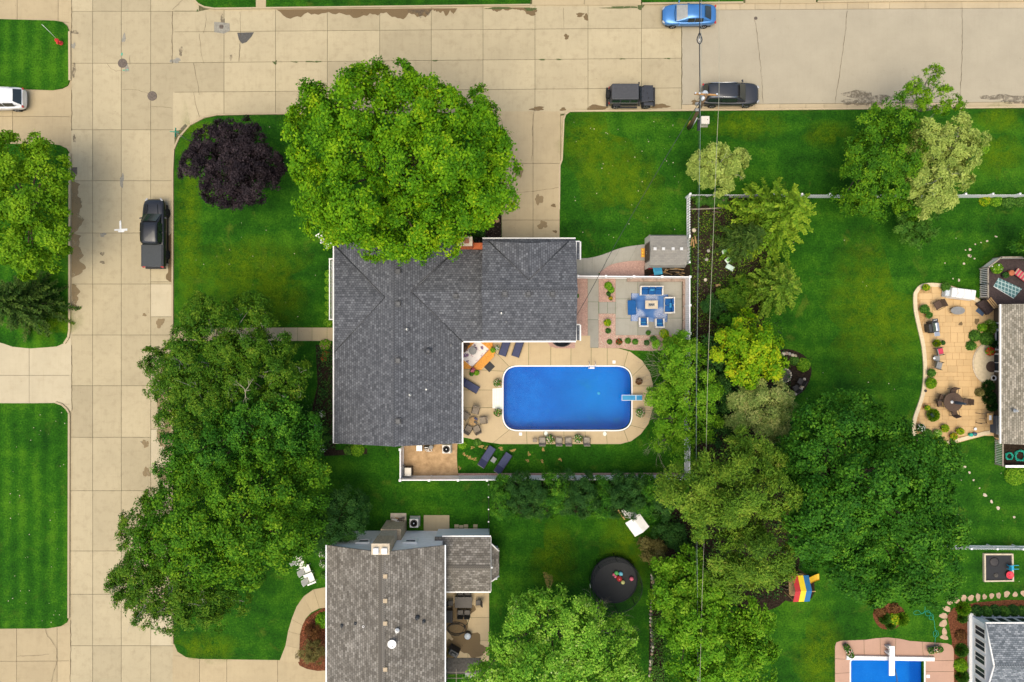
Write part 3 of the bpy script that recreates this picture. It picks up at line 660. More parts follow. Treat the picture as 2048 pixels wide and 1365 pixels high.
def tree(label, cat, base, lobes, leaf, crad=.5, nleaf=26, L=.30, Wd=.2, dens=1.0, bark='bark_grey', trunk=.25, group=None, name='tree', zsq=.95, updir=.45, fork=None, crown='crown', bare=0, zmin=-.3, fill=.10, shell=(.70, 1.0), lvar=.3, needle=False, jit=.5, shr=.9):
    """base pixel = where the trunk stands"""
    bx, by, _ = P(base[0], base[1], LZ)
    o = thing(name, label, cat, (bx, by, LZ), 0, group)
    off = np.array([bx, by, LZ])
    if jit: lobes = [(x, y, z + random.uniform(-1, 1)*jit*r, r*(shr if r > 1.9 else 1)) for x, y, z, r in lobes]
    c, n_, v, ax = puff(lobes, crad, nleaf, dens, zsq, updir, zmin=zmin, fill=fill, shell=shell)
    L *= .68; Wd *= .68
    if needle: L *= 1.3; Wd *= 2.0
    else: ax = None
    leaf_object(crown, c-off, n_, L*rng.uniform(1-lvar, 1+lvar, len(c)), Wd*rng.uniform(.7, 1.2, len(c)), v, leaf, o, ax)
    m = MB(); zs = min(l[2]-l[3]*.3 for l in lobes); fz = fork if fork is not None else max(1.2, zs*.55)
    mean = [sum(l[i] for l in lobes)/len(lobes)-off[i] for i in range(2)]
    tip = (mean[0]*.35, mean[1]*.35, fz)
    limb(m, (0, 0, -.1), tip, trunk, trunk*.7, .03, 5, 9)
    m.build('trunk', M[bark], o)
    m = MB()
    for l in lobes:
        e = (l[0]-off[0], l[1]-off[1], l[2]-off[2]-l[3]*(.35 if not bare else -.1))
        limb(m, tip, e, trunk*.42, .03, .08, 5, 6)
        for k in range(bare):
            d = Vector((random.uniform(-1, 1), random.uniform(-1, 1), random.uniform(.1, 1)))
            twigs(m, e, d, l[3]*.85, .028, 2, .7, 2)
    m.build('limbs', M[bark], o)
    return o
def conifer(label, px, py, Rpx, h, leaf, levels=13, nb=9, droop=.25, group=None, tw=9, L=.42, Wd=.10, name='spruce_tree', base=None, cat='tree', power=.8, lift=0.0):
    """px,py = where the crown is seen; whorls of boughs with flat sprays of needles"""
    zc = h*.45; X, Y, _ = P(px, py, zc)
    o = thing(name, label, cat, (X, Y, LZ), 0, group); Rm = Rpx*S*(CH-zc)/CH
    C_ = []; A = []; V = []; m = MB()
    for k in range(levels):
        t = k/(levels-1); z = h*(.10+.88*t); Lb = Rm*(1-t)**power + .18
        for j in range(nb if t < .8 else 6):
            a = 2*math.pi*(j + .5*(k % 2) + random.uniform(-.3, .3))/nb; Lj = Lb*random.uniform(.78, 1.12)
            dv = Vector((math.cos(a), math.sin(a), 0)); sd = Vector((-dv.y, dv.x, 0)); bv = random.uniform(.1, .8)
            tip = dv*Lj + Vector((0, 0, z - droop*Lj + lift*Lj)); st = Vector((0, 0, z))
            m.tube([st, st.lerp(tip, .5)+Vector((0, 0, .06*Lj)), tip], .035*(1-t)+.012, 3, .006, cap=False)
            nt = max(3, int(tw*Lj/Rm)+2)
            for i in range(nt):
                s_ = (i+.6)/nt; p = st.lerp(tip, s_) + Vector((0, 0, .06*Lj*math.sin(math.pi*s_)))
                ln = .23*Lj*(1.05-s_)*random.uniform(.7, 1.2)+.13
                for sg in (-1, 1):
                    d = (dv*.75 + sd*sg*.8 + Vector((0, 0, random.uniform(-.3, .05)))).normalized()
                    q = max(1, int(ln/.2))
                    for w in range(q): C_.append(p + d*(w+.4)*ln/q); A.append(d); V.append(bv*.45+random.random()*.3+.35*(w+1)/q*s_)
                C_.append(p); A.append(dv); V.append(bv*.5+random.random()*.4)
    C_ = np.array(C_); A = np.array(A); n = len(C_)
    Cc = np.repeat(C_, 2, 0) + rng.normal(size=(2*n, 3))*.04; Aa = np.repeat(A, 2, 0) + rng.normal(size=(2*n, 3))*.35
    Nn = np.tile(np.array([0, 0, 1.0]), (2*n, 1)) + rng.normal(size=(2*n, 3))*.5
    leaf_object('needles', Cc, Nn, L*rng.uniform(.7, 1.2, 2*n), Wd*rng.uniform(.7, 1.3, 2*n), np.repeat(np.array(V), 2), leaf, o, Aa)
    tag(m.build('boughs', M['bark_grey'], o), kind='stuff')
    MB().tube([(0, 0, -.1), (0, 0, h*.5), (0, 0, h)], [.02*h, .013*h, .02], 8).build('trunk', M['bark_grey'], o)
    return o

# --- the big maple in front of the house
CX, CY = 805, 325
ml = [(805, 325, 95), (700, 300, 80), (905, 310, 85), (640, 270, 62), (640, 380, 62), (700, 225, 72), (800, 220, 85), (885, 230, 70), (955, 245, 52), (980, 320, 55), (965, 400, 55), (890, 405, 75), (800, 430, 80), (710, 410, 75), (655, 440, 48),
      (735, 165, 42), (780, 165, 40), (850, 190, 42), (640, 195, 42), (615, 235, 32), (965, 205, 28), (1008, 375, 30), (745, 478, 40), (690, 475, 35), (870, 480, 38), (930, 445, 38), (605, 320, 32), (780, 500, 22), (1005, 300, 28), (840, 480, 30)]
tree('large bright green maple whose crown overhangs the grey house roof', 'tree', (806, 348), px_lobes([(CX+(a-CX)*.975+3, CY+(b-CY)*.96+5, c) for a, b, c in ml], 4.4, 5.6, CX, CY, 250), 'maple_leaf', crad=.55, nleaf=30, L=.34, Wd=.25, dens=1.2, trunk=.42, name='maple_tree', fork=3.2, jit=.85, shr=.80)
# --- purple plum at the street corner
pl_ = [(465, 325, 60), (420, 290, 42), (500, 285, 45), (400, 340, 38), (445, 375, 42), (505, 365, 45), (530, 320, 36), (455, 265, 36), (480, 400, 24), (395, 300, 26), (535, 365, 24), (425, 385, 24), (500, 255, 22), (545, 340, 22)]
tree('dark purple-leaved tree on the lawn at the street corner', 'tree', (478, 338), px_lobes([(465+(a-465)*.90, 325+(b-325)*.90, c*.90) for a, b, c in pl_], 2.6, 2.6, 465, 325, 108), 'purple_leaf', crad=.36, nleaf=26, L=.24, Wd=.18, dens=1.05, trunk=.2, name='purple_tree')
# --- left kerb trees
l1 = [(60, 400, 70), (20, 330, 50), (90, 330, 45), (120, 400, 30), (100, 460, 42), (40, 490, 55), (115, 510, 28), (-20, 420, 70), (15, 290, 32), (95, 295, 30), (60, 530, 24), (125, 360, 22), (80, 525, 26), (-40, 340, 60)]
tree('lime green broadleaf tree on the left verge above the dark spruce', 'tree', (56, 418), px_lobes([(a-12, b, c*.95) for a, b, c in l1], 3.4, 3.2, 30, 405, 130), 'lime_leaf', crad=.46, nleaf=26, L=.32, Wd=.22, dens=.72, trunk=.28)
conifer('dark drooping spruce on the left verge below the lime green tree', 30, 606, 76, 7.0, 'dark_spruce_leaf', levels=12, nb=9, tw=14, L=.36, Wd=.12)
# --- row on the street side of the main house: two birch-like oaks, a dark oak, a big maple, a round spruce
b1 = [(430, 640, 45), (500, 615, 28), (520, 650, 22), (395, 625, 26), (445, 690, 42), (385, 690, 38), (500, 690, 34), (545, 700, 32), (330, 730, 32), (380, 745, 45), (450, 750, 40), (590, 750, 26), (560, 740, 26), (300, 720, 18), (350, 790, 38), (410, 800, 45), (480, 760, 34), (320, 765, 24), (600, 770, 22), (550, 800, 34), (350, 840, 28), (400, 860, 35), (520, 640, 18)]
tree('wispy dark green tree with pale bare twigs over the front walk', 'tree', (440, 730), px_lobes(b1, 3.8, 3.2, 440, 735, 190), 'oak_leaf', crad=.40, nleaf=22, L=.30, Wd=.14, dens=1.3, trunk=.13, bark='bark_birch', name='birch_tree', bare=1, fill=.25)
b2 = [(560, 840, 50), (500, 850, 50), (600, 870, 42), (450, 830, 42), (540, 810, 34), (440, 900, 50), (610, 920, 40), (560, 900, 48), (400, 880, 36), (365, 900, 34), (350, 930, 30), (345, 960, 26)]
tree('dense dark green tree between the wispy tree and the spreading oak', 'tree', (520, 858), px_lobes(b2, 3.4, 3.6, 500, 870, 150), 'dark_leaf', crad=.44, nleaf=24, L=.27, Wd=.18, dens=.85, trunk=.26)
b3 = [(480, 990, 75), (420, 950, 55), (540, 970, 60), (590, 1000, 50), (400, 1030, 60), (500, 1060, 65), (570, 1060, 55), (440, 1100, 50), (610, 960, 40), (350, 1000, 45), (350, 1070, 48), (550, 1110, 40), (490, 1130, 42), (620, 1070, 35), (520, 920, 50), (590, 925, 34), (390, 1120, 44), (380, 960, 40)]
tree('large rounded mid-green oak beside the vertical street', 'tree', (520, 1010), px_lobes(b3, 4.2, 4.6, 480, 1030, 170), 'mid_leaf', crad=.5, nleaf=28, L=.30, Wd=.21, dens=1.05, trunk=.34, name='oak_tree', fork=2.6, jit=.7, shr=.84)
b4 = [(290, 1040, 34), (315, 1015, 30), (270, 1080, 28), (320, 1070, 34), (250, 1165, 34), (285, 1150, 36), (310, 1190, 38), (245, 1135, 22), (340, 1160, 40), (290, 1215, 30), (370, 1200, 38), (340, 1235, 30), (410, 1210, 36), (270, 1195, 26), (440, 1190, 34), (470, 1200, 24), (345, 1110, 35), (300, 1110, 24), (390, 1165, 38), (430, 1230, 24), (235, 1160, 16)]
tree('airy yellow-green tree leaning over the street beside the rounded oak', 'tree', (400, 1120), px_lobes(b4, 4.0, 2.0, 350, 1140, 150), 'oak_leaf', crad=.40, nleaf=20, L=.28, Wd=.14, dens=1.15, trunk=.12, bark='bark_birch', bare=1, fill=.2)
s1 = [(690, 1010, 34), (665, 1045, 36), (705, 1045, 28), (670, 1000, 26), (640, 1075, 26), (680, 1070, 24), (715, 1020, 18)]
tree('small blue-green round shrub tree beside the brown roof corner', 'tree', (680, 1028), px_lobes(s1, 1.9, 1.6, 685, 1035, 60), 'deep_leaf', crad=.34, nleaf=26, L=.20, Wd=.10, dens=1.1, trunk=.14)
# --- behind the east fence
e1 = [(1370, 720, 36), (1390, 760, 42), (1350, 790, 36), (1335, 800, 26), (1400, 800, 36), (1395, 840, 36), (1370, 860, 34), (1345, 880, 24), (1375, 690, 26), (1405, 700, 22), (1325, 795, 20), (1410, 850, 24), (1360, 750, 26), (1350, 700, 22), (1312, 802, 18), (1330, 705, 22), (1345, 850, 28), (1330, 885, 17), (1345, 722, 24), (1365, 905, 18)]
tree('bright green sumac hanging over the fence at the diving board end of the pool', 'tree', (1392, 790), px_lobes(e1, 2.9, 1.7, 1385, 790, 110), 'fresh_leaf', crad=.40, nleaf=22, L=.28, Wd=.14, dens=.8, trunk=.16)
y1 = [(1495, 700, 48), (1460, 690, 32), (1530, 690, 36), (1500, 660, 34), (1480, 735, 32), (1525, 730, 32), (1538, 705, 18), (1445, 715, 20), (1505, 750, 22), (1470, 665, 22)]
tree('golden yellow-green maple near the stone fire pit', 'tree', (1485, 702), px_lobes(y1, 3.4, 2.2, 1495, 705, 72), 'gold_leaf', crad=.42, nleaf=22, L=.34, Wd=.22, dens=.9, trunk=.18, name='maple_tree')
d1 = [(1430, 740, 34), (1440, 790, 38), (1420, 840, 32), (1465, 770, 34), (1455, 830, 34), (1425, 690, 26), (1440, 870, 26)]
tree('dark shaded tree between the golden maple and the pool fence', 'tree', (1432, 775), px_lobes(d1, 2.3, 1.2, 1440, 780, 100), 'deep_leaf', crad=.42, nleaf=22, L=.26, Wd=.18, dens=.9, trunk=.16)
t1 = [(1525, 815, 40), (1490, 800, 26), (1555, 800, 30), (1500, 840, 30), (1545, 845, 32), (1575, 830, 20), (1470, 840, 16), (1530, 870, 22), (1475, 800, 18), (1510, 780, 22)]
tree('tan-tipped soft pine beside the stone fire pit', 'tree', (1510, 815), px_lobes(t1, 3.0, 2.0, 1525, 825, 70), 'blue_pine_leaf', crad=.36, nleaf=40, L=.26, Wd=.05, dens=.9, trunk=.16, needle=True, name='pine_tree')
p1 = [(1480, 960, 56), (1450, 920, 44), (1510, 920, 44), (1430, 980, 46), (1530, 980, 46), (1480, 1030, 55), (1430, 1050, 40), (1530, 1050, 48), (1550, 1090, 40), (1490, 1100, 48), (1440, 1110, 40), (1540, 1150, 36), (1480, 1150, 36), (1410, 1020, 28), (1500, 890, 30), (1560, 1120, 28), (1395, 975, 28), (1370, 1000, 32), (1340, 975, 20), (1350, 955, 16)]
tree('tall tufted pine with olive needles under the power lines', 'tree', (1450, 960), px_lobes(p1, 5.5, 5.0, 1480, 1020, 160), 'pine_leaf', crad=.50, nleaf=46, L=.30, Wd=.06, dens=.85, trunk=.26, needle=True, name='pine_tree', jit=.95, fill=.06)
g1 = [(1735, 960, 85), (1650, 930, 70), (1800, 930, 70), (1700, 870, 65), (1770, 870, 55), (1640, 860, 52), (1840, 990, 60), (1660, 1010, 70), (1740, 1060, 80), (1820, 1060, 65), (1680, 1090, 65), (1880, 1030, 45), (1590, 940, 45), (1615, 1070, 46), (1760, 1130, 60), (1840, 1120, 50), (1705, 1150, 42), (1620, 1010, 50), (1900, 1080, 32), (1580, 890, 30), (1800, 1160, 40), (1740, 1180, 35), (1860, 1165, 30), (1870, 920, 34), (1720, 830, 38), (1640, 830, 34), (1880, 960, 38)]
tree('huge dark green oak in the middle of the right-hand lawn', 'tree', (1620, 930), px_lobes(g1, 5.0, 6.2, 1740, 1005, 215), 'dark_leaf', crad=.52, nleaf=28, L=.31, Wd=.22, dens=1.05, trunk=.46, name='oak_tree', fork=3.2, jit=.75, shr=.84)
f1 = [(1430, 1200, 55), (1370, 1160, 40), (1340, 1190, 36), (1390, 1240, 55), (1470, 1230, 50), (1500, 1270, 42), (1430, 1290, 60), (1370, 1300, 48), (1490, 1330, 48), (1420, 1350, 55), (1360, 1360, 40), (1510, 1220, 28), (1345, 1130, 32), (1385, 1120, 26), (1350, 1250, 30), (1515, 1300, 26)]
tree('fresh green tree under the power lines at the bottom edge', 'tree', (1390, 1190), px_lobes(f1, 3.6, 3.0, 1430, 1260, 130), 'fresh_leaf', crad=.46, nleaf=24, L=.34, Wd=.23, dens=.85, trunk=.24)
m1 = [(1130, 1290, 60), (1070, 1230, 45), (1150, 1235, 45), (1030, 1290, 50), (1200, 1290, 46), (1090, 1330, 60), (1170, 1340, 55), (1000, 1340, 40), (1040, 1370, 55), (1230, 1340, 42), (1110, 1205, 26), (1050, 1205, 22), (1255, 1330, 28), (960, 1360, 30), (1240, 1270, 26), (1130, 1390, 55), (1220, 1390, 45), (1180, 1220, 24), (1270, 1355, 24)]
tree('silvery light green maple below the trampoline', 'tree', (1090, 1220), px_lobes(m1, 3.8, 3.6, 1120, 1310, 150), 'silver_leaf', crad=.46, nleaf=24, L=.30, Wd=.20, dens=1.05, trunk=.22, name='maple_tree')
# --- north-east group
n1 = [(1770, 290, 48), (1740, 250, 36), (1790, 250, 34), (1745, 330, 42), (1790, 340, 40), (1720, 300, 26), (1735, 370, 32), (1780, 380, 36), (1720, 400, 26), (1770, 215, 24), (1830, 400, 30), (1750, 410, 28), (1690, 400, 24), (1800, 310, 32), (1700, 420, 20), (1720, 340, 26)]
tree('mid-green tree rising through the white picket fence', 'tree', (1715, 335), px_lobes(n1, 3.4, 2.6, 1765, 310, 115), 'mid_leaf', crad=.42, nleaf=24, L=.28, Wd=.17, dens=.9, trunk=.2)
n2 = [(1875, 310, 40), (1840, 300, 34), (1910, 290, 34), (1850, 345, 34), (1900, 340, 34), (1930, 310, 28), (1870, 375, 34), (1835, 370, 28), (1945, 280, 18), (1905, 255, 22), (1850, 260, 22), (1930, 355, 18), (1850, 415, 22), (1895, 400, 18), (1820, 330, 24), (1860, 400, 20)]
tree('pale yellow-green feathery tree beside the picket fence', 'tree', (1825, 330), px_lobes(n2, 3.8, 2.2, 1880, 320, 95), 'pale_leaf', crad=.36, nleaf=30, L=.28, Wd=.08, dens=.8, trunk=.18, needle=True, bark='bark_birch', bare=1)
n3 = [(1858, 150, 14), (1875, 165, 16), (1825, 170, 14), (1815, 185, 10), (1830, 195, 14), (1860, 190, 16), (1890, 190, 14), (1905, 205, 10), (1915, 215, 7), (1845, 175, 12), (1850, 210, 13), (1885, 215, 10), (1835, 215, 9), (1870, 140, 9)]
tree('sparse half-bare tree leaning over the grey asphalt street', 'tree', (1825, 240), px_lobes(n3, 4.2, 1.2, 1865, 195, 70), 'lime_leaf', crad=.26, nleaf=14, L=.22, Wd=.13, dens=.8, trunk=.13, bark='bark_birch', bare=3, fork=1.6)
n4 = [(1825, 460, 24), (1810, 450, 18), (1845, 450, 20), (1825, 480, 16), (1850, 470, 13), (1815, 430, 16)]
tree('small glossy green tree standing alone on the right-hand lawn', 'tree', (1800, 448), px_lobes(n4, 1.8, 1.0, 1828, 458, 42), 'bed_leaf', crad=.30, nleaf=18, L=.26, Wd=.15, dens=.9, trunk=.08)
n5 = [(1435, 335, 30), (1405, 330, 22), (1465, 325, 24), (1430, 315, 22), (1445, 360, 24), (1410, 355, 18), (1475, 315, 12), (1390, 340, 10), (1460, 350, 18)]
tree('small pale grey-green tree crossed by the power lines', 'tree', (1418, 350), px_lobes(n5, 2.2, 1.4, 1435, 335, 55), 'pale_leaf', crad=.32, nleaf=28, L=.22, Wd=.08, dens=.9, trunk=.1, needle=True, bark='bark_birch', bare=1)
conifer('spreading yellow-green spruce at the end of the picket fence', 1555, 432, 105, 9.0, 'spruce_leaf', levels=12, nb=7, tw=20, L=.34, Wd=.13, power=.7, droop=.32)
conifer('narrow dark spruce beneath the power lines beside the fertiliser bags', 1492, 478, 44, 6.0, 'dark_spruce_leaf', levels=12, nb=9, tw=8)
conifer('soft grey-green pine between the bags and the open lawn', 1553, 575, 62, 5.5, 'pine_leaf', levels=11, nb=8, tw=16, L=.32, Wd=.13, name='pine_tree', power=.65)
# --- arborvitae hedge: one shrub after another along the back fence
hx = [1008, 1040, 1072, 1104, 1136, 1168, 1200, 1232, 1264, 1296, 1326]
for i, x in enumerate(hx):
    r_ = random.Random(i); yy = 992 + r_.uniform(-6, 8)
    L_ = px_lobes([(x, yy-14, 24), (x+r_.uniform(-6, 6), yy+10, 25), (x-11, yy, 19), (x+11, yy-2, 19), (x+r_.uniform(-5, 5), yy-32, 11), (x+r_.uniform(-5, 5), yy+30, 13)], 1.7, 1.0, x, yy, 40)
    tree('dark green arborvitae in the hedge behind the white pool fence, ' + ('first second third fourth fifth sixth seventh eighth ninth tenth last'.split())[i] + ' from left', 'hedge shrub', (x, yy-4), L_, 'deep_leaf' if i % 3 else 'dark_leaf', crad=.30, nleaf=24, L=.26, Wd=.09, dens=1.0, trunk=.07, name='arborvitae', group='arborvitae hedge along the back fence')
for i, (x, y, r, lf, lb) in enumerate(((1345, 1065, 36, 'deep_leaf', 'dark feathery cedar beside the white garden swing'), (1300, 1100, 34, 'dry_leaf', 'browning bush between the trampoline and the dark cedar'), (1318, 1140, 18, 'bed_leaf', 'low green bush at the end of the stone edging by the trampoline'),
        (1360, 1090, 24, 'deep_leaf', 'dark shrub under the power lines below the feathery cedar'), (1470, 590, 40, 'oak_leaf', 'olive bush in the rough ground right of the patio fence'), (1430, 615, 26, 'deep_leaf', 'dark low bush against the outside of the patio fence'), (1455, 640, 24, 'dark_leaf', 'dark bush above the golden maple'),
        (1400, 400, 14, 'bed_leaf', 'low leafy shrub inside the picket fence corner'), (1425, 400, 14, 'bed_leaf', 'second low leafy shrub inside the picket fence corner'), (1445, 402, 12, 'bed_leaf', 'third low leafy shrub inside the picket fence corner'))):
    r_ = random.Random(i+50)
    tree(lb, 'bush', (x*.985+1024*.015, y*.985+682*.015), rand_lobes(x, y, r, 6, .5, 1.0 if r > 20 else .5, .6 if r > 20 else .25, i), lf, crad=.26 if r > 20 else .18, nleaf=20, L=.22, Wd=.11, dens=1.0, trunk=.05, name='bush')
# ------------------------------------------------------------------ building materials
shingle('shingle_grey', [(.066, .069, .075), (.100, .104, .112), (.122, .127, .135), (.19, .197, .206)], bw=.23, rh=.19)
shingle('shingle_brown', [(.118, .105, .086), (.182, .165, .138), (.245, .224, .19), (.34, .315, .27)], bw=.27, rh=.18, stain=((.085, .075, .06), .7))
shingle('shingle_tan', [(.17, .15, .11), (.26, .235, .18), (.35, .31, .24), (.43, .39, .31)], bw=.28, rh=.15)
shingle('shingle_slate', [(.10, .115, .125), (.17, .19, .205), (.25, .27, .285), (.36, .38, .39)], bw=.28, rh=.15)
shingle('shingle_shed', [(.225, .21, .18), (.245, .23, .195), (.26, .243, .205), (.28, .26, .22)], bw=.30, rh=.15, mortar=.003)
mat('trim_white', (.78, .76, .71), .5, .4, var=.05)
mat('vinyl_white', (.86, .84, .81), .45, .4, var=.04, scale=1.5)
mat('siding_cream', (.62, .57, .47), .6, .3, var=.06)
mat('siding_grey', (.84, .82, .78), .6, .3, var=.05)
mat('siding_olive', (.135, .10, .06), .7, .3, var=.1)
mat('siding_white', (.74, .76, .76), .6, .3, var=.05)
mat('dark_void', (.018, .018, .018), .9, .1, var=.1)
mat('window_glass', (.035, .045, .05), .08, .6, var=.1)
mat('roof_metal', (.075, .077, .08), .5, .5, metal=.5, var=.15)
mat('galv', (.5, .5, .48), .4, .5, metal=.7, var=.1)
mat('lead_pipe', (.20, .20, .20), .6, .4, var=.1)
mat('brick_orange', (.50, .13, .045), .85, .2, var=.2, scale=10)
mat('brick_tan', (.46, .36, .235), .85, .2, var=.2, scale=8)
mat('mortar', (.45, .38, .28), .95, .1, var=.1)
mat('stone_cap', (.55, .46, .33), .9, .2, var=.15)
mat('flue', (.30, .12, .07), .9, .2, var=.2)

def slope(m, a, b, c, d, t=.13):
    """roof slope from four world points (ccw from above) with thickness"""
    q = [a, b, c, d]; vs = list(q) + [(x, y, z-t) for x, y, z in q]
    m.add(vs, [(0, 1, 2, 3), (7, 6, 5, 4), (0, 4, 5, 1), (1, 5, 6, 2), (2, 6, 7, 3), (3, 7, 4, 0)])
CAPS = {}
def caps(a, b, mt, parent, wid=.30, ln=.26, name='ridge_cap'):
    """a row of single ridge shingles, one lapped over the next"""
    a = Vector(a); b = Vector(b); d = b-a; L = d.length; n = max(2, int(L/(ln*.8)))
    key = (mt, wid, ln)
    if key not in CAPS:
        me = MB().add([(-ln/2, -wid/2, -.055), (ln/2, -wid/2, -.075), (ln/2, 0, -.012), (ln/2, wid/2, -.075), (-ln/2, wid/2, -.055), (-ln/2, 0, .012)], [(0, 1, 2, 5), (5, 2, 3, 4), (0, 5, 4), (1, 3, 2)]).mesh(name, M[mt]); CAPS[key] = me
    q = d.to_track_quat('X', 'Z')
    for k in range(n):
        o = link(name, CAPS[key], parent); o.location = a + d*((k+.5)/n) + Vector((0, 0, .03)); o.rotation_euler = q.to_euler()
def gable(m, axis, x0, x1, y0, y1, ze, zr, i0=0.0, i1=0.0):
    """ridge along axis; i0/i1 pull the ridge ends inwards"""
    if axis == 'Y':
        xm = (x0+x1)/2
        slope(m, (x0, y1, ze), (x0, y0, ze), (xm, y0+i0, zr), (xm, y1-i1, zr)); slope(m, (x1, y0, ze), (x1, y1, ze), (xm, y1-i1, zr), (xm, y0+i0, zr))
        return (xm, y0+i0, zr), (xm, y1-i1, zr)
    ym = (y0+y1)/2
    slope(m, (x0, y0, ze), (x1, y0, ze), (x1-i1, ym, zr), (x0+i0, ym, zr)); slope(m, (x1, y1, ze), (x0, y1, ze), (x0+i0, ym, zr), (x1-i1, ym, zr))
    return (x0+i0, ym, zr), (x1-i1, ym, zr)
def gwall(m, axis, x0, x1, y0, y1, ze, zr, zb=-.1):
    """closed body with gable ends under a gable roof"""
    if axis == 'Y':
        xm = (x0+x1)/2
        v = [(x0, y0, zb), (x1, y0, zb), (x1, y0, ze), (xm, y0, zr), (x0, y0, ze)]; v2 = [(a, y1, c) for a, _, c in v]
    else:
        ym = (y0+y1)/2
        v = [(x0, y1, zb), (x0, y0, zb), (x0, y0, ze), (x0, ym, zr), (x0, y1, ze)]; v2 = [(x1, b, c) for _, b, c in v]
    n = 5
    m.add(v+v2, [tuple(range(n)), tuple(range(2*n-1, n-1, -1))] + [(i, i+n, (i+1) % n+n, (i+1) % n) for i in range(n)])
def vent(px, py, z, parent, slope_dir=(0, 0)):
    X, Y, _ = P(px, py, z)
    o = MB().box((0, 0, .02), (.46, .46, .05)).box((0, 0, .13), (.36, .36, .18), top=(.86, .86)).build('roof_vent', M['roof_metal'], parent, bevel=.015)
    o.location = (X, Y, z); o.rotation_euler = (slope_dir[0], slope_dir[1], 0); return o
def pipe(px, py, z, parent, r=.06, h=.35, mt='lead_pipe'):
    X, Y, _ = P(px, py, z)
    return MB().lathe([(r*2.2, -.06), (r*1.9, .03), (r, .05), (r, h), (r*.7, h), (r*.7, h-.1)], 12).build('vent_pipe', M[mt], parent, loc=(X, Y, z))
def window(parent, c, w, h, normal, mull=1, frame='trim_white', d=.07, fr=.09):
    """c centre in world, normal 'x-','x+','y-','y+'"""
    rz = {'y-': 0, 'x+': R(90), 'y+': R(180), 'x-': R(-90)}[normal]
    f = MB()
    for sx in (-1, 1): f.box((sx*w/2, 0, 0), (fr, d, h+fr))
    for sz in (-1, 1): f.box((0, -.002, sz*h/2), (w-fr, d, fr))
    for k in range(1, mull): f.box((-w/2+w*k/mull, -.001, 0), (.05, d*.8, h-.09))
    o = f.build('window', M[frame], parent); o.location = c; o.rotation_euler = (0, 0, rz)
    for k in range(mull):
        g = MB().box((-w/2+w*(k+.5)/mull, .005, 0), (w/mull-.08, .02, h-.08)).build('pane', M['window_glass'], o)
    return o
# ------------------------------------------------------------------ main grey-roofed house
SL = .323
hx0, hx1 = PX(668, 3), PX(923.5, 3); hyN, hyS = PY(487, 3), PY(887, 3); hzr = 3 + (hx1-hx0)/2*SL
house = thing('grey_house', 'L-shaped house with dark grey shingle roof in the middle of the picture', 'house', (0, 0, 0))
body = MB(); gwall(body, 'Y', hx0+.45, hx1-.45, hyS+.12, hyN-.3, 2.93, hzr-.2)
wy0, wy1 = PY(682.5, 3), PY(490, 3); wzr = 3 + (wy1-wy0)/2*SL
gx0, gx1 = PX(965, 5), PX(1152, 5); gy0, gy1 = PY(682, 5), PY(483, 5); gzr = 5 + (gy1-gy0)/2*SL
body.box(((hx1+gx0)/2-.3, (wy0+wy1)/2, 1.45), (gx0-hx1+2.0, wy1-wy0-.8, 2.9))
gwall(body, 'X', gx0+.25, gx1-.35, gy0+.3, gy1-.3, 4.9, gzr-.2)
body.build('wall', M['siding_cream'], house)
m = MB(); rA = gable(m, 'Y', hx0, hx1, hyS, hyN, 3, hzr); roof = m.build('roof', M['shingle_grey'], house)
caps(rA[0], rA[1], 'shingle_grey', roof)
m = MB(); yc0, yc1 = PY(706, 3), PY(490, 3); zc_ = 3 + (yc1-yc0)/2*SL; r1 = gable(m, 'X', hx0+.004, (hx0+hx1)/2, yc0, yc1, 3.0, zc_, i0=.42); rw = m.build('roof', M['shingle_grey'], house)
m = MB(); r2_ = gable(m, 'X', (hx0+hx1)/2, gx0+.2, wy0, wy1, 3.0, wzr); re = m.build('roof', M['shingle_grey'], house)
m = MB(); r3 = gable(m, 'X', gx0, gx1, gy0, gy1, 5, gzr); rg = m.build('roof', M['shingle_grey'], house); caps(r3[0], r3[1], 'shingle_grey', rg)
gcx = PX(1057, 5); gw = PX(1137, 5)-PX(977, 5)
m = MB(); r4 = gable(m, 'Y', gcx-gw/2, gcx+gw/2, (gy0+gy1)/2, gy1+.002, 5.0, 5+gw/2*SL, i1=.30); slope(m, (PX(1151, 4.7), PY(477.5, 4.7), 4.62), (PX(965, 4.7), PY(477.5, 4.7), 4.62), (gx0, gy1-.25, 4.86), (gx1, gy1-.25, 4.86)); rn = m.build('roof', M['shingle_grey'], house)
m = MB()   # dark valley flashing lines stand a little proud of the shingles
gz_ = 5+gw/2*SL; av = (hx1-(wzr-3)/SL, (wy0+wy1)/2, wzr); aw = (hx0+(zc_-3)/SL, (yc0+yc1)/2, zc_); ag = (gcx, gy1-(gz_-5)/SL, gz_)
for a, b, w_ in ((av, (hx1, wy0, 3), .035), (av, (hx1, wy1, 3), .06), (aw, (hx0, yc0, 3), .035), (aw, (hx0, yc1, 3), .06), (ag, (gcx-gw/2, gy1, 5), .045), (ag, (gcx+gw/2, gy1, 5), .045)):
    MB().tube([Vector(a)+Vector((0, 0, .02)), Vector(b)+Vector((0, 0, .02))], w_, 5).build('valley_flashing', M['roof_metal'], house)
def gutter(parent, a, b, z, w=.12, mt='trim_white', name='gutter'):
    a = Vector(a); b = Vector(b); d = b-a; L = d.length; c = (a+b)/2
    return MB().box((0, 0, 0), (L, w, .12)).build(name, M[mt], parent, loc=(c.x, c.y, z), rz=math.atan2(d.y, d.x))
gutter(house, (hx0-.05, hyS), (hx0-.05, hyN), 2.9); gutter(house, (hx1+.06, hyS), (hx1+.06, wy0-.1), 2.9); gutter(house, (hx1+.13, wy0-.06), (gx0, wy0-.06), 2.9)
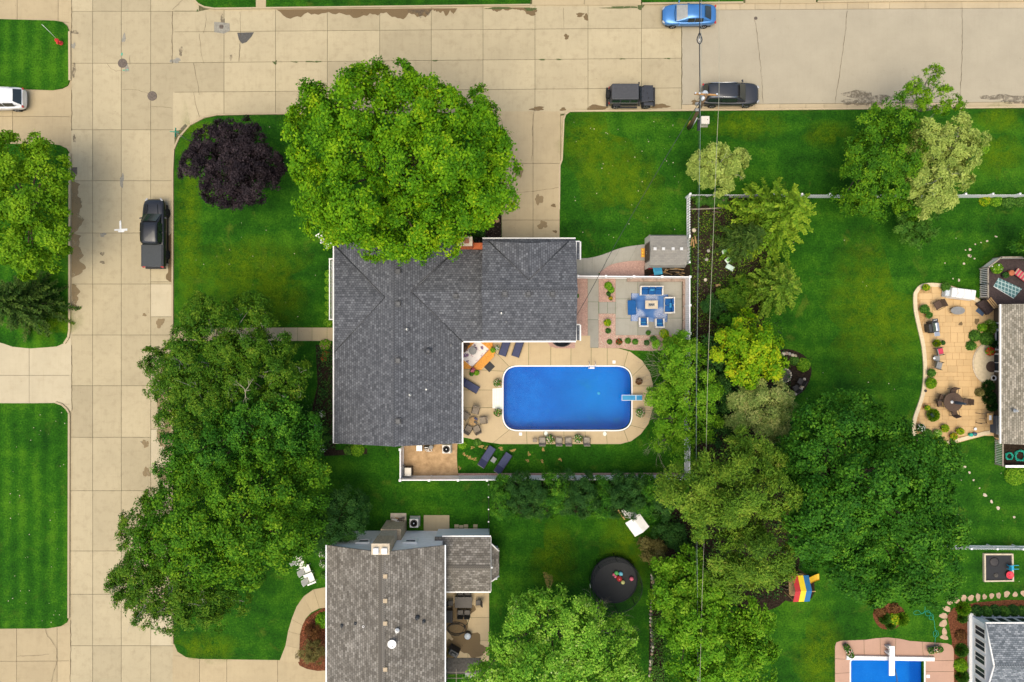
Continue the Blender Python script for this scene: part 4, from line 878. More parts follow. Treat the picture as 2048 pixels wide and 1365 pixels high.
gutter(house, (gx0, gy0-.06), (gx1, gy0-.06), 4.9); gutter(house, (PX(965, 4.6), PY(477, 4.6)), (PX(1151, 4.6), PY(477, 4.6)), 4.55, .1)
gutter(house, (gx1+.03, gy0), (gx1+.03, gy1), 4.9, .06, name='rake_board'); gutter(house, (hx0, hyS-.03), (hx1, hyS-.03), 2.80, .04, name='fascia')
for ya, yb in ((484, 518), (651, 681)):   # two low corner roofs on the garage side
    m = MB(); a0, a1 = PX(1148, 3.2), PX(1160, 3.2); b0, b1 = PY(yb, 3.2), PY(ya, 3.2)
    slope(m, (a1, b0, 3.0), (a1, b1, 3.0), (a0-.4, b1, 3.25), (a0-.4, b0, 3.25)); pr = m.build('corner_roof', M['shingle_grey'], house)
    gutter(pr, (a1+.05, b0-.05), (a1+.05, b1+.05), 2.95, .12); gutter(pr, (a0, b1+.06), (a1, b1+.06), 2.96, .1)
    MB().box(((a0+a1)/2-.25, (b0+b1)/2, 1.4), (a1-a0+.1, b1-b0-.2, 2.9)).build('corner_wall', M['siding_cream'], house)
for x, y in ((797, 543), (797, 608), (797, 721), (797, 842)): vent(x, y, hzr-.02, house)
vent(912, 592, wzr-.12, house)
for x in (1010, 1057, 1105): vent(x, 588, gzr-.1, house)
for x, y, z, r_ in ((814, 659, hzr-.15, .07), (853, 779, 3.75, .08), (820, 790, 4.35, .07), (903, 767, 3.3, .06), (903, 691, 3.3, .06), (855, 761, 3.8, .06), (1003, 627, 5.7, .07), (1013, 644, 5.5, .05)): pipe(x, y, z, house, r_, .3, 'galv' if r_ >= .07 else 'lead_pipe')
MB().lathe([(.2, 0), (.2, .14), (.27, .16), (.24, .24), (.05, .28)], 18).build('turbine_vent', M['roof_metal'], house, loc=P(857, 702, 3.85))
# garage door, windows, front door
gd = MB().box((gcx, gy1-.28, 1.2), (4.9, .06, 2.2)).build('garage_door', M['trim_white'], house)
for k in range(4): MB().box((0, .04, 0), (4.7, .02, .44)).build('door_panel', M['siding_white'], gd, loc=(gcx, gy1-.28, .4+.54*k))
for y in (560, 760, 830): window(house, (hx0+.43, PY(y, 0), 1.6), 1.3, 1.2, 'x-', 2)
for y in (735, 800, 850): window(house, (hx1-.43, PY(y, 0), 1.5), 1.3, 1.2, 'x+', 2)
# chimney on the north eave: bricks laid course by course
def chimney(parent, c, sx, sy, z0, z1, mt, cap, bl=.22, bh=.09):
    o = MB().box((0, 0, (z0+z1)/2), (sx-.03, sy-.03, z1-z0)).build('chimney', M['mortar'], parent, loc=(c[0], c[1], 0))
    rows_ = int((z1-z0)/bh); me = {}
    for r in range(rows_):
        z = z0 + (r+.5)*bh
        for side in range(4):
            ln = sx if side % 2 == 0 else sy; n = max(2, round(ln/bl)); w = ln/n
            for k in range(n):
                u = -ln/2 + (k+.5)*w
                key = round(w, 3)
                if key not in me: me[key] = MB().box((0, 0, 0), (w-.015, .05, bh-.015)).mesh('brick', M[mt])
                x, y, rz = ((u, -sy/2, 0), (sx/2, u, R(90)), (u, sy/2, 0), (-sx/2, u, R(90)))[side]
                if r*bh < (z1-z0)-2.2: continue
                b = link('brick', me[key], o, (x, y, z), rz)
    return o
chX, chY = PX(930.5, 5.6), PY(483, 5.6)
ch = chimney(house, (chX, chY), 1.0, .62, .0, 5.5, 'brick_orange', None, bl=.24, bh=.12)
MB().box((0, 0, 5.56), (1.12, .74, .14)).build('chimney_cap', M['stone_cap'], ch, bevel=.02)
MB().box((.12, 0, 5.72), (.36, .36, .22)).build('flue', M['flue'], ch)
MB().box((.95, -.1, 1.9), (1.0, .5, 3.8)).build('chimney_shoulder', M['brick_orange'], ch)
m = MB(); slope(m, (chX-.3, PY(495, 3.4), 3.2), (chX+.55, PY(513, 3.4), 3.55), (chX+.55, PY(513, 3.4), 3.56), (chX+1.4, PY(495, 3.4), 3.2)); m.build('cricket', M['shingle_grey'], house)

# ------------------------------------------------------------------ brown two-storey house at the bottom
h2 = thing('brown_house', 'two-storey house with mottled brown shingle roof at the bottom edge', 'house', (0, 0, 0))
ax0, ax1, ayN, ayS = PX(653.5, 4.4), PX(889, 4.4), PY(1091, 4.4), PY(1430, 4.4)
b = MB(); gwall(b, 'Y', ax0+.28, ax1-.28, ayS, ayN-.06, 4.34, 6.1); b.build('wall', M['siding_grey'], h2)
m = MB(); rr = gable(m, 'Y', ax0, ax1, ayS, ayN, 4.4, 6.2); r_ = m.build('roof', M['shingle_brown'], h2); caps(rr[0], rr[1], 'shingle_brown', r_, wid=.52, ln=.2)
gutter(h2, (ax0-.05, ayS), (ax0-.05, ayN), 4.3, .13, 'siding_white'); gutter(h2, (ax1+.05, ayS), (ax1+.05, ayN), 4.3, .11, 'siding_white')
yw = ayN-.06
for px in (727, 821): window(h2, (PX(px, 3.4), yw+.06, 3.3), .95, .85, 'y+', d=.14, fr=.2)
# siding boards of the gable wall
for k in range(14): MB().add([(ax0+.29, yw+.004, .3+.3*k), (ax1-.29, yw+.004, .3+.3*k), (ax1-.29, yw+.018, .3+.3*k-.004), (ax0+.29, yw+.018, .3+.3*k-.004), (ax0+.29, yw+.004, .02+.3*k+.02), (ax1-.29, yw+.004, .02+.3*k+.02)], [(0, 1, 2, 3), (3, 2, 5, 4)]).build('siding_board', M['siding_grey'], h2)
for px in (1034, 1083, 1129, 1220): pass
for py_ in (1152, 1201, 1246, 1338): X, Y, _ = P(771, py_, 6.05); MB().box((0, 0, .08), (.36, .36, .16), top=(.9, .9)).build('roof_vent', M['brick_tan'], h2, bevel=.02).location = (X, Y, 6.05)
for x, y, z, mt in ((685, 1251, 4.9, 'roof_metal'), (712, 1246, 5.3, 'roof_metal'), (834, 1236, 5.3, 'roof_metal'), (847, 1243, 5.0, 'roof_metal'), (728, 1251, 5.4, 'trim_white'), (794, 1262, 5.95, 'trim_white')): pipe(x, y, z, h2, .09, .28, mt)
dsh = MB().lathe([(.34, .28), (.28, .2), (.1, .15), (.001, .14)], 22).build('satellite_dish', M['trim_white'], h2, loc=P(785, 1286, 5.9)); MB().cyl((0, 0, .08), .03, .2, 8).build('mast', M['galv'], dsh); MB().tube([(0, -.1, .18), (.12, -.16, .45)], .025, 6).build('feed_arm', M['roof_metal'], dsh)
# tan brick chimney with shoulders
cx_, cy_ = (PX(743.5, 6.7)+PX(778, 6.7))/2, PY(1098.5, 6.7)
c2 = chimney(h2, (cx_, cy_-.02), 1.32, .78, 0, 6.6, 'brick_tan', None, bl=.3, bh=.15)
MB().box((.12, -.02, 1.45), (1.72, 1.0, 2.9), top=(.97, 1)).build('chimney_base', M['brick_tan'], c2)
MB().box((0, 0, 6.64), (1.4, .86, .1)).build('chimney_cap', M['stone_cap'], c2)
for sx in (-.32, .33): MB().box((sx, -.1, 6.8), (.42, .46, .24)).build('flue_cover', M['trim_white'], c2, bevel=.03)
# east wing
ex0, ex1, ey1, ey0 = PX(884, 2.9), PX(981.5, 2.9), PY(1074.5, 2.9), PY(1183.5, 2.9)
m = MB(); rr = gable(m, 'X', ex0-.6, ex1, ey0, ey1, 2.9, 3.75); r_ = m.build('roof', M['shingle_brown'], h2); caps(rr[0], rr[1], 'shingle_brown', r_, wid=.42, ln=.18)
b = MB(); gwall(b, 'X', ex0-.6, ex1-.2, ey0+.25, ey1-.1, 2.84, 3.65); b.build('wall', M['siding_white'], h2)
gutter(h2, (ex0, ey1+.05), (ex1, ey1+.05), 2.82); gutter(h2, (ex0, ey0-.05), (ex1, ey0-.05), 2.82); gutter(h2, (ex1+.02, ey0), (ex1+.02, ey1), 2.8, .05, name='rake_board')
m = MB(); slope(m, (PX(998, 2.6), PY(1155, 2.6), 2.5), (PX(998, 2.6), PY(1098, 2.6), 2.5), (ex1+.02, PY(1092, 2.8), 2.75), (ex1+.02, PY(1163, 2.8), 2.75), .08); bay = m.build('bay_roof', M['shingle_brown'], h2)
for ya, yb in ((1088, 1102), (1163, 1152)): MB().tube([(ex1+.05, PY(ya, 2.8), 2.85), (PX(998, 2.5), PY(yb, 2.5), 2.55)], .06, 6).build('downspout', M['trim_white'], bay)
MB().box((PX(989, 1.5), PY(1127, 1.5), 1.2), (.5, 2.1, 2.5)).build('bay_wall', M['siding_white'], h2)
MB().ball((PX(984, 3.7), PY(1135, 3.7), 3.75), .09, 10, 6).build('vent_cap', M['trim_white'], h2)
for ya in (1200, 1305, 1345): wn = MB().box((ax1-.24, PY(ya, 0), 1.6), (.09, 1.1, 1.4)).build('window', M['trim_white'], h2); MB().box((ax1-.19, PY(ya, 0), 1.6), (.02, .95, 1.22)).build('pane', M['window_glass'], wn)

# ------------------------------------------------------------------ tan house at the right edge
h3 = thing('tan_house', 'single-storey house with speckled tan roof at the right edge', 'house', (0, 0, 0))
tx0 = PX(2003, 2.6); ty1, ty0 = PY(609, 2.6), PY(888, 2.6); twx = PX(1985); tx1 = tx0+9.5
m = MB(); rr = gable(m, 'Y', tx0, tx1, ty0, ty1, 2.6, 4.3); r_ = m.build('roof', M['shingle_tan'], h3); caps(rr[0], rr[1], 'shingle_tan', r_)
b = MB(); gwall(b, 'Y', twx, tx1-.45, ty0+.2, ty1-.2, 2.53, 3.9); b.build('wall', M['siding_olive'], h3)
gutter(h3, (tx0-.06, ty0), (tx0-.06, ty1), 2.52, .13)
for y, w_, mu in ((652, .55, 1), (673, 1.1, 1), (693, .5, 1)): window(h3, (twx-.02, PY(y+1, .8), .9), w_, .9, 'x-', mu, fr=.12)
window(h3, (twx-.02, PY(726, .8), .85), 1.5, 1.5, 'x-', 2, fr=.12)
pipe(2030, 822, 3.2, h3, .08, .3, 'galv')
# ------------------------------------------------------------------ white garden house, lower right corner
h4 = thing('pool_house', 'white-walled garden house with blue-grey roof in the lower right corner', 'house', (0, 0, 0))
qx0 = PX(1972, 2.3); qy1, qy0 = PY(1248, 2.3), PY(1392, 2.3); qx1 = qx0+7.5; qzr = 2.3+.33*(qy1-qy0)/2
m = MB(); rr = gable(m, 'X', qx0, qx1, qy0, qy1, 2.3, qzr); r_ = m.build('roof', M['shingle_slate'], h4); caps(rr[0], rr[1], 'shingle_slate', r_)
b = MB(); gwall(b, 'X', qx0+.18, qx1-.2, qy0+.2, qy1-.18, 2.25, qzr-.15); b.build('wall', M['siding_white'], h4)
for s_ in (1, -1):
    a_ = (qx0-.03, (qy0+qy1)/2, qzr-.02); b_ = (qx0-.03, qy1 if s_ > 0 else qy0, 2.28); MB().tube([a_, b_], .08, 4).build('rake_board', M['trim_white'], h4)
for k in range(6): window(h4, (qx0+.17, PY(1262+26.5*k, 1.2), 1.35), .82, 1.25, 'x-', 2)
for k in range(4): window(h4, (PX(1983+21*k, 1.2), qy1-.17, 1.3), .75, 1.2, 'y+', 1)
gutter(h4, (qx0, qy1+.05), (qx1, qy1+.05), 2.22, .12); MB().box((qx0+.08, (qy0+qy1)/2, .16), (.3, qy1-qy0-.1, .42)).build('plinth', M['trim_white'], h4); MB().box((qx0+3.5, qy1-.08, .16), (7, .3, .4)).build('plinth', M['trim_white'], h4)

# ------------------------------------------------------------------ garden shed (gambrel roof)
sh = thing('garden_shed', 'small shed with pale grey barn-shaped roof at the fence corner', 'shed', (0, 0, 0))
ux0, ux1 = PX(1299, 2.5), PX(1373, 2.5); uy1, uy0 = PY(472, 2.5), PY(530.5, 2.5); ym = (uy0+uy1)/2
z1, z2, z3 = 1.95, 2.5, 2.95; e = .16
m = MB()
slope(m, (ux0, uy0, z2), (ux1, uy0, z2), (ux1, ym, z3), (ux0, ym, z3), .06); slope(m, (ux1, uy1, z2), (ux0, uy1, z2), (ux0, ym, z3), (ux1, ym, z3), .06)
slope(m, (ux0, uy0-e, z1), (ux1, uy0-e, z1), (ux1, uy0, z2), (ux0, uy0, z2), .05); slope(m, (ux1, uy1+e, z1), (ux0, uy1+e, z1), (ux0, uy1, z2), (ux1, uy1, z2), .05)
ro = m.build('roof', M['shingle_shed'], sh)
for x in (1310, 1327, 1346, 1363): MB().box((0, 0, 0), (.28, .26, .08), top=(.9, .9)).build('skylight', M['tank_grey' if 'tank_grey' in M else 'galv'], ro, loc=P(x, 498, 2.98))
v = [(ux0+.12, uy1-.02, .05), (ux0+.12, uy0+.02, .05), (ux0+.12, uy0+.02, 2.45), (ux0+.12, ym, 2.88), (ux0+.12, uy1-.02, 2.45)]
MB().add(v + [(ux1-.1, b_, c_) for _, b_, c_ in v], [(0, 1, 2, 3, 4), (9, 8, 7, 6, 5)] + [(i, i+5, (i+1) % 5+5, (i+1) % 5) for i in range(5)]).build('wall', M['shingle_shed'], sh)
mat('shed_door_brown', (.10, .075, .05), .8, .2)
for s_ in (-1, 1):
    d = MB().box((ux0+.09, ym+s_*.36, 1.0), (.05, .7, 1.85)).build('door', M['shed_door_brown'], sh); MB().box((ux0+.05, ym+s_*.08, 1.0), (.04, .03, .18)).build('handle', M['galv'], d)
    MB().box((ux0+.1, ym+s_*1.1, 1.1), (.06, .5, 2.1)).build('corner_panel', M['siding_cream'], sh)

# ------------------------------------------------------------------ white vinyl privacy fence
def seg_pts(a, b, n): return [(a[0]+(b[0]-a[0])*k/n, a[1]+(b[1]-a[1])*k/n) for k in range(n+1)]
def vinyl(label, pxpts, h=1.75, step=2.4, name='vinyl_fence', gates=()):
    w = [P(a, b, LZ) for a, b in pxpts]; o = thing(name, label, 'fence', w[0]); off = Vector(w[0])
    post = MB().box((0, 0, h/2+.03), (.13, .13, h+.06)).mesh('post', M['vinyl_white']); cap = MB().box((0, 0, 0), (.19, .19, .05)).box((0, 0, .055), (.15, .15, .06), top=(.2, .2)).mesh('post_cap', M['vinyl_white'])
    seen = set()
    for a, b in zip(w, w[1:]):
        a = Vector(a)-off; b = Vector(b)-off; L = (b-a).length; n = max(1, round(L/step)); d = (b-a)/n; ang = math.atan2(d.y, d.x)
        for k in range(n+1):
            p = a+d*k; key = (round(p.x, 1), round(p.y, 1))
            if key not in seen:
                seen.add(key); q = link('post', post, o, p, ang); link('post_cap', cap, q, (0, 0, h+.09))
            if k < n:
                c_ = p+d/2; s_ = d.length-.13; nb = max(4, int(s_/.17)); m = MB()
                for i in range(nb): m.box((-s_/2+s_*(i+.5)/nb, 0, h/2-.02), (s_/nb-.012, .03, h-.2))
                m.build('panel', M['vinyl_white'], o, loc=c_, rz=ang)
                MB().box((0, 0, h-.07), (s_, .075, .13)).build('top_rail', M['vinyl_white'], o, loc=c_, rz=ang); MB().box((0, 0, .12), (s_, .075, .13)).build('bottom_rail', M['vinyl_white'], o, loc=c_, rz=ang)
    return o
vinyl('white vinyl privacy fence around the pool lawn behind the hedge', [(807, 893), (807, 952.5), (1369, 951), (1369, 668), (1369, 558), (1152, 556.5)])
# ------------------------------------------------------------------ picket fences
def picket(label, pxpts, h=1.25, pitch=.21, name='picket_fence', wd=.15):
    w = [P(a, b, LZ) for a, b in pxpts]; o = thing(name, label, 'fence', w[0]); off = Vector(w[0])
    pk = MB().prism([(-wd/2, -.011), (wd/2, -.011), (wd/2, .011), (-wd/2, .011)], .06, h-.05).add([(-wd/2, -.011, h-.05), (wd/2, -.011, h-.05), (0, -.011, h+.02), (-wd/2, .011, h-.05), (wd/2, .011, h-.05), (0, .011, h+.02)], [(0, 1, 2), (5, 4, 3), (1, 4, 5, 2), (0, 2, 5, 3)]).mesh('picket', M['vinyl_white'])
    post = MB().box((0, .06, h/2), (.11, .11, h+.1)).box((0, .06, h+.08), (.14, .14, .05)).mesh('post', M['vinyl_white'])
    for a, b in zip(w, w[1:]):
        a = Vector(a)-off; b = Vector(b)-off; L = (b-a).length; n = int(L/pitch); d = (b-a)/n; ang = math.atan2(d.y, d.x)
        for k in range(n): link('picket', pk, o, a+d*(k+.5), ang)
        np_ = max(1, round(L/2.4))
        for k in range(np_+1): link('post', post, o, a+(b-a)*k/np_, ang)
        for z in (.3, h-.3): MB().box((L/2, .035, z), (L, .04, .09)).build('rail', M['vinyl_white'], o, loc=a, rz=ang)
    return o
picket('white picket fence running from the shed corner along the north lawn', [(1373, 477), (1373, 396), (1700, 396.5), (2070, 396)])
picket('white picket fence behind the sandbox at the right edge', [(1872, 1090), (2075, 1092)], h=1.2)
picket('low white rail fence section between the shed and the picket corner', [(1374, 528), (1374, 479)], h=1.0, pitch=.24)

# ------------------------------------------------------------------ pools
def watermat(name, tint, rip=14):
    m, t, o = newmat(name); v = pos(t); n1 = noise(t, v, rip, 3, .6); n2 = noise(t, v, 2.5, 2)
    tr = t.nodes.new('ShaderNodeBsdfTransparent'); tr.inputs[0].default_value = c4(tint)
    gl = t.nodes.new('ShaderNodeBsdfGlossy'); gl.inputs['Roughness'].default_value = .06
    bn = nd(t, 'ShaderNodeBump', {'Height': mth(t, 'ADD', n1, n2), 'Strength': .25, 'Distance': .03}); t.links.new(bn.outputs[0], gl.inputs['Normal'])
    fr = nd(t, 'ShaderNodeFresnel', {'IOR': 1.33}); t.links.new(bn.outputs[0], fr.inputs['Normal'])
    mx = t.nodes.new('ShaderNodeMixShader'); t.links.new(mth(t, 'MULTIPLY', fr.outputs[0], .3), mx.inputs[0]); t.links.new(tr.outputs[0], mx.inputs[1]); t.links.new(gl.outputs[0], mx.inputs[2])
    t.links.new(mx.outputs[0], o.inputs[0]); MATS[name] = m; return m
watermat('pool_water', (.22, .66, .88))
def liner(name, a, b, green, fade=None):
    m, t, o = newmat(name); v = pos(t); n1 = noise(t, v, .55, 5, .6); n2 = noise(t, v, 9, 4, .8); n3 = noise(t, v, .35, 5, .7, .8)
    c = ramp(t, mth(t, 'ADD', mth(t, 'MULTIPLY', n1, .55), mth(t, 'MULTIPLY', n2, .45)), [(.3, a), (.7, b)])  # the fine noise puts the water's ripple brightness into the liner colour
    c = mixc(t, mth(t, 'MULTIPLY', ramp(t, n3, [(.56, 0), (.72, 1)]), .45), c, green)
    if fade:
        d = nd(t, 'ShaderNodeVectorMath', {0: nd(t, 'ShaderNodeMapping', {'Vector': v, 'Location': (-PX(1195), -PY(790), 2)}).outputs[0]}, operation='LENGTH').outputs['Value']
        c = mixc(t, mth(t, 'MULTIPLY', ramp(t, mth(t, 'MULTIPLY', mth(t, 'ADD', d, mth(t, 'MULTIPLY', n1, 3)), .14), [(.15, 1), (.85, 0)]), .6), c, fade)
    princ(t, o, c, .5, .3); MATS[name] = m; return m
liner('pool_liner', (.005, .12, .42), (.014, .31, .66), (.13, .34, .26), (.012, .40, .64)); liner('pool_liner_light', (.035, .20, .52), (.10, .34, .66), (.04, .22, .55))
def pool(label, poly, depth_f, mt, wz=-.06, parent=None):
    """basin of walls and a sloping floor with a water sheet on top"""
    o = thing('swimming_pool', label, 'swimming pool', (0, 0, 0)); w = ccw(W(poly, 0)); n = len(w)
    cx = sum(p[0] for p in w)/n; cy = sum(p[1] for p in w)/n; ring = [1.0, .93, .75, .5, .25]
    vs = [(x, y, LZ) for x, y in w]; fs = []
    for k, s_ in enumerate(ring):
        vs += [(cx+(x-cx)*s_, cy+(y-cy)*s_, -depth_f(cx+(x-cx)*s_, cy+(y-cy)*s_)*(.92 if k == 0 else 1)) for x, y in w]
    for k in range(len(ring)):
        for i in range(n): fs.append((k*n+i, (k+1)*n+i, (k+1)*n+(i+1) % n, k*n+(i+1) % n))
    fs = [f[::-1] for f in fs]; fs.append(tuple(range(len(ring)*n, (len(ring)+1)*n)))
    MB().add(vs, fs, True).build('basin', M[mt], o)
    MB().add([(x, y, wz) for x, y in w], [tuple(range(n))]).build('water', M['pool_water'], o)
    out = []
    for i in range(n):
        a = Vector(w[i-1]); b = Vector(w[(i+1) % n]); d = (b-a).normalized(); out.append((w[i][0]+d.y*.11, w[i][1]-d.x*.11))
    MB().frame(out, w, .02, LZ+.05).build('coping', M['trim_white'], o)
    return o
px0 = PX(1007); px1 = PX(1262)
def dep(x, y):
    t = (x-px0)/(px1-px0); return 1.05 + 1.15*max(0, min(1, (t-.35)/.3)) - .35*max(0, (t-.9)/.1)
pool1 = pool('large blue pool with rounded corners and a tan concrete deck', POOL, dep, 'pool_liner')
MB().lathe([(.14, 0), (.14, .03), (.001, .04)], 16).build('floor_drain', M['siding_white'], pool1, loc=(PX(1204), PY(791), -2.185))
pool2 = pool('lighter blue pool with pink deck cut off by the bottom edge', POOL2, lambda x, y: 1.9, 'pool_liner_light')
def dense(poly, step=2.0):
    out = []
    for i in range(len(poly)):
        a, b = poly[i], poly[(i+1) % len(poly)]; n = max(1, int(math.dist(a, b)/step))
        out += [(a[0]+(b[0]-a[0])*k/n, a[1]+(b[1]-a[1])*k/n) for k in range(n)]
    return out
def ring_slabs(name, inner, outer, cuts, mt, z, thick=.12, gap=.35):
    root = tag(bpy.data.objects.new(name, None), kind='structure'); C.objects.link(root)
    ii = dense(ccw(inner)); oo = dense(ccw(outer))
    near = lambda lst, p: min(range(len(lst)), key=lambda k: math.dist(lst[k], p))
    cc = [(near(ii, a), near(oo, b)) for a, b in cuts]; cc.sort()
    for k in range(len(cc)):
        (i0, o0), (i1, o1) = cc[k], cc[(k+1) % len(cc)]
        ir = [ii[(i0+q) % len(ii)] for q in range(((i1-i0) % len(ii))+1)]; orr = [oo[(o0+q) % len(oo)] for q in range(((o1-o0) % len(oo))+1)]
        pts = ir + orr[::-1]
        # joint: trim both ends
        zz = z + random.uniform(-.003, .003)
        def pull(p, q, g=gap):
            d = math.dist(p, q); return (p[0]+(q[0]-p[0])*g/d, p[1]+(q[1]-p[1])*g/d) if d > g*2 else p
        pts[0] = pull(pts[0], ir[min(1, len(ir)-1)]); pts[len(ir)-1] = pull(ir[-1], ir[-2] if len(ir) > 1 else ir[-1]) if len(ir) > 1 else pts[len(ir)-1]
        pts[len(ir)] = pull(orr[-1], orr[-2]) if len(orr) > 1 else orr[-1]; pts[-1] = pull(orr[0], orr[1]) if len(orr) > 1 else orr[0]
        MB().prism(W(pts, 0), z-thick, zz).build('slab', M[mt], root)
    return root
off_in = [(1024+ (x-1134.5)*1.022 + 110.5, 796.75+(y-796.75)*1.045) for x, y in POOL]
outer1 = [(921, 672), (1180, 672), (1180, 696), (1236, 697), (1260, 704), (1284, 722), (1299, 745), (1305, 768), (1305, 818), (1296, 848), (1281, 868), (1262, 882), (1240, 888), (1000, 888), (960, 882), (935, 876), (921, 874)]
cuts1 = [((1020, 735), (960, 673)), ((1057, 733), (1057, 673)), ((1101, 733), (1101, 673)), ((1141, 733), (1141, 673)), ((1182, 733), (1182, 696)), ((1214, 733), (1214, 697)), ((1246, 737), (1256, 702)), ((1262, 752), (1289, 730)), ((1263, 772), (1305, 772)), ((1263, 818), (1304, 822)), ((1258, 848), (1290, 858)), ((1247, 860), (1257, 884)), ((1213, 861), (1214, 888)), ((1170, 861), (1171, 888)), ((1128, 861), (1128, 888)), ((1087, 861), (1088, 888)), ((1053, 861), (1053, 888)), ((1018, 858), (986, 885)), ((1006, 815), (921, 815)), ((1006, 780), (921, 780)), ((1010, 745), (921, 737))]
ring_slabs('pool_deck', off_in, outer1, cuts1, 'deck_concrete', LZ+.03)
# ------------------------------------------------------------------ vehicles
def paint(name, col, metal=.35, rough=.32, coat=.8):
    m, t, o = newmat(name); v = pos(t, src='obj'); n1 = noise(t, v, 1.2, 3); n2 = noise(t, v, 60, 2)
    c = ramp(t, mth(t, 'ADD', mth(t, 'MULTIPLY', n1, .6), mth(t, 'MULTIPLY', n2, .4)), [(.3, tuple(x*.85 for x in col)), (.7, tuple(min(1, x*1.12) for x in col))])
    princ(t, o, c, rough, .5, metal, Coat_Weight=coat, Coat_Roughness=.08); MATS[name] = m
paint('paint_blue', (.055, .20, .46), .45); paint('paint_black', (.014, .0145, .016), .2, .35, .45); paint('paint_car_white', (.74, .74, .73), .0); paint('paint_charcoal', (.032, .033, .036), .3, .4, .45)
mat('hardtop_black', (.055, .056, .060), .55, .35, var=.1, scale=6, bump=.15); mat('tonneau', (.045, .05, .052), .6, .3, var=.08, scale=5)
mat('car_glass', (.018, .026, .026), .05, .7, var=.1); mat('screen_shade', (.30, .30, .27), .25, .5, var=.1)
mat('tyre', (.022, .021, .02), .9, .2, var=.15); mat('alloy', (.55, .55, .55), .35, .5, metal=.7, var=.08); mat('plastic_black', (.02, .02, .021), .6, .3, var=.1)
mat('lamp_clear', (.33, .33, .32), .1, .6, var=.05); mat('lamp_red', (.38, .012, .012), .2, .6, var=.1); mat('chrome', (.62, .62, .62), .15, .6, metal=.9, var=.04)
WM = {}
def wheel(parent, x, y, r, w=.22, rim='alloy'):
    if (r, w, rim) not in WM:
        a = MB().lathe([(r*.62, -w/2), (r*.93, -w/2), (r, -w/2+.04), (r, w/2-.04), (r*.93, w/2), (r*.62, w/2)], 24); a.v = [(q[0], q[2], q[1]) for q in a.v]; a.f = [f[::-1] for f in a.f]
        b = MB()
        for s_ in (-1, 1):
            b.cyl((0, s_*w*.36, 0), r*.16, .04, 10, 'Y')
            for k in range(5):
                t = 2*math.pi*k/5; b.tube([(r*.12*math.cos(t), s_*w*.4, r*.12*math.sin(t)), (r*.6*math.cos(t), s_*w*.46, r*.6*math.sin(t))], .035, 4)
        b2 = MB().lathe([(r*.56, -w*.44), (r*.64, -w*.48), (r*.64, w*.48), (r*.56, w*.44)], 20); b2.v = [(q[0], q[2], q[1]) for q in b2.v]; b.add(b2.v, b2.f, True)
        WM[(r, w, rim)] = (a.mesh('wheel', M['tyre']), b.mesh('rim', M[rim]))
    o = link('wheel', WM[(r, w, rim)][0], parent, (x, y, r)); link('rim', WM[(r, w, rim)][1], o); return o
def loft(m, secs, smooth=True):
    n = len(secs[0]); o = len(m.v); vs = [p for s_ in secs for p in s_]; fs = []
    for i in range(len(secs)-1):
        for k in range(n): fs.append((i*n+k, i*n+(k+1) % n, (i+1)*n+(k+1) % n, (i+1)*n+k))
    m.add(vs, fs, smooth); m.add(secs[0], [tuple(range(n-1, -1, -1))]); m.add(secs[-1], [tuple(range(n))]); return m
def ringsec(x, hw, zb, zs, zt, tw):
    rt = [(x, -hw*.86, zb), (x, -hw, zb+.16), (x, -hw*1.0, zs-.16), (x, -hw*.955, zs-.02), (x, -tw, zt), (x, 0, zt+.025)]
    return rt + [(a, -b, c) for a, b, c in rt[:-1][::-1]]
def cabsec(x, hb, zb, ht, zt):
    return [(x, -hb, zb), (x, -(hb*.45+ht*.55), zb+(zt-zb)*.62), (x, -ht, zt-.02), (x, -ht*.5, zt+.02), (x, ht*.5, zt+.02), (x, ht, zt-.02), (x, (hb*.45+ht*.55), zb+(zt-zb)*.62), (x, hb, zb)]
def pane(m, a, b, c, d, iu=.08, iv=.1, off=.014, n=3, bul=0.0):
    a, b, c, d = map(Vector, (a, b, c, d)); nn = (b-a).cross(d-a).normalized(); g = []
    for i in range(n+1):
        for j in range(n+1):
            u = iu+(1-2*iu)*i/n; v = iv+(1-2*iv)*j/n; g.append(tuple((a*(1-u)+b*u)*(1-v) + (d*(1-u)+c*u)*v + nn*(off+bul*(1-(2*u-1)**2))))
    m.add(g, [(i*(n+1)+j, (i+1)*(n+1)+j, (i+1)*(n+1)+j+1, i*(n+1)+j+1) for i in range(n) for j in range(n)], True)
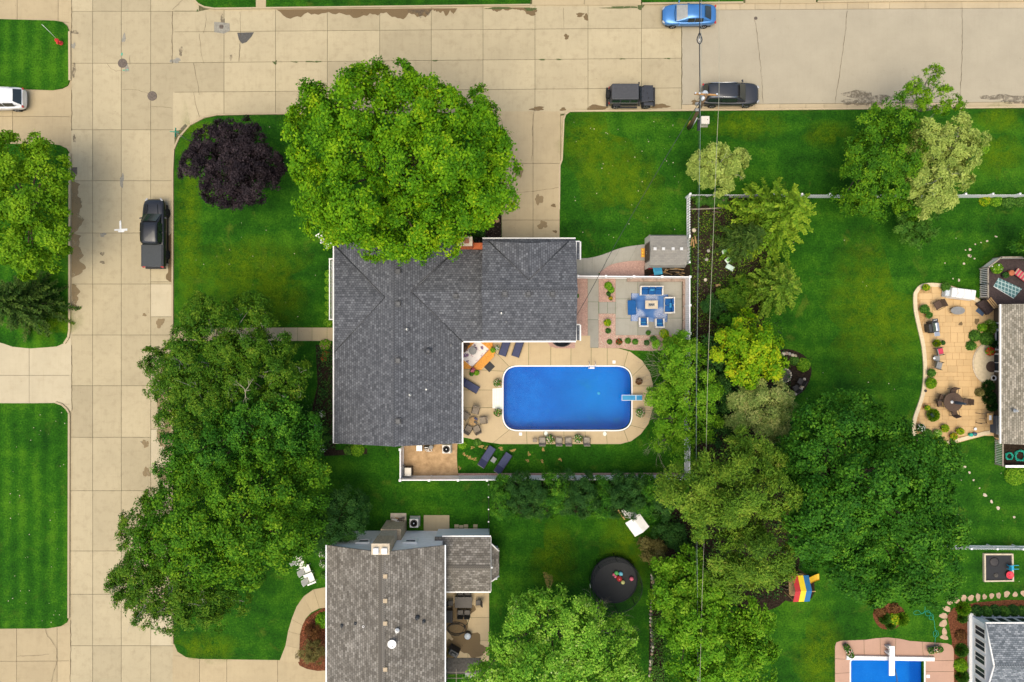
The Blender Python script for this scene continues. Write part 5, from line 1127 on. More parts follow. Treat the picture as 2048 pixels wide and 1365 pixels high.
def car(name, label, cat, px, py, rz, L, secs, cab, pt, wb, wr=.33, hw=.89, shade=False, rails=False, pillars=(), rim='alloy', zc=.8):
    X, Y, _ = P(px, py, zc); o = thing(name, label, cat, (X, Y, .006), rz, 'cars parked along the streets')
    bo = loft(MB(), [ringsec(x*L, *r) for x, *r in secs]).build('body', M[pt], o, sub=1)
    cs = [cabsec(x*L, *r) for x, *r in cab]; loft(MB(), cs).build('cabin', M[pt], o, sub=1)
    f0, f1 = cs[-1], cs[-2]; m = MB(); pane(m, f0[0], f0[-1], f1[5], f1[2], .05, .04, .02, 6, .06); m.build('windshield', M['screen_shade' if shade else 'car_glass'], o)
    r0, r1 = cs[0], cs[1]; m = MB(); pane(m, r0[-1], r0[0], r1[2], r1[5], .08, .08, .02, 6, .055); m.build('rear_window', M['car_glass'], o)
    for s_ in (0, 1):
        for i in range(1 if len(cs) > 4 else 0, len(cs)-2 if len(cs) > 4 else len(cs)-1):
            A, B = cs[i], cs[i+1]
            m = MB()
            if s_ == 0: pane(m, A[0], B[0], B[2], A[2], .04, .14, .02, 2)
            else: pane(m, B[-1], A[-1], A[5], B[5], .04, .14, .02, 2)
            m.build('side_window', M['car_glass'], o)
    for sx in (-1, 1):
        for sy in (-1, 1): wheel(o, sx*wb/2, sy*(hw-.11), wr, rim=rim)
    xf = secs[-2]; xr = secs[1]
    for sy in (-1, 1):
        MB().box((0, 0, 0), (.30, .14, .12), rz=sy*-.75).build('headlight', M['lamp_clear'], o, bevel=.04).location = (xf[0]*L+.03, sy*xf[1]*.80, xf[3]-.05)
        MB().box((0, 0, 0), (.14, .34, .16), rz=sy*.4).build('taillight', M['lamp_red'], o, bevel=.04).location = (xr[0]*L-.02, sy*xr[1]*.80, xr[3]-.10)
        cx = cab[-1][0]*L*.80; MB().box((0, 0, 0), (.11, .2, .13), rz=sy*.25).box((0, -sy*.12, -.03), (.05, .1, .04)).build('mirror', M[pt], o, bevel=.025).location = (cx, sy*(hw+.1), 1.0)
        for k in (.02, -.2): MB().box((k*L, sy*(hw+.005), .86), (.2, .03, .035)).build('door_handle', M[pt], o)
    MB().box((secs[-1][0]*L-.02, 0, .52), (.08, .9, .18)).build('grille', M['plastic_black'], o); MB().box((secs[0][0]*L, 0, .62), (.03, .5, .12)).build('number_plate', M['trim_white'], o)
    MB().box((0, 0, .27), (L*.86, hw*1.8, .12)).build('underbody', M['plastic_black'], o)
    # shut lines on bonnet and boot
    wx = cab[-1][0]*L; m = MB(); m.tube([(wx+.06, -.66, .965), (wx+.12, 0, .995), (wx+.06, .66, .965)], .018, 4); m.build('cowl', M['plastic_black'], o)
    if rails:
        for sy in (-1, 1): MB().tube([(cab[1][0]*L+.1, sy*cab[2][3]*.9, cab[2][4]+.05), (0, sy*cab[2][3]*.95, cab[2][4]+.09), (cab[-2][0]*L-.1, sy*cab[2][3]*.9, cab[2][4]+.05)], .022, 6).build('roof_rail', M[rails], o)
    return o
sed = [(-.5, .60, .40, .74, .82, .50), (-.475, .78, .30, .88, .96, .62), (-.37, .86, .22, .97, .99, .66), (-.1, .89, .2, .97, .90, .66), (.15, .89, .2, .96, .88, .66), (.27, .88, .2, .92, .93, .64), (.40, .85, .22, .82, .88, .58), (.475, .74, .28, .70, .77, .48), (.5, .55, .34, .58, .63, .36)]
car('parked_car', 'blue four-door sedan parked at the far kerb under the wires', 'car', 1379, 29, R(180), 4.55, sed, [(-.40, .70, .94, .62, .98), (-.245, .76, .94, .55, 1.38), (-.08, .79, .94, .58, 1.44), (.055, .79, .96, .57, 1.40), (.26, .78, 1.0, .68, 1.02)], 'paint_blue', 2.7, .32, .89, shade=True)
van = [(-.5, .70, .45, .98, 1.02, .55), (-.48, .86, .32, 1.02, 1.06, .7), (-.38, .93, .24, 1.05, 1.0, .7), (0, .95, .22, 1.04, .95, .7), (.2, .95, .22, 1.03, .97, .7), (.30, .94, .22, 1.0, 1.04, .68), (.42, .90, .26, .94, 1.0, .62), (.48, .78, .3, .80, .88, .5), (.5, .62, .36, .66, .72, .4)]
car('parked_car', 'black sport utility vehicle parked beneath the power pole', 'car', 1461, 188.5, 0, 4.85, van, [(-.485, .80, 1.02, .62, 1.06), (-.43, .82, 1.02, .62, 1.66), (-.2, .84, 1.02, .66, 1.72), (.09, .84, 1.02, .64, 1.68), (.245, .82, 1.02, .74, 1.06)], 'paint_charcoal', 2.95, .36, .95, rails='chrome')
car('parked_car', 'white crossover standing in the driveway at the left edge', 'car', -6, 197, R(180), 4.7, van, [(-.49, .80, 1.02, .66, 1.08), (-.39, .82, 1.02, .62, 1.6), (-.2, .84, 1.02, .66, 1.68), (.09, .84, 1.02, .64, 1.64), (.245, .82, 1.02, .74, 1.06)], 'paint_car_white', 2.85, .36, .93, rails='trim_white')
# pickup truck
trk = [(-.5, .86, .55, 1.02, 1.04, .6), (-.49, .94, .45, 1.08, 1.10, .76), (-.35, .97, .36, 1.10, 1.11, .8), (-.12, .97, .34, 1.10, 1.11, .8), (.1, .97, .34, 1.10, 1.11, .8), (.2, .97, .34, 1.08, 1.16, .72), (.30, .96, .36, 1.06, 1.17, .70), (.42, .92, .4, 1.02, 1.10, .62), (.485, .80, .46, .92, .99, .52), (.5, .66, .5, .76, .80, .42)]
pk = car('pickup_truck', 'black pickup truck with covered bed parked at the vertical street', 'truck', 309, 467, R(90), 5.85, trk, [(-.165, .80, 1.08, .68, 1.68), (-.15, .84, 1.08, .70, 1.80), (.0, .86, 1.08, .72, 1.85), (.14, .86, 1.08, .70, 1.80), (.27, .84, 1.15, .78, 1.18)], 'paint_black', 3.6, .42, .97, rim='plastic_black')
MB().box((-1.96, 0, 1.17), (1.84, 1.68, .08)).build('bed_cover', M['tonneau'], pk, bevel=.03)
for sy in (-1, 1): MB().box((-1.96, sy*.90, 1.13), (1.86, .1, .06)).build('bed_rail', M['paint_black'], pk, bevel=.02)
MB().box((-2.96, 0, .60), (.16, 1.7, .2)).build('rear_bumper', M['plastic_black'], pk, bevel=.04)
for sy in (-1, 1): MB().tube([(.55, sy*.62, 1.215), (1.55, sy*.5, 1.19), (2.4, sy*.42, 1.13)], .03, 5).build('hood_crease', M['paint_black'], pk)
# square off-roader
X, Y, _ = P(1262, 191.5, .9); jp = thing('parked_car', 'boxy black hard-top off-roader with rear spare wheel on the cross street', 'car', (X, Y, .006), 0, 'cars parked along the streets')
MB().box((-.55, 0, .80), (2.62, 1.5, .62)).build('body', M['paint_black'], jp, bevel=.05)
MB().prism([(.74, -.66), (1.86, -.53), (1.86, .53), (.74, .66)], .55, 1.16, lambda x, y: 1.19-.05*(x-.74)-.05*abs(y)).build('bonnet', M['paint_charcoal'], jp, bevel=.04)
MB().box((-.64, 0, 1.48), (2.36, 1.46, .76), top=(.965, .90)).build('hardtop', M['hardtop_black'], jp, bevel=.07)
for k in range(9): MB().box((-.66, -.52+.13*k, 1.868), (1.9, .05, .02)).build('roof_rib', M['hardtop_black'], jp, bevel=.006)
m = MB(); pane(m, (.86, -.66, 1.14), (.86, .66, 1.14), (.55, .6, 1.82), (.55, -.6, 1.82), .04, .05, .02); m.build('windshield', M['car_glass'], jp)
MB().box((.72, 0, 1.15), (.30, 1.36, .06)).build('cowl', M['plastic_black'], jp)
for sy in (-1, 1):
    MB().box((1.48, sy*.72, .93), (.82, .30, .07), ry=.06).box((1.02, sy*.72, .80), (.3, .28, .06), ry=-.9).build('front_fender', M['paint_charcoal'], jp, bevel=.03)
    MB().box((-1.22, sy*.80, .93), (.66, .22, .07)).build('rear_fender', M['plastic_black'], jp, bevel=.03)
    for sx, a in ((1.36, .36), (-1.22, .36)): wheel(jp, sx, sy*.72, .39, .26)
    for a, b in ((-1.7, -1.05), (-.95, -.25), (-.15, .45)): m = MB(); q = [(a, sy*.735, 1.2), (b, sy*.735, 1.2), (b, sy*.69, 1.74), (a, sy*.69, 1.74)]; pane(m, *(q if sy < 0 else [q[1], q[0], q[3], q[2]]), .02, .05, .012); m.build('side_window', M['car_glass'], jp)
    MB().box((.62, sy*.92, 1.22), (.10, .2, .17)).box((.62, sy*.80, 1.14), (.05, .16, .04)).build('mirror', M['plastic_black'], jp, bevel=.02)
    MB().cyl((1.88, sy*.36, .86), .1, .06, 14, 'X').build('headlight', M['lamp_clear'], jp); MB().box((-1.88, sy*.66, .88), (.08, .14, .2)).build('taillight', M['lamp_red'], jp)
    MB().box((-.2, sy*.86, .42), (1.6, .14, .06)).build('side_step', M['plastic_black'], jp)
MB().box((2.02, 0, .56), (.2, 1.62, .2)).build('front_bumper', M['plastic_black'], jp, bevel=.05); MB().box((-2.0, 0, .56), (.18, 1.6, .18)).build('rear_bumper', M['plastic_black'], jp, bevel=.04)
MB().box((1.9, 0, .82), (.06, .8, .3)).build('grille', M['plastic_black'], jp); MB().box((0, 0, .38), (3.4, 1.1, .16)).build('underbody', M['plastic_black'], jp)
s_ = link('spare_wheel', WM[(.39, .26, 'alloy')][0], jp, (-2.0, .05, 1.0), R(90))
for x, y in ((.95, -.2), (1.35, .1), (1.45, -.3), (1.0, .28)): MB().box((x, y, 1.165), (.06, .1, .03)).build('bonnet_vent', M['plastic_black'], jp)

# ------------------------------------------------------------------ power pole and lines
mat('pole_wood', (.23, .15, .085), .95, .1, var=.3, scale=8, bump=.4); mat('arm_wood', (.42, .23, .09), .9, .1, var=.2); mat('porcelain', (.62, .64, .66), .3, .5, var=.05); mat('cable_black', (.03, .032, .034), .6, .3, var=.1); mat('wire_pale', (.44, .42, .30), .5, .4, metal=.3, var=.1); mat('wire_grey', (.25, .30, .29), .5, .4, metal=.3, var=.1)
mat('tank_grey', (.50, .54, .57), .45, .4, var=.06)
ZP = 8.6
base = Vector(P(1378, 257, LZ)); top = Vector(P(1413, 190, ZP))
po = thing('utility_pole', 'weathered wooden power pole with transformer at the lawn edge', 'utility pole', base)
at = lambda t: (top-base)*t
MB().tube([(0, 0, -.2), at(.35), at(.7), at(1.0)], [.16, .145, .13, .11], 12).build('post', M['pole_wood'], po)
arm_c = at(.965); dx = Vector(P(1439, 190, ZP-.3)) - Vector(P(1393, 187.5, ZP-.3))
ar = MB().box((0, .12, 0), (dx.length, .10, .12)).build('crossarm', M['arm_wood'], po, loc=arm_c, rz=math.atan2(dx.y, dx.x))
for u in (-.95, -.6, .9): MB().lathe([(.03, .05), (.06, .10), (.05, .14), (.07, .18), (.03, .24)], 10).build('insulator', M['porcelain'], ar, loc=(u*dx.length/2, .12, .02))
MB().lathe([(.22, -.45), (.24, -.4), (.24, .3), (.2, .38), (.05, .42)], 16).build('transformer', M['tank_grey'], po, loc=at(.86)+Vector((0, .36, .1)))
MB().lathe([(.1, -.2), (.12, -.1), (.12, .2), (.04, .26)], 12).build('cutout', M['porcelain'], po, loc=at(.93)+Vector((-.2, -.12, .1)))
for t, d_ in ((.80, (-.3, -.1, 0)), (.72, (-.28, .1, 0)), (.66, (-.2, -.2, 0))): MB().box((0, 0, 0), (.34, .2, .16)).build('bracket', M['galv'], po, loc=at(t)+Vector(d_))
MB().tube([at(.02)+Vector((.2, -.03, 0)), at(.35)+Vector((.2, -.03, 0))], .045, 8).build('conduit', M['porcelain'], po)
MB().tube([at(.03)+Vector((-.2, .05, 0)), at(.22)+Vector((-.18, .05, 0))], .05, 8).build('guard', M['arm_wood'], po)
for k, (a, b) in enumerate((((.5, .1, -.2), (-.35, -.2, -1.2)), ((.3, -.1, -.4), (-.2, -.3, -1.6)), ((-.3, .1, -.1), (-.6, .2, -.9)))): MB().tube([at(.93)+Vector(a), at(.88)+Vector(((a[0]+b[0])/2, (a[1]+b[1])/2-.1, -.6)), at(.95)+Vector(b)], .012, 4).build('jumper_wire', M['cable_black'], po)
def wire(label, pts, r, mt, name='power_line'):
    o = MB().tube([P(*p) for p in smooth_poly(pts, 6, False)], r, 5).build(name, M[mt]); return tag(o, label, 'power line')
wire('pale thin wire sagging from the crossarm tip down to the bottom edge', [(1438, -40, 8.2), (1438, 90, 8.3), (1438, 189, 8.55), (1434, 280, 8.2), (1427, 460, 7.6), (1421, 600, 7.3), (1415, 770, 7.2), (1410, 1023, 7.6), (1404, 1200, 8.1), (1399, 1400, 8.6)], .014, 'wire_pale')
wire('grey-green wire running straight down from the pole bracket', [(1403, -40, 7.4), (1402, 90, 7.5), (1401, 187, 7.7), (1400, 300, 7.3), (1397, 470, 6.7), (1395, 620, 6.4), (1393, 800, 6.3), (1393, 1000, 6.5), (1395, 1200, 7.0), (1396, 1400, 7.6)], .013, 'wire_grey')
wire('dark companion wire just beside the grey-green wire', [(1397, 262, 6.5), (1395, 470, 6.2), (1393, 620, 6.0), (1391, 800, 5.9), (1391, 1000, 6.1), (1394, 1400, 7.0)], .009, 'cable_black')
cb = wire('thick black cable crossing the street above the blue sedan', [(1399.5, -40, 7.2), (1399.3, 60, 7.2), (1399, 120, 7.2), (1400, 190, 7.3), (1398.5, 228, 6.9), (1397.5, 262, 6.6)], .035, 'cable_black')
MB().tube([P(1397.8, 240, 6.6), P(1397.2, 250, 6.5), P(1397, 262, 6.4)], .11, 8).build('splice_case', M['cable_black'], cb)
m = MB(); cc = [(1399.2, 66), (1396.5, 72), (1394, 79), (1395.5, 85), (1399, 88), (1402.5, 85), (1404, 79), (1402, 72), (1399.2, 66)]
m.tube([P(a, b, 7.2) for a, b in smooth_poly(cc[:-1], 4)] + [P(1399.2, 66, 7.2)], .04, 6); m.build('slack_loop', M['cable_black'], cb)
m = MB()
for a, b in (((1396, 74), (1402, 84)), ((1402, 74), (1396, 84)), ((1399, 70), (1399, 87)), ((1395, 79), (1403, 79))): m.tube([P(*a, 7.22), P(*b, 7.22)], .022, 4)
m.build('loop_frame', M['galv'], cb)
wire('black service cable dropping from the pole to the garage corner', [(1405, 194, 7.2), (1330, 318, 5.9), (1262, 434, 5.2), (1224, 502, 5.0), (1190, 566, 4.9), (1168, 606, 4.9), (1154, 630, 4.95)], .022, 'cable_black')
# utility pedestal, hydrant, street sign
X, Y, _ = P(1408, 243.5, .5); o = thing('utility_box', 'square pale utility cabinet on the grass beside the power pole', 'utility box', (X, Y, LZ))
MB().box((0, 0, .03), (.82, .78, .08)).build('pad', M['grey_concrete'], o); MB().box((0, 0, .40), (.66, .62, .7)).build('cabinet', M['siding_cream'], o, bevel=.02); MB().box((0, 0, .78), (.70, .66, .06)).build('lid', M['siding_cream'], o, bevel=.02); MB().cyl((.18, .02, .82), .035, .03, 10).build('lock', M['plastic_black'], o)
mat('hydrant_red', (.62, .035, .03), .45, .5, var=.12)
X, Y, _ = P(118, 84, .4); o = thing('fire_hydrant', 'red fire hydrant with whip marker on the upper left lawn', 'hydrant', (X, Y, LZ), R(-20))
MB().lathe([(.19, 0), (.19, .05), (.13, .07), (.12, .5), (.17, .52), (.17, .58), (.13, .62), (.09, .72), (.03, .76), (.03, .82)], 16).build('barrel', M['hydrant_red'], o)
for r_, d_ in ((.07, (.2, 0, .42)), (.07, (-.2, 0, .42)), (.095, (0, -.2, .38))): MB().cyl((d_[0]*.7, d_[1]*.7, d_[2]), r_, .22, 12, 'X' if d_[0] else 'Y').build('nozzle', M['hydrant_red'], o)
MB().tube([(-.1, .1, .5), (-.42, .38, 1.1), (-.75, .62, 1.7)], .014, 5).build('marker_whip', M['trim_white'], o)
mat('sign_green', (.02, .32, .20), .4, .4, var=.08)
X, Y, _ = P(360, 271, 2.2); o = thing('street_sign', 'green street name sign on a post at the rounded corner', 'sign', (X, Y, LZ))
MB().tube([(0, 0, -.1), (0, 0, 2.9)], .03, 8).build('post', M['galv'], o)
for z, rz in ((2.82, R(88)), (2.98, R(-4))): MB().box((0, 0, 0), (.75, .03, .16)).build('name_blade', M['sign_green'], o, loc=(0, 0, z), rz=rz)
# ------------------------------------------------------------------ garden furniture builders
mat('sling_navy', (.055, .062, .115), .8, .2, var=.12, scale=6); mat('sling_navy_shaded', (.030, .034, .075), .8, .2, var=.12, scale=6); mat('metal_dark', (.05, .045, .04), .5, .4, metal=.5, var=.1)
mat('weave_tan', (.27, .22, .16), .85, .2, var=.25, scale=14, bump=.4); mat('weave_brown', (.10, .065, .045), .85, .2, var=.25, scale=14, bump=.4); mat('weave_white', (.66, .62, .55), .7, .3, var=.08, scale=14)
mat('cushion_blue', (.012, .085, .25), .85, .2, var=.12, scale=5); mat('cushion_aqua', (.05, .26, .46), .85, .2, var=.1); mat('cushion_red', (.50, .05, .09), .85, .2, var=.1)
mat('deck_orange', (.70, .30, .045), .7, .3, var=.22, scale=7); mat('deck_dark', (.055, .036, .032), .75, .3, var=.3, scale=6); mat('wood_tan', (.45, .28, .12), .8, .2, var=.25, scale=6); mat('wood_grey', (.30, .26, .20), .9, .1, var=.25, scale=6)
mat('terracotta', (.42, .13, .06), .85, .2, var=.15); mat('pot_dark', (.045, .04, .038), .6, .3, var=.15); mat('pot_grey', (.22, .22, .21), .7, .3, var=.15); mat('pot_blue', (.05, .08, .13), .4, .4, var=.1)
mat('stone_grey', (.36, .33, .27), .95, .15, var=.25, scale=5, bump=.4); mat('stone_pale', (.58, .50, .37), .95, .15, var=.2, scale=5, bump=.4); mat('stone_pink', (.36, .265, .205), .95, .15, var=.22, scale=6, bump=.3); mat('stone_dark', (.11, .10, .085), .95, .15, var=.3, scale=5)
mat('grill_black', (.025, .026, .028), .45, .5, var=.1); mat('steel', (.46, .48, .50), .3, .5, metal=.75, var=.08); mat('hose_green', (.015, .36, .25), .6, .3, var=.1); mat('hose_black', (.03, .028, .025), .7, .3, var=.1)
mat('plastic_blue', (.02, .33, .52), .45, .4, var=.08); mat('plastic_red', (.60, .03, .05), .45, .4, var=.08); mat('plastic_yellow', (.72, .42, .02), .45, .4, var=.06); mat('tarp_white', (.74, .72, .68), .7, .3, var=.08, scale=2)
for n_, c_ in (('yellow', (.74, .55, .02)), ('blue', (.02, .14, .33)), ('red', (.45, .03, .03)), ('green', (.10, .42, .10)), ('lightblue', (.16, .48, .60)), ('pink', (.65, .13, .19)), ('lime', (.55, .55, .20))): mat('toy_'+n_, c_, .5, .4, var=.06)

def lounger(label, px, py, rz, two=True):
    o = thing('sun_lounger', label, 'sun lounger', P(px, py, LZ+.02), rz, 'navy sun loungers around the pool')
    MB().box((-.28, 0, .32), (1.32, .62, .05)).build('seat', M['sling_navy'], o, bevel=.02)
    MB().box((.66, 0, .44), (.66, .62, .05), ry=R(-24)).build('backrest', M['sling_navy_shaded'], o, bevel=.02)  # same sling, darkened in colour for the shade on its tilted face
    for s_ in (-1, 1): MB().tube([(-.96, s_*.33, .31), (.36, s_*.33, .31), (1.0, s_*.33, .58)], .022, 6).build('side_rail', M['metal_dark'], o)
    for x in (-.8, .3):
        for s_ in (-1, 1): MB().cyl((x, s_*.31, .15), .02, .32, 6).build('leg', M['metal_dark'], o)
    MB().tube([(.97, -.31, .57), (.97, .31, .57)], .025, 6).build('head_bar', M['pot_grey'], o)
    return o
def wang(dx, dy): return math.atan2(-dy, dx)
lounger('navy lounger on the lawn, the one nearer the grey house', 974, 912, wang(-21, 33)); lounger('navy lounger on the lawn, the one farther from the grey house', 1006.5, 925, wang(-21, 31))
lounger('navy lounger under the eave beside the orange deck', 1011, 691, wang(9, -27)); lounger('navy lounger under the eave, second from the orange deck', 1037, 693, wang(9, -27)); lounger('navy lounger poking out from the house wall left of the pool steps', 938, 770, wang(-34, -20))
def chair(label, px, py, rz, mt='weave_tan', w=.56, d=.56, h=.40, bh=.5, group=None, name='patio_chair', z=LZ+.03, frame='metal_dark', arms=True, cushion=None, lean=.18):
    """faces local +x"""
    o = thing(name, label, 'chair', P(px, py, z), rz, group)
    MB().box((0, 0, h), (d, w, .06)).build('seat', M[mt], o, bevel=.02)
    MB().box((-d/2-lean/2+.02, 0, h+bh/2), (.06, w, bh), ry=-math.atan2(lean, bh)).build('backrest', M[mt], o, bevel=.02)
    for sx in (-1, 1):
        for sy in (-1, 1): MB().cyl((sx*(d/2-.04), sy*(w/2), h/2), .018, h, 6).build('leg', M[frame], o)
    if arms:
        for sy in (-1, 1): MB().tube([(-d/2-.06, sy*(w/2+.02), h+.24), (d/2-.03, sy*(w/2+.02), h+.24), (d/2-.03, sy*(w/2+.02), h)], .022, 6).build('armrest', M[frame], o)
    if cushion: MB().box((.02, 0, h+.08), (d*.82, w*.82, .1)).build('cushion', M[cushion], o, bevel=.04)
    return o
G5 = 'tan woven chairs around the low fire table'
for x, y, w_ in ((951.5, 821, 'above the table'), (932.5, 831, 'pushed nearest the house wall'), (966, 839.5, 'nearest the pool'), (937.5, 857.5, 'at the lower left of the table'), (954, 857.5, 'at the lower right of the table')):
    chair('tan woven chair of the fire table set, ' + w_, x, y, wang(946-x, 842-y), group=G5)
def round_table(label, px, py, r, h, mt, z=LZ+.03, name='round_table', leg='metal_dark', pedestal=True):
    o = thing(name, label, 'table', P(px, py, z)); MB().lathe([(r*.98, h-.04), (r, h-.02), (r, h), (r*.97, h+.01)], 28).build('tabletop', M[mt], o)
    if pedestal: MB().cyl((0, 0, h/2), .04, h-.05, 10).build('stem', M[leg], o); MB().lathe([(r*.5, 0), (r*.5, .03), (.05, .06)], 18).build('base', M[leg], o)
    else:
        for k in range(4): a = R(45+90*k); MB().cyl((r*.75*math.cos(a), r*.75*math.sin(a), h/2-.02), .025, h-.04, 6).build('leg', M[leg], o)
    return o
round_table('low sandy fire table ringed by five woven chairs', 946.5, 842, .36, .38, 'wood_tan')
for k, (x, y, mt, lb) in enumerate(((951.5, 838, 'sling_navy', 'folded dark towel on the far side of the low fire table'), (951, 845, 'metal_dark', 'folded dark towel on the near side of the low fire table'))):
    tag(MB().box((0, 0, 0), (.30, .2, .06)).build('towel', M[mt], None, bevel=.02, loc=P(x, y, LZ+.47), rz=R(-35)), lb, 'towel')
def side_table(label, px, py, s_, h, mt, rz=0, z=LZ+.02, group=None):
    o = thing('side_table', label, 'table', P(px, py, z), rz, group); MB().box((0, 0, h), (s_, s_*.85, .03)).build('tabletop', M[mt], o, bevel=.008)
    for sx in (-1, 1):
        for sy in (-1, 1): MB().cyl((sx*s_*.42, sy*s_*.36, h/2), .015, h, 6).build('leg', M['metal_dark'], o)
    return o
side_table('small grey side table between the two lawn loungers', 987.5, 918.5, .46, .42, 'pot_grey', wang(-21, 32))
side_table('small slatted side table at the left end of the poolside chairs', 1069.5, 880, .36, .42, 'weave_tan')
for x, lb in ((1084, 'left of the first flower tub'), (1117, 'right of the first flower tub'), (1136, 'left of the second flower tub'), (1172, 'right of the second flower tub')):
    chair('grey-tan sling chair on the lower pool deck, ' + lb, x, 880, R(90), 'wood_grey', .55, .5, group='sling chairs along the lower pool deck')
# pool fittings
o = thing('diving_board', 'blue diving board with white edges at the deep end', 'diving board', P(1268, 795, LZ+.03))
MB().box((-.25, 0, .44), (1.75, .44, .05)).build('board', M['cushion_aqua'], o, bevel=.015); 
for s_ in (-1, 1): MB().box((-.25, s_*.225, .445), (1.78, .03, .06)).build('edge', M['trim_white'], o)
MB().box((-1.12, 0, .445), (.03, .42, .06)).build('edge', M['trim_white'], o); MB().box((.08, 0, .475), (.05, .46, .02)).build('clamp', M['trim_white'], o)
for x in (.1, .5): MB().box((x, 0, .2), (.12, .36, .42)).build('stand', M['steel'], o)
o = thing('pool_ladder', 'white pool ladder on the far long side of the pool', 'ladder', P(1183, 731, LZ+.03))
for s_ in (-1, 1): MB().tube([(s_*.26, .34, 0), (s_*.26, .32, .6), (s_*.26, .0, .72), (s_*.26, -.22, .45), (s_*.26, -.24, -.7)], .026, 8).build('rail', M['chrome'], o)
for z in (-.22, -.02): MB().box((0, -.24, z), (.52, .12, .04)).build('step', M['trim_white'], o)
o = thing('pool_steps', 'white moulded entry steps at the left end of the pool', 'steps', P(996, 797, 0))
MB().prism([(-.48, -.86), (.48, -.93), (.48, .93), (-.48, .86)], -.1, LZ+.045).build('shell', M['trim_white'], o, bevel=.03)
mat('step_pale', (.62, .66, .56), .5, .4, var=.05)
for k in range(4): MB().box((-.34+.22*k, 0, LZ+.056), (.19, 1.62, .025)).build('tread', M['step_pale'], o, bevel=.01)
for x, y, sq, lb in ((1228, 724.5, 1, 'square white skimmer lid above the pool near the ladder'), (1041, 868.5, 1, 'square white skimmer lid on the lower deck'), (1092, 867.5, 0, 'round pale skimmer lid left on the lower deck'), (1209.5, 868, 0, 'round pale skimmer lid right on the lower deck')):
    o = thing('skimmer_lid', lb, 'lid', P(x, y, LZ+.03)); (MB().box((0, 0, .012), (.26, .26, .024)) if sq else MB().lathe([(.16, 0), (.16, .02), (.14, .028)], 18, sy=1.2)).build('plate', M['trim_white' if sq else 'step_pale'], o, bevel=.006); MB().cyl((0, 0, .03), .025, .012, 8).build('lift_hole', M['galv'], o)
# potted plants
def plant_obj(parent, r, h, leaf, n=None, L=.14, Wd=.07, flower=None, fn=40, z0=0.0, fl=.07, seed=0, spiky=False):
    n = n or int(320*r*r/.09+120)
    d = sph(n, -.1); rad = rng.uniform(.35, 1.0, n)**.6
    c = d*rad[:, None]*np.array([r, r, h]) + np.array([0, 0, z0]); nn = d + np.array([0, 0, .6]) + rng.normal(size=d.shape)*.5
    ax = None
    if spiky: ax = d+np.array([0, 0, .4]); nn = np.cross(ax, rng.normal(size=d.shape))
    leaf_object('foliage', c, nn, L*rng.uniform(.7, 1.3, n), Wd*rng.uniform(.7, 1.3, n), rng.uniform(0, 1, n), leaf, parent, ax)
    if flower:
        d = sph(fn, .15); c = d*np.array([r, r, h])*rng.uniform(.85, 1.05, (fn, 1)) + np.array([0, 0, z0+.02]); leaf_object('flowers', c, d+np.array([0, 0, 1.0]), fl, fl, rng.uniform(0, 1, fn), flower, parent)
def potted(label, px, py, r, leaf='bed_leaf', pot='pot_dark', flower=None, h=.35, ph=.35, z=LZ+.03, spiky=False, group=None, fn=40, fl=.08):
    o = thing('potted_plant', label, 'potted plant', P(px, py, z), 0, group); pr = r*.72
    MB().lathe([(pr*.7, 0), (pr*.98, ph*.9), (pr*1.08, ph*.92), (pr*1.08, ph), (pr*.9, ph), (pr*.88, ph-.05)], 16).build('pot', M[pot], o)
    plant_obj(o, r, h, leaf, flower=flower, z0=ph-.02, spiky=spiky, fn=fn, fl=fl); return o
def clump(label, px, py, r, leaf='bed_leaf', h=.4, flower=None, z=LZ, spiky=False, L=.16, Wd=.08, n=None, name='garden_plant', cat='plant', fn=30, fl=.09, group=None):
    o = thing(name, label, cat, P(px, py, z), 0, group); plant_obj(o, r, h, leaf, n=n, flower=flower, spiky=spiky, L=L, Wd=Wd, fn=fn, fl=fl)
    m = MB()
    for k in range(5): a = k*1.3; m.tube([(0, 0, 0), (r*.5*math.cos(a), r*.5*math.sin(a), h*.6)], .012, 4, .005)
    tag(m.build('stems', M['bark_grey'], o), kind='stuff'); return o
potted('flower bowl beside the pool steps, nearer the orange deck', 995, 766, .36, 'bed_leaf', 'weave_tan', 'mixed_flower'); potted('flower bowl beside the pool steps, nearer the woven chairs', 996, 824.5, .36, 'bed_leaf', 'weave_tan', 'mixed_flower')
potted('dark planter of withered grass above the diving board', 1276.5, 763, .30, 'brown_leaf', 'pot_dark', None, .25); potted('flower bowl below the diving board', 1279, 825, .42, 'bed_leaf', 'weave_tan', 'mixed_flower', fn=60)
potted('left flower tub between sling chairs on the lower deck', 1100, 877.5, .40, 'bed_leaf', 'weave_tan', 'mixed_flower', fn=60); potted('right flower tub between sling chairs on the lower deck', 1155.5, 877, .40, 'bed_leaf', 'weave_tan', 'mixed_flower', fn=60)
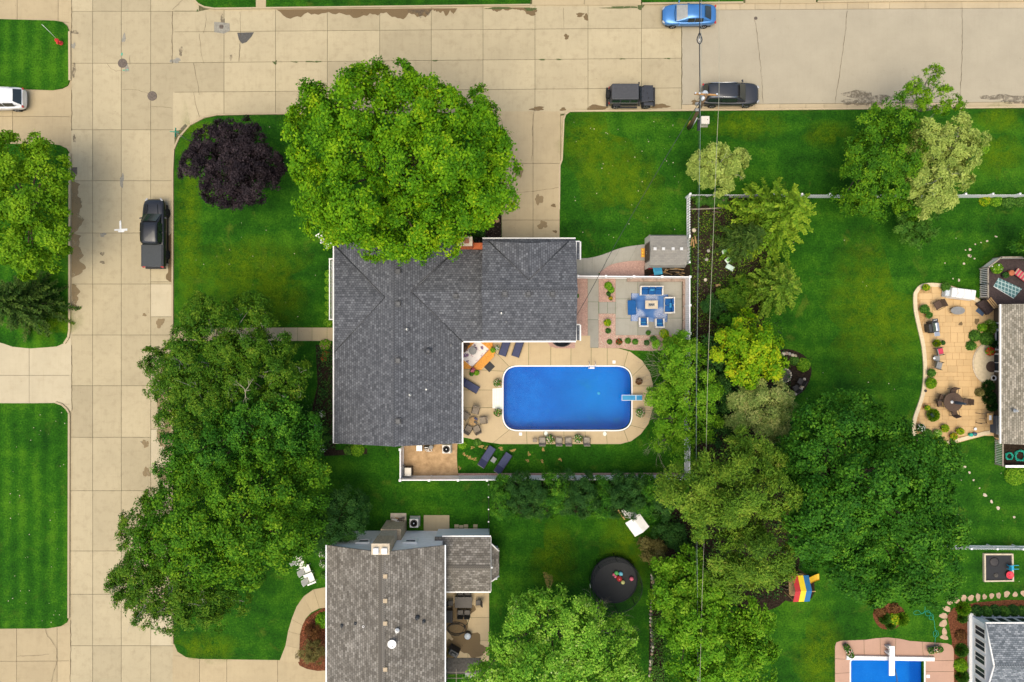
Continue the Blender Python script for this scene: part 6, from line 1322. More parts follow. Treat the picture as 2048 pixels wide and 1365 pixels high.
# ------------------------------------------------------------------ orange corner deck with rug
def clip(poly, cvx):
    cvx = ccw(cvx); out = list(poly)
    for i in range(len(cvx)):
        a, b = cvx[i-1], cvx[i]; inp = out; out = []
        sd = lambda p: (b[0]-a[0])*(p[1]-a[1]) - (b[1]-a[1])*(p[0]-a[0])
        for k in range(len(inp)):
            p, q = inp[k-1], inp[k]; dp, dq = sd(p), sd(q)
            if (dp >= 0) != (dq >= 0): t = dp/(dp-dq); out.append((p[0]+(q[0]-p[0])*t, p[1]+(q[1]-p[1])*t))
            if dq >= 0: out.append(q)
        if not out: return []
    return out
def boards(parent, region, direction, width, z0, z1, mt, name='board', gap=.012):
    """planks laid along a direction, each clipped to a convex region (world metres)"""
    d = Vector((math.cos(direction), math.sin(direction))); n = Vector((-d.y, d.x)); vs = [Vector(p) for p in region]
    lo = min(v.dot(n) for v in vs); hi = max(v.dot(n) for v in vs); a = min(v.dot(d) for v in vs)-1; b = max(v.dot(d) for v in vs)+1; k = lo
    while k < hi:
        q = [tuple(d*u + n*w_) for u, w_ in ((a, k+gap/2), (b, k+gap/2), (b, k+width-gap/2), (a, k+width-gap/2))]; c_ = clip(q, region)
        if len(c_) > 2: MB().prism(c_, z0, z1).build(name, M[mt], parent)
        k += width
o = thing('wooden_deck', 'bright orange timber corner deck against the grey house', 'deck', (0, 0, 0))
dz = LZ+.32; reg = W([(922, 680), (988, 680), (988, 699), (995, 706.5), (958, 745), (948, 740), (922, 740)], dz)
boards(o, reg, wang(37, -38.5), .17, dz-.05, dz, 'deck_orange'); MB().prism(W([(924, 683), (985, 683), (985, 700), (991, 706), (957, 740), (948, 738), (924, 738)], dz), LZ, dz-.05).build('frame', M['deck_orange'], o)
def patterned(name, base, spots, scale, kind='floral'):
    m, t, o_ = newmat(name); v = pos(t)
    if kind == 'floral':
        vo = nd(t, 'ShaderNodeTexVoronoi', {'Vector': v, 'Scale': scale}); f = mth(t, 'ADD', vo.outputs['Distance'], mth(t, 'MULTIPLY', noise(t, v, scale*4, 2), .5))
        c = mixc(t, ramp(t, f, [(.52, 1), (.62, 0)]), base, spots[0]); vo2 = nd(t, 'ShaderNodeTexVoronoi', {'Vector': v, 'Scale': scale*2.3})
        c = mixc(t, mth(t, 'MULTIPLY', ramp(t, vo2.outputs['Distance'], [(.16, 1), (.24, 0)]), .8), c, spots[1])
    princ(t, o_, c, .9, .1); MATS[name] = m
patterned('rug_floral', (.66, .61, .56), [(.16, .10, .17), (.42, .18, .22)], 2.0)
o = thing('rug', 'white floral rug laid across the orange corner deck', 'rug', (0, 0, 0)); MB().prism(W([(955, 680), (978, 699), (944.5, 735), (922, 716), (922, 712)], dz), dz+.002, dz+.014).build('weave', M['rug_floral'], o)
m = MB(); rp = W([(978, 699), (944.5, 735)], dz); m.tube([(rp[0][0], rp[0][1], dz+.01), (rp[1][0], rp[1][1], dz+.01)], .03, 4); m.build('border', M['pink_concrete'], o)
round_table('round grey table standing on the white floral rug', 946, 702, .33, .5, 'pot_grey', z=dz+.014)
for x, y, rz, mt, lb in ((929, 697, R(-30), 'weave_brown', 'brown chair on the orange deck nearest the house corner'), (933, 687, R(-70), 'weave_brown', 'brown chair on the orange deck tucked under the eave')): chair(lb, x, y, rz, mt, .5, .5, z=dz+.014)
o = thing('doormat', 'dark grey square mat on the pool deck below the orange deck', 'mat', P(979, 734, LZ+.034), wang(1, -1)); MB().box((0, 0, .012), (.66, .60, .024)).build('pile', M['plastic_black'], o, bevel=.008); MB().frame([(-.36, -.33), (.36, -.33), (.36, .33), (-.36, .33)], [(-.33, -.30), (.33, -.30), (.33, .30), (-.33, .30)], 0, .022).build('edge', M['metal_dark'], o)
potted('leafy green pot at the right corner of the orange deck', 986, 700.5, .22, 'fresh_leaf', 'pot_dark', None, z=dz); potted('small white-flowered pot beside the eave loungers', 994, 696, .2, 'bed_leaf', 'pot_dark', 'white_flower')
potted('pink flower pot at the lower corner of the orange deck', 946, 740, .2, 'brown_leaf', 'terracotta', 'pink_flower', z=dz, fn=60); potted('round green pot at the front tip of the orange deck', 953.5, 745.5, .24, 'fresh_leaf', 'pot_dark'); potted('low green pot between the orange deck and the house', 943.5, 748, .18, 'bed_leaf', 'pot_dark')
# ------------------------------------------------------------------ patio lounge set
def palmrug(name):
    m, t, o_ = newmat(name); v = pos(t); vo = nd(t, 'ShaderNodeTexVoronoi', {'Vector': v, 'Scale': .75}); n1 = noise(t, v, 1.2, 3)
    w = nd(t, 'ShaderNodeTexWave', {'Vector': nd(t, 'ShaderNodeVectorRotate', {'Vector': v, 'Angle': n1}, rotation_type='Z_AXIS').outputs[0], 'Scale': 2.1, 'Distortion': 2.0, 'Detail': 1, 'Detail Scale': .6}).outputs['Fac']
    f = mth(t, 'MULTIPLY', ramp(t, w, [(.45, 0), (.6, 1)]), ramp(t, vo.outputs['Distance'], [(.38, 1), (.55, 0)]))
    c = mixc(t, f, ramp(t, n1, [(.3, (.035, .10, .27)), (.7, (.08, .17, .36))]), (.46, .48, .54)); princ(t, o_, c, .9, .1); MATS[name] = m
palmrug('rug_palm')
pz = LZ+.03
o = thing('rug', 'blue palm-leaf rug under the patio lounge set', 'rug', (0, 0, 0)); MB().prism(W([(1263, 587), (1336, 589.5), (1334, 645), (1262, 642.5)], pz), pz+.001, pz+.014).build('weave', M['rug_palm'], o)
for a, b in (((1263, 587), (1262, 642.5)), ((1336, 589.5), (1334, 645))):
    w_ = W([a, b], pz); MB().tube([(*w_[0], pz+.012), (*w_[1], pz+.012)], .025, 4).build('border', M['cushion_blue'], o)
def sofa(label, px, py, rz, L, n, D=.8, name='sofa', cat='sofa', pil=1, z=pz+.016):
    """faces local +x, length along y"""
    o = thing(name, label, cat, P(px, py, z), rz, 'white wicker lounge set on the patio')
    MB().box((.03, 0, .2), (D-.1, L-.2, .3)).build('base', M['weave_white'], o)
    MB().box((-D/2+.06, 0, .36), (.12, L, .72)).build('backrest', M['weave_white'], o, bevel=.03)
    for s_ in (-1, 1): MB().box((.06, s_*(L/2-.06), .3), (D-.12, .12, .6)).build('armrest', M['weave_white'], o, bevel=.03)
    w_ = (L-.26)/n
    for k in range(n):
        y = -L/2+.13+w_*(k+.5)
        MB().box((.08, y, .42), (D-.24, w_-.02, .15)).build('seat_cushion', M['cushion_blue'], o, bevel=.05); MB().box((-D/2+.21, y, .62), (.18, w_-.03, .4), ry=R(-10)).build('back_cushion', M['cushion_blue'], o, bevel=.06)
    if pil: MB().box((-.06, .02, .58), (.14, .42, .2), ry=R(-35)).build('pillow', M['cushion_aqua'], o, bevel=.05)
    return o
sofa('white wicker three-seat sofa with blue cushions facing the fire table', 1301, 582.5, R(-90), 2.0, 3)
sofa('white wicker loveseat with blue cushions on the fence side of the rug', 1336.5, 611.5, R(180), 1.42, 2, .85)
sofa('white wicker armchair with blue cushions, lower left of the rug', 1285, 645, R(90), .80, 1, .8, 'armchair', 'armchair'); sofa('white wicker armchair with blue cushions, lower right of the rug', 1317, 647, R(90), .80, 1, .8, 'armchair', 'armchair')
o = thing('daybed', 'long blue cushioned ottoman on the left edge of the rug', 'ottoman', P(1262, 616, pz+.016), R(2)); MB().box((0, 0, .19), (.70, 1.22, .34)).build('base', M['weave_white'], o, bevel=.02); MB().box((0, 0, .42), (.72, 1.26, .14)).build('cushion', M['cushion_blue'], o, bevel=.05); MB().tube([(.37, -.28, .3), (.4, -.1, .36), (.37, .1, .3)], .02, 6).build('handle', M['weave_white'], o)
o = thing('fire_table', 'rectangular white fire table in the middle of the blue rug', 'fire table', P(1300.5, 610.5, pz+.016)); MB().box((0, 0, .25), (.9, .55, .48)).build('base', M['weave_white'], o); MB().frame([(-.54, -.36), (.54, -.36), (.54, .36), (-.54, .36)], [(-.27, -.13), (.27, -.13), (.27, .13), (-.27, .13)], .5, .56).build('tabletop', M['stone_cap'], o); MB().box((0, 0, .5), (.53, .25, .06)).build('burner', M['pot_grey'], o)
for k in range(5): MB().ball((-.18+.09*k, .03*(-1)**k, .545), .045, 8, 5).build('log', M['plastic_black'], o)
def block_wall(label, spans, z1, mt, name='stone_bench'):
    o = thing(name, label, 'stone wall', (0, 0, 0))
    for x0, y0, x1, y1 in spans: MB().prism(W([(x0+.3, y0), (x1-.3, y0), (x1-.3, y1), (x0+.3, y1)] if x1-x0 > y1-y0 else [(x0, y0+.3), (x1, y0+.3), (x1, y1-.3), (x0, y1-.3)], z1), LZ, z1).build('block', M[mt], o, bevel=.02)
    return o
block_wall('low pinkish stone seat along the patio fence corner', [(1254.5, 556, 1287, 563.5), (1287, 556, 1314, 563.5), (1314, 556, 1344, 563.5), (1344, 556, 1359, 563.5), (1359, 556, 1366, 563.5), (1366, 556, 1373, 590), (1366, 590, 1373, 614), (1366, 614, 1373, 641), (1366, 641, 1373, 672)], LZ+.32, 'stone_pink')
# ------------------------------------------------------------------ equipment behind the grey house
def condenser(label, px, py, s_, light=True):
    o = thing('air_conditioner', label, 'air conditioner', P(px, py, LZ)); MB().box((0, 0, .04), (s_+.14, s_+.14, .08)).build('pad', M['grey_concrete'], o)
    MB().box((0, 0, .45), (s_, s_, .74)).build('cabinet', M['weave_white' if light else 'wood_grey'], o, bevel=.03); MB().lathe([(s_*.43, .825), (s_*.40, .84), (s_*.40, .80), (.001, .79)], 24).build('fan_well', M['dark_void'], o)
    for k in range(3): a = R(30+120*k); MB().box((math.cos(a)*s_*.19, math.sin(a)*s_*.19, .815), (s_*.36, s_*.22, .012), rz=a, rx=.25).build('fan_blade', M['galv'], o)
    for k in range(4): MB().lathe([(s_*(.12+.09*k), .850), (s_*(.128+.09*k), .853)], 24).build('guard_ring', M['metal_dark'], o)
    MB().cyl((0, 0, .85), s_*.07, .03, 12).build('hub', M['siding_white'], o); return o
condenser('grey condenser with a three-blade fan behind the grey house', 894.5, 896, .72); condenser('tan condenser with a round black fan beside the brown house', 830.5, 1042, .74)
mat('sand', (.42, .28, .15), 1.0, 0, var=.25, scale=2.5, col2=(.25, .16, .08), bump=.3); mat('gravel_pink', (.43, .275, .215), .95, .1, var=.3, scale=12, col2=(.24, .145, .115), bump=.7); mat('mulch', (.036, .026, .018), 1.0, 0, var=.5, scale=7, bump=.6); mat('mulch_red', (.16, .06, .03), 1.0, 0, var=.5, scale=7, bump=.6)
def bed(name, poly, mt, z=LZ+.012, sm=0):
    if sm: poly = smooth_poly(poly, sm)
    return tag(MB().prism(W(poly, 0), LZ-.05, z).build(name, M[mt]), kind='structure')
bed('sand_bed', [(805, 886), (915, 886), (914, 915), (915, 935), (917, 951.5), (805, 952)], 'sand')
bed('gravel_strip', [(916, 946.5), (1368, 945.5), (1368, 950.5), (916, 952)], 'gravel_pink')
o = thing('pool_pump', 'grey pool filter box with pump and white pipes behind the grey house', 'pool pump', P(850, 896, LZ))
MB().box((-.42, .05, .3), (.5, .5, .6)).build('filter_box', M['galv'], o, bevel=.03); MB().cyl((.2, .1, .25), .14, .45, 12, 'X').build('pump', M['grill_black'], o); MB().cyl((.6, .14, .4), .18, .7, 14).build('filter_tank', M['pot_grey'], o)
for q in ([(.05, -.25, .1), (.05, .1, .35), (.05, .1, .5), (.35, .1, .5)], [(.3, -.3, .1), (.35, .05, .3), (.55, .1, .45)], [(.15, -.28, .08), (.5, -.28, .08)], [(.22, -.3, .1), (.22, -.05, .42)], [(.62, -.3, .1), (.5, .1, .42)]): MB().tube(q, .035, 8).build('pipe', M['trim_white'], o)
o = thing('storage_bin', 'upright grey bin with tan lid in the fence corner', 'bin', P(819.5, 940, LZ)); MB().box((0, 0, .45), (.62, .72, .9)).build('body', M['metal_dark'], o, bevel=.03); MB().box((-.02, 0, .93), (.56, .70, .06)).build('lid', M['siding_cream'], o, bevel=.02); MB().box((-.47, .05, .45), (.24, .86, .75), top=(.7, .95)).build('cover', M['pot_grey'], o, bevel=.04); MB().box((.05, -.3, .965), (.2, .05, .03)).build('handle', M['trim_white'], o)
# ------------------------------------------------------------------ beside the brown house
o = thing('firewood_rack', 'rack of split firewood on a small pad by the tan chimney', 'firewood rack', P(797, 1037, LZ)); MB().box((0, 0, .02), (1.36, .9, .06)).build('pad', M['stone_cap'], o)
for k in range(16): lg = MB().cyl((random.uniform(-.4, .5), -.12+random.uniform(-.16, .16), .16+.06*(k % 6)), .06, random.uniform(.35, .6), 7, 'X').build('log', M['wood_tan' if k % 3 == 0 else 'bark_grey' if k % 3 == 1 else 'siding_cream'], o); lg.rotation_euler = (0, 0, random.uniform(-.4, .4))
for s_ in (-1, 1): MB().tube([(s_*.55, -.3, .05), (s_*.55, -.3, .6), (s_*.55, .1, .6), (s_*.55, .1, .05)], .02, 6).build('rack_end', M['metal_dark'], o)
tag(MB().prism(W([(848, 1030), (899, 1030), (899, 1072), (848, 1072)]), 0, LZ+.05).build('concrete_pad', M['drive_concrete']), kind='structure')
wk = tag(bpy.data.objects.new('path_pavers', None), kind='structure'); C.objects.link(wk)
for i in range(6):
    for j in range(3):
        if (i, j) in ((3, 0), (5, 0), (5, 1)): continue
        x = 909+9.4*i; y = 1048.5+6.4*j+(i % 2)*1.5; MB().prism(W([(x, y), (x+8.6, y), (x+8.6, y+5.6), (x, y+5.6)]), LZ-.03, LZ+.02+random.uniform(0, .015)).build('paver', M['drive_concrete'], wk, bevel=.01)
walk('patio_brown_house', [[(892, a), (936, a), (936, b), (892, b)] for a, b in ((1183, 1234), (1234, 1280), (1280, 1322))] + [[(936, a), (978.5, a), (978.5, b), (936, b)] for a, b in ((1183, 1234), (1234, 1280), (1280, 1322))], 'deck_concrete', gap=.3)
for a in ((915, 1250, 20, 40), (945, 1290, 26, 22), (905, 1300, 14, 25), (925, 1215, 22, 14)): decal('stain', ell(*a, 30, .3), 'silt_stain', bpy.data.objects['patio_brown_house'], LZ+.031+.0007*a[2]/10)
o = thing('dining_table', 'black outdoor dining table under the brown wing eave', 'table', P(928, 1199, LZ+.03)); MB().box((0, 0, .7), (1.5, .95, .04)).build('tabletop', M['metal_dark'], o, bevel=.02)
for sx in (-1, 1):
    for sy in (-1, 1): MB().cyl((sx*.65, sy*.4, .35), .03, .68, 8).build('leg', M['metal_dark'], o)
for x, y, rz, w_ in ((921.5, 1222, 90, 'lower left'), (935, 1222, 90, 'lower right'), (957, 1202, 180, 'at the right end'), (902, 1203, 0, 'at the left end'), (922, 1188, -90, 'upper left under the eave'), (936, 1188, -90, 'upper right under the eave')): chair('black metal dining chair, '+w_+' of the black table', x, y, R(rz), 'metal_dark', .5, .45, .42, .5, 'black chairs of the dining table')
m = MB(); pts = []
for k in range(60): a = k*.33; r_ = .62+.12*math.sin(k*.21)+.02*(k % 7); pts.append((r_*1.15*math.cos(a)+.1*math.sin(k*.11), r_*.72*math.sin(a), .03+.0008*k))
pts += [(.9, .4, .05), (1.05, .9, .04), (.6, 1.3, .04), (.1, 1.15, .03)]
tag(m.tube(smooth_poly(pts, 3, False), .022, 5).build('garden_hose', M['hose_black'], None, loc=P(913, 1258, LZ+.03)), 'coiled black hose on the brown house patio', 'hose')
o = thing('bucket', 'white-lidded round drum on the brown house patio', 'bucket', P(936, 1268, LZ+.03)); MB().lathe([(.26, 0), (.29, .45), (.31, .46), (.31, .5)], 20).build('body', M['pot_dark'], o); MB().lathe([(.27, .5), (.27, .53), (.001, .535)], 20).build('lid', M['tank_grey'], o); MB().tube([(.3, 0, .4), (.36, .1, .46), (.3, .2, .4)], .012, 5).build('handle', M['metal_dark'], o)
o = thing('covered_grill', 'barbecue under a pointed black cover on the brown house patio', 'grill', P(909, 1298, LZ+.03), R(-30)); MB().box((0, 0, .48), (.95, .62, .96), top=(.86, .8)).build('cover', M['grill_black'], o, bevel=.05); MB().box((0, 0, 1.0), (.6, .34, .14), top=(.6, .5)).build('hood', M['grill_black'], o, bevel=.04)
o = thing('storage_box', 'dark deck box against the brown house wall', 'box', P(900, 1228, LZ+.03)); MB().box((0, 0, .3), (.5, 1.0, .6)).build('body', M['grill_black'], o, bevel=.03); MB().box((.01, 0, .63), (.54, 1.04, .06)).build('lid', M['plastic_black'], o, bevel=.02)
for i, (y, lb) in enumerate(((1297, 'upper white pot beside the brown house wall'), (1305.5, 'lower white pot beside the brown house wall'))): potted(lb, 899, y, .16, 'dry_leaf', 'trim_white', None, .1, .4)
o = thing('screen_frame', 'dark framed glass enclosure below the brown house patio', 'enclosure', P(930, 1332, LZ)); 
for x in (-1.5, -.6, .4, 1.2): MB().box((x, 0, 1.9), (.05, 1.3, .05)).build('bar', M['wood_grey'], o)
for y in (-.6, -.1, .4): MB().box((-.1, y, 1.93), (3.0, .04, .05)).build('bar', M['wood_grey'], o)
for sx in (-1.5, 1.3):
    for sy in (-.62, .62): MB().box((sx, sy, .95), (.07, .07, 1.9)).build('post', M['wood_grey'], o)
MB().box((.6, .1, 1.96), (.9, .5, .02)).build('glass_pane', M['window_glass'], o); MB().prism([(-1.6, -.7), (1.4, -.7), (1.4, .7), (-1.6, .7)], 0, .05).build('floor', M['stone_dark'], o)
o = thing('wire_fence', 'thin dark post fence at the edge of the brown house lawn', 'fence', P(978, 965, LZ))
for k in range(5): q = MB().cyl((0, -1.05*k, .5), .03, 1.0, 6).build('post', M['metal_dark'], o); MB().box((0, -1.05*k, 1.02), (.1, .1, .06)).build('cap', M['trim_white'], q)
for z in (.25, .55, .9): MB().tube([(0, 0, z), (0, -4.3, z)], .012, 4).build('wire', M['metal_dark'], o)
# white wooden armchairs on the lawns
def adirondack(label, px, py, rz, group):
    o = thing('garden_armchair', label, 'chair', P(px, py, LZ), rz, group)
    for k in range(5): MB().box((.22-.11*k, 0, .34-.02*k), (.10, .52, .025), ry=.12).build('seat_slat', M['trim_white'], o)
    for k in range(5): MB().box((-.46, -.22+.11*k, .66), (.025, .10, .82-.05*abs(k-2)), ry=R(-24)).build('back_slat', M['trim_white'], o)
    for s_ in (-1, 1):
        MB().box((-.02, s_*.36, .56), (.78, .13, .03)).build('armrest', M['trim_white'], o); MB().box((.28, s_*.32, .27), (.09, .035, .56)).build('front_leg', M['trim_white'], o); MB().box((-.42, s_*.30, .17), (.9, .03, .09), ry=.2).build('rear_leg', M['trim_white'], o)
    return o
ga = 'white garden armchairs in a row on the brown house lawn'
rr_ = wang(-35, 16)
for (x, y), lb in (((601, 1115), 'top one of the row, beside the tree'), ((616.5, 1137), 'middle one of the row, below the little table'), ((624.5, 1155), 'bottom one of the row, nearest the curved walk')): adirondack('white wooden garden armchair, '+lb, x, y, wang(25, -10), ga)
o = thing('side_table', 'white wooden table between the top two garden armchairs', 'table', P(606.5, 1125.5, LZ), wang(25, -10)); MB().box((0, 0, .45), (.55, .5, .04)).build('tabletop', M['trim_white'], o)
for sx in (-1, 1):
    for sy in (-1, 1): MB().box((sx*.22, sy*.2, .22), (.05, .05, .44)).build('leg', M['trim_white'], o)
gb = 'white armchairs under the big maple'
adirondack('white wooden armchair half hidden under the big maple', 647, 477, wang(-18, 12), gb); adirondack('white wooden armchair at the corner of the grey roof', 657.5, 489, wang(-18, 12), gb)
# white porch railing on the west wall
o = thing('porch_railing', 'white porch railing along the left wall of the grey house', 'railing', P(668, 640, LZ))
Lr = (640-519)*S*.98
for z in (.95, .15): MB().box((-.12, Lr/2, z), (.09, Lr, .07)).build('rail', M['trim_white'], o)
for k in range(41): MB().box((-.12, .06+Lr*k/41, .55), (.035, .035, .75)).build('baluster', M['trim_white'], o)
for y in (0, Lr): MB().box((.0, y, .96), (.36, .09, .075)).build('return_rail', M['trim_white'], o); MB().box((-.12, y, .5), (.1, .1, 1.05)).build('post', M['trim_white'], o)
# ------------------------------------------------------------------ trampoline with balls
TX, TY = 1226, 1154
def meshmat(name, col, a):
    m, t, o_ = newmat(name); b = t.nodes.new('ShaderNodeBsdfPrincipled'); b.inputs['Base Color'].default_value = c4(col); b.inputs['Roughness'].default_value = .8
    tr = t.nodes.new('ShaderNodeBsdfTransparent'); mx = t.nodes.new('ShaderNodeMixShader'); mx.inputs[0].default_value = a
    t.links.new(tr.outputs[0], mx.inputs[1]); t.links.new(b.outputs[0], mx.inputs[2]); t.links.new(mx.outputs[0], o_.inputs[0]); MATS[name] = m
meshmat('net_black', (.02, .022, .024), .38); mat('tramp_mat', (.014, .0155, .017), .7, .3, var=.2, scale=1.5); mat('tramp_pad', (.010, .012, .014), .6, .3, var=.15)
tz = LZ+.75; o = thing('trampoline', 'round black netted trampoline on the back lawn', 'trampoline', P(TX, TY, LZ)); rt = 2.02
MB().lathe([(1.72, .75), (.001, .745)], 40).build('jumping_mat', M['tramp_mat'], o); MB().lathe([(1.70, .77), (1.75, .80), (rt-.04, .80), (rt, .76), (rt, .70)], 40).build('safety_pad', M['tramp_pad'], o)
n_ = MB(); n_.lathe([(rt+.02, .78), (rt+.10, 1.6), (rt+.06, 2.45)], 40); n_.f = [f for f in n_.f if len(f) == 4]; n_.sm = n_.sm[:len(n_.f)]; n_.build('net', M['net_black'], o)
ring = [((rt+.06)*math.cos(2*math.pi*k/32), (rt+.06)*math.sin(2*math.pi*k/32), 2.46) for k in range(33)]; MB().tube(ring, .025, 6).build('top_hoop', M['tramp_pad'], o)
for k in range(8): a = 2*math.pi*k/8; MB().tube([((rt+.06)*math.cos(a), (rt+.06)*math.sin(a), 0), ((rt+.12)*math.cos(a), (rt+.12)*math.sin(a), 1.2), ((rt+.06)*math.cos(a), (rt+.06)*math.sin(a), 2.46)], .03, 6).build('pole', M['tramp_pad'], o)
MB().box((-rt-.1, -.35, 1.2), (.03, .3, .22), rz=.1).build('label_patch', M['trim_white'], o)
def text(name, s_, loc, rz, size, mt, parent=None):
    cu = bpy.data.curves.new(name, 'FONT'); cu.body = s_; cu.size = size; cu.extrude = .001; ob = bpy.data.objects.new(name+'_tmp', cu); C.objects.link(ob)
    bpy.context.view_layer.update(); me = bpy.data.meshes.new_from_object(ob.evaluated_get(bpy.context.evaluated_depsgraph_get())); bpy.data.objects.remove(ob); me.materials.append(M[mt]); return link(name, me, parent, loc, rz)
text('lettering', 'JC', (-.36, -.08, .762), R(8), .46, 'paint_white', o)
for x, y, r_, mt, lb in ((1233, 1146.5, .19, 'toy_green', 'green ball on the trampoline'), (1241.5, 1148, .185, 'toy_lightblue', 'light blue ball on the trampoline'), (1227.5, 1149.5, .13, 'toy_pink', 'small pink ball touching the green ball on the trampoline'), (1231, 1153.5, .14, 'toy_pink', 'small pink ball beside the big red ball on the trampoline'), (1238.5, 1157.5, .25, 'toy_red', 'big red ball on the trampoline'), (1245.5, 1165, .18, 'toy_lime', 'pale yellow-green ball on the trampoline'), (1263, 1158, .18, 'toy_pink', 'pink ball lying alone near the trampoline rim')):
    b = thing('ball', lb, 'ball', P(x, y, tz+r_), 0, 'balls on the trampoline'); MB().ball((0, 0, 0), r_, 18, 10).build('shell', M[mt], b); MB().ball((0, 0, r_*.985), r_*.09, 8, 4, .3).build('valve', M['trim_white'], b)
# white canopy garden swing
o = thing('garden_swing', 'white canopy swing seat at the edge of the hedge', 'garden swing', P(1266, 1036, LZ), wang(1, 1.38)); 
m = MB(); slope(m, (-.62, -.78, 1.86), (.80, -.78, 1.86), (.80, 0, 2.12), (-.62, 0, 2.12), .03); slope(m, (.80, .68, 1.86), (-.62, .68, 1.86), (-.62, 0, 2.12), (.80, 0, 2.12), .03); m.build('canopy', M['tarp_white'], o)
for s_ in (-1, 1):
    MB().tube([(s_*.66, -.7, 0), (s_*.6, -.1, 1.9), (s_*.66, .6, 0)], .03, 6).build('frame_leg', M['trim_white'], o)
for k in range(5): MB().box((-.95, -.4+.2*k, .48), (.6, .14, .04)).build('seat_slat', M['trim_white'], o)
MB().box((-.9, -.66, .3), (1.0, .12, .12)).build('runner', M['wood_tan'], o); MB().box((-.2, .1, .5), (1.1, .7, .06)).build('seat', M['trim_white'], o); MB().box((-.2, .46, .8), (1.1, .06, .5)).build('backrest', M['trim_white'], o)
# ------------------------------------------------------------------ gravel and mulch beds
GZ = LZ+.012
bed('gravel_bed', [(1150, 549), (1175, 552), (1175, 697), (1150, 697)], 'gravel_pink'); bed('gravel_bed', [(1197, 557), (1230.5, 557), (1230.5, 604.5), (1197, 604.5)], 'gravel_pink')
bed('gravel_bed', [(1197, 628), (1230.5, 628), (1230.5, 671), (1366, 671), (1366, 700), (1300, 702), (1262, 701), (1240, 696.5), (1197, 696.5)], 'gravel_pink')
bed('gravel_bed', i2[5:] + [(1296, 530), (1296, 555), (1196, 555), (1200, 546)], 'gravel_pink', LZ+.011); bed('gravel_bed', [(1092, 680), (1150, 680), (1150, 697), (1112, 697), (1100, 693)], 'gravel_pink', LZ+.05)
bed('bark_bed', [(1288, 532), (1380, 530), (1380, 556), (1288, 556)], 'mulch', LZ+.016)
bed('bark_bed', smooth_poly([(1382, 400), (1470, 395), (1520, 420), (1540, 520), (1530, 620), (1515, 700), (1525, 790), (1550, 880), (1570, 1000), (1600, 1100), (1570, 1200), (1500, 1220), (1400, 1180), (1330, 1110), (1310, 1090), (1340, 1030), (1385, 960), (1384, 800), (1383, 650), (1382, 500)], 4), 'mulch', LZ+.008)
bed('bark_bed', smooth_poly([(998, 968), (1150, 966), (1330, 965), (1340, 1022), (1250, 1027), (1100, 1024), (1000, 1024)], 4), 'mulch', LZ+.009)
bed('bark_bed', [(632, 690), (672, 690), (672, 900), (735, 897), (735, 908), (650, 912), (630, 880), (622, 830), (636, 770)], 'mulch'); bed('bark_bed', smooth_poly([(600, 1330), (601, 1270), (606, 1250), (616, 1234), (640, 1219), (672, 1216), (672, 1330)], 4), 'mulch_red')
bed('bark_bed', [(905, 425), (960, 432), (1003, 430), (1003, 490), (905, 490)], 'mulch'); bed('bark_bed', smooth_poly([(1560, 700), (1605, 710), (1622, 740), (1608, 780), (1575, 797), (1535, 785), (1520, 750)], 4), 'mulch', LZ+.012)
bed('bark_bed', smooth_poly([(1905, 1215), (2060, 1200), (2060, 1242), (1950, 1240), (1946, 1400), (1906, 1400), (1902, 1280)], 3), 'mulch_red'); bed('bark_bed', smooth_poly(ell(1776, 1232, 32, 25, 16, .1), 2), 'mulch_red')
bed('bark_bed', [(2003, 880), (2062, 880), (2062, 930), (2003, 930)], 'mulch', LZ+.02); bed('bark_bed', [(1300, 1150), (1318, 1150), (1330, 1400), (1296, 1400)], 'mulch', LZ+.011)
bed('bark_bed', smooth_poly([(1560, 1150), (1620, 1150), (1622, 1196), (1560, 1198)], 3), 'mulch', LZ+.012)
# loose pebbles on the gravel: real stones, too small to count
def pebbles(name, poly, n, mt, r=(.025, .05), z=GZ):
    w = W(poly, 0); xs_ = [p[0] for p in w]; ys_ = [p[1] for p in w]; m = MB(); k = 0
    def inside(x, y):
        c = False
        for i in range(len(w)):
            (x1, y1), (x2, y2) = w[i-1], w[i]
            if (y1 > y) != (y2 > y) and x < (x2-x1)*(y-y1)/(y2-y1)+x1: c = not c
        return c
    while k < n:
        x, y = random.uniform(min(xs_), max(xs_)), random.uniform(min(ys_), max(ys_)); k += 1
        if not inside(x, y): continue
        s_ = random.uniform(*r); a = random.uniform(0, 3.1); c, d = math.cos(a)*s_, math.sin(a)*s_
        m.add([(x+c, y+d, z-.005), (x-d*.8, y+c*.8, z-.005), (x-c, y-d, z-.005), (x+d*.8, y-c*.8, z-.005), (x, y, z+s_*.7)], [(0, 1, 4), (1, 2, 4), (2, 3, 4), (3, 0, 4)])
    o = m.build(name, M[mt]); return tag(o, 'loose pink and pale pebbles scattered over the gravel beds', 'gravel', kind='stuff')
pebbles('gravel', [(1150, 549), (1230, 557), (1230, 604), (1197, 604), (1197, 557), (1175, 557), (1175, 697), (1150, 697)], 2600, 'stone_pink'); pebbles('gravel', [(1197, 628), (1230, 628), (1230, 671), (1366, 671), (1366, 698), (1240, 696), (1197, 696)], 3000, 'stone_pale', z=GZ)
def chips(poly, n, mt='stone_dark'): 
    o = pebbles('bark_chips', poly, n, mt, (.03, .07), LZ+.014); o['label'] = 'dark bark chips strewn over the planting bed'; o['category'] = 'bark'
chips([(1382, 480), (1500, 480), (1520, 640), (1384, 660)], 500, 'bark_grey'); chips([(905, 432), (1003, 432), (1003, 485), (905, 485)], 300, 'bark_grey'); chips([(606, 1250), (640, 1220), (660, 1220), (650, 1300), (602, 1320)], 700, 'brown' if False else 'terracotta')
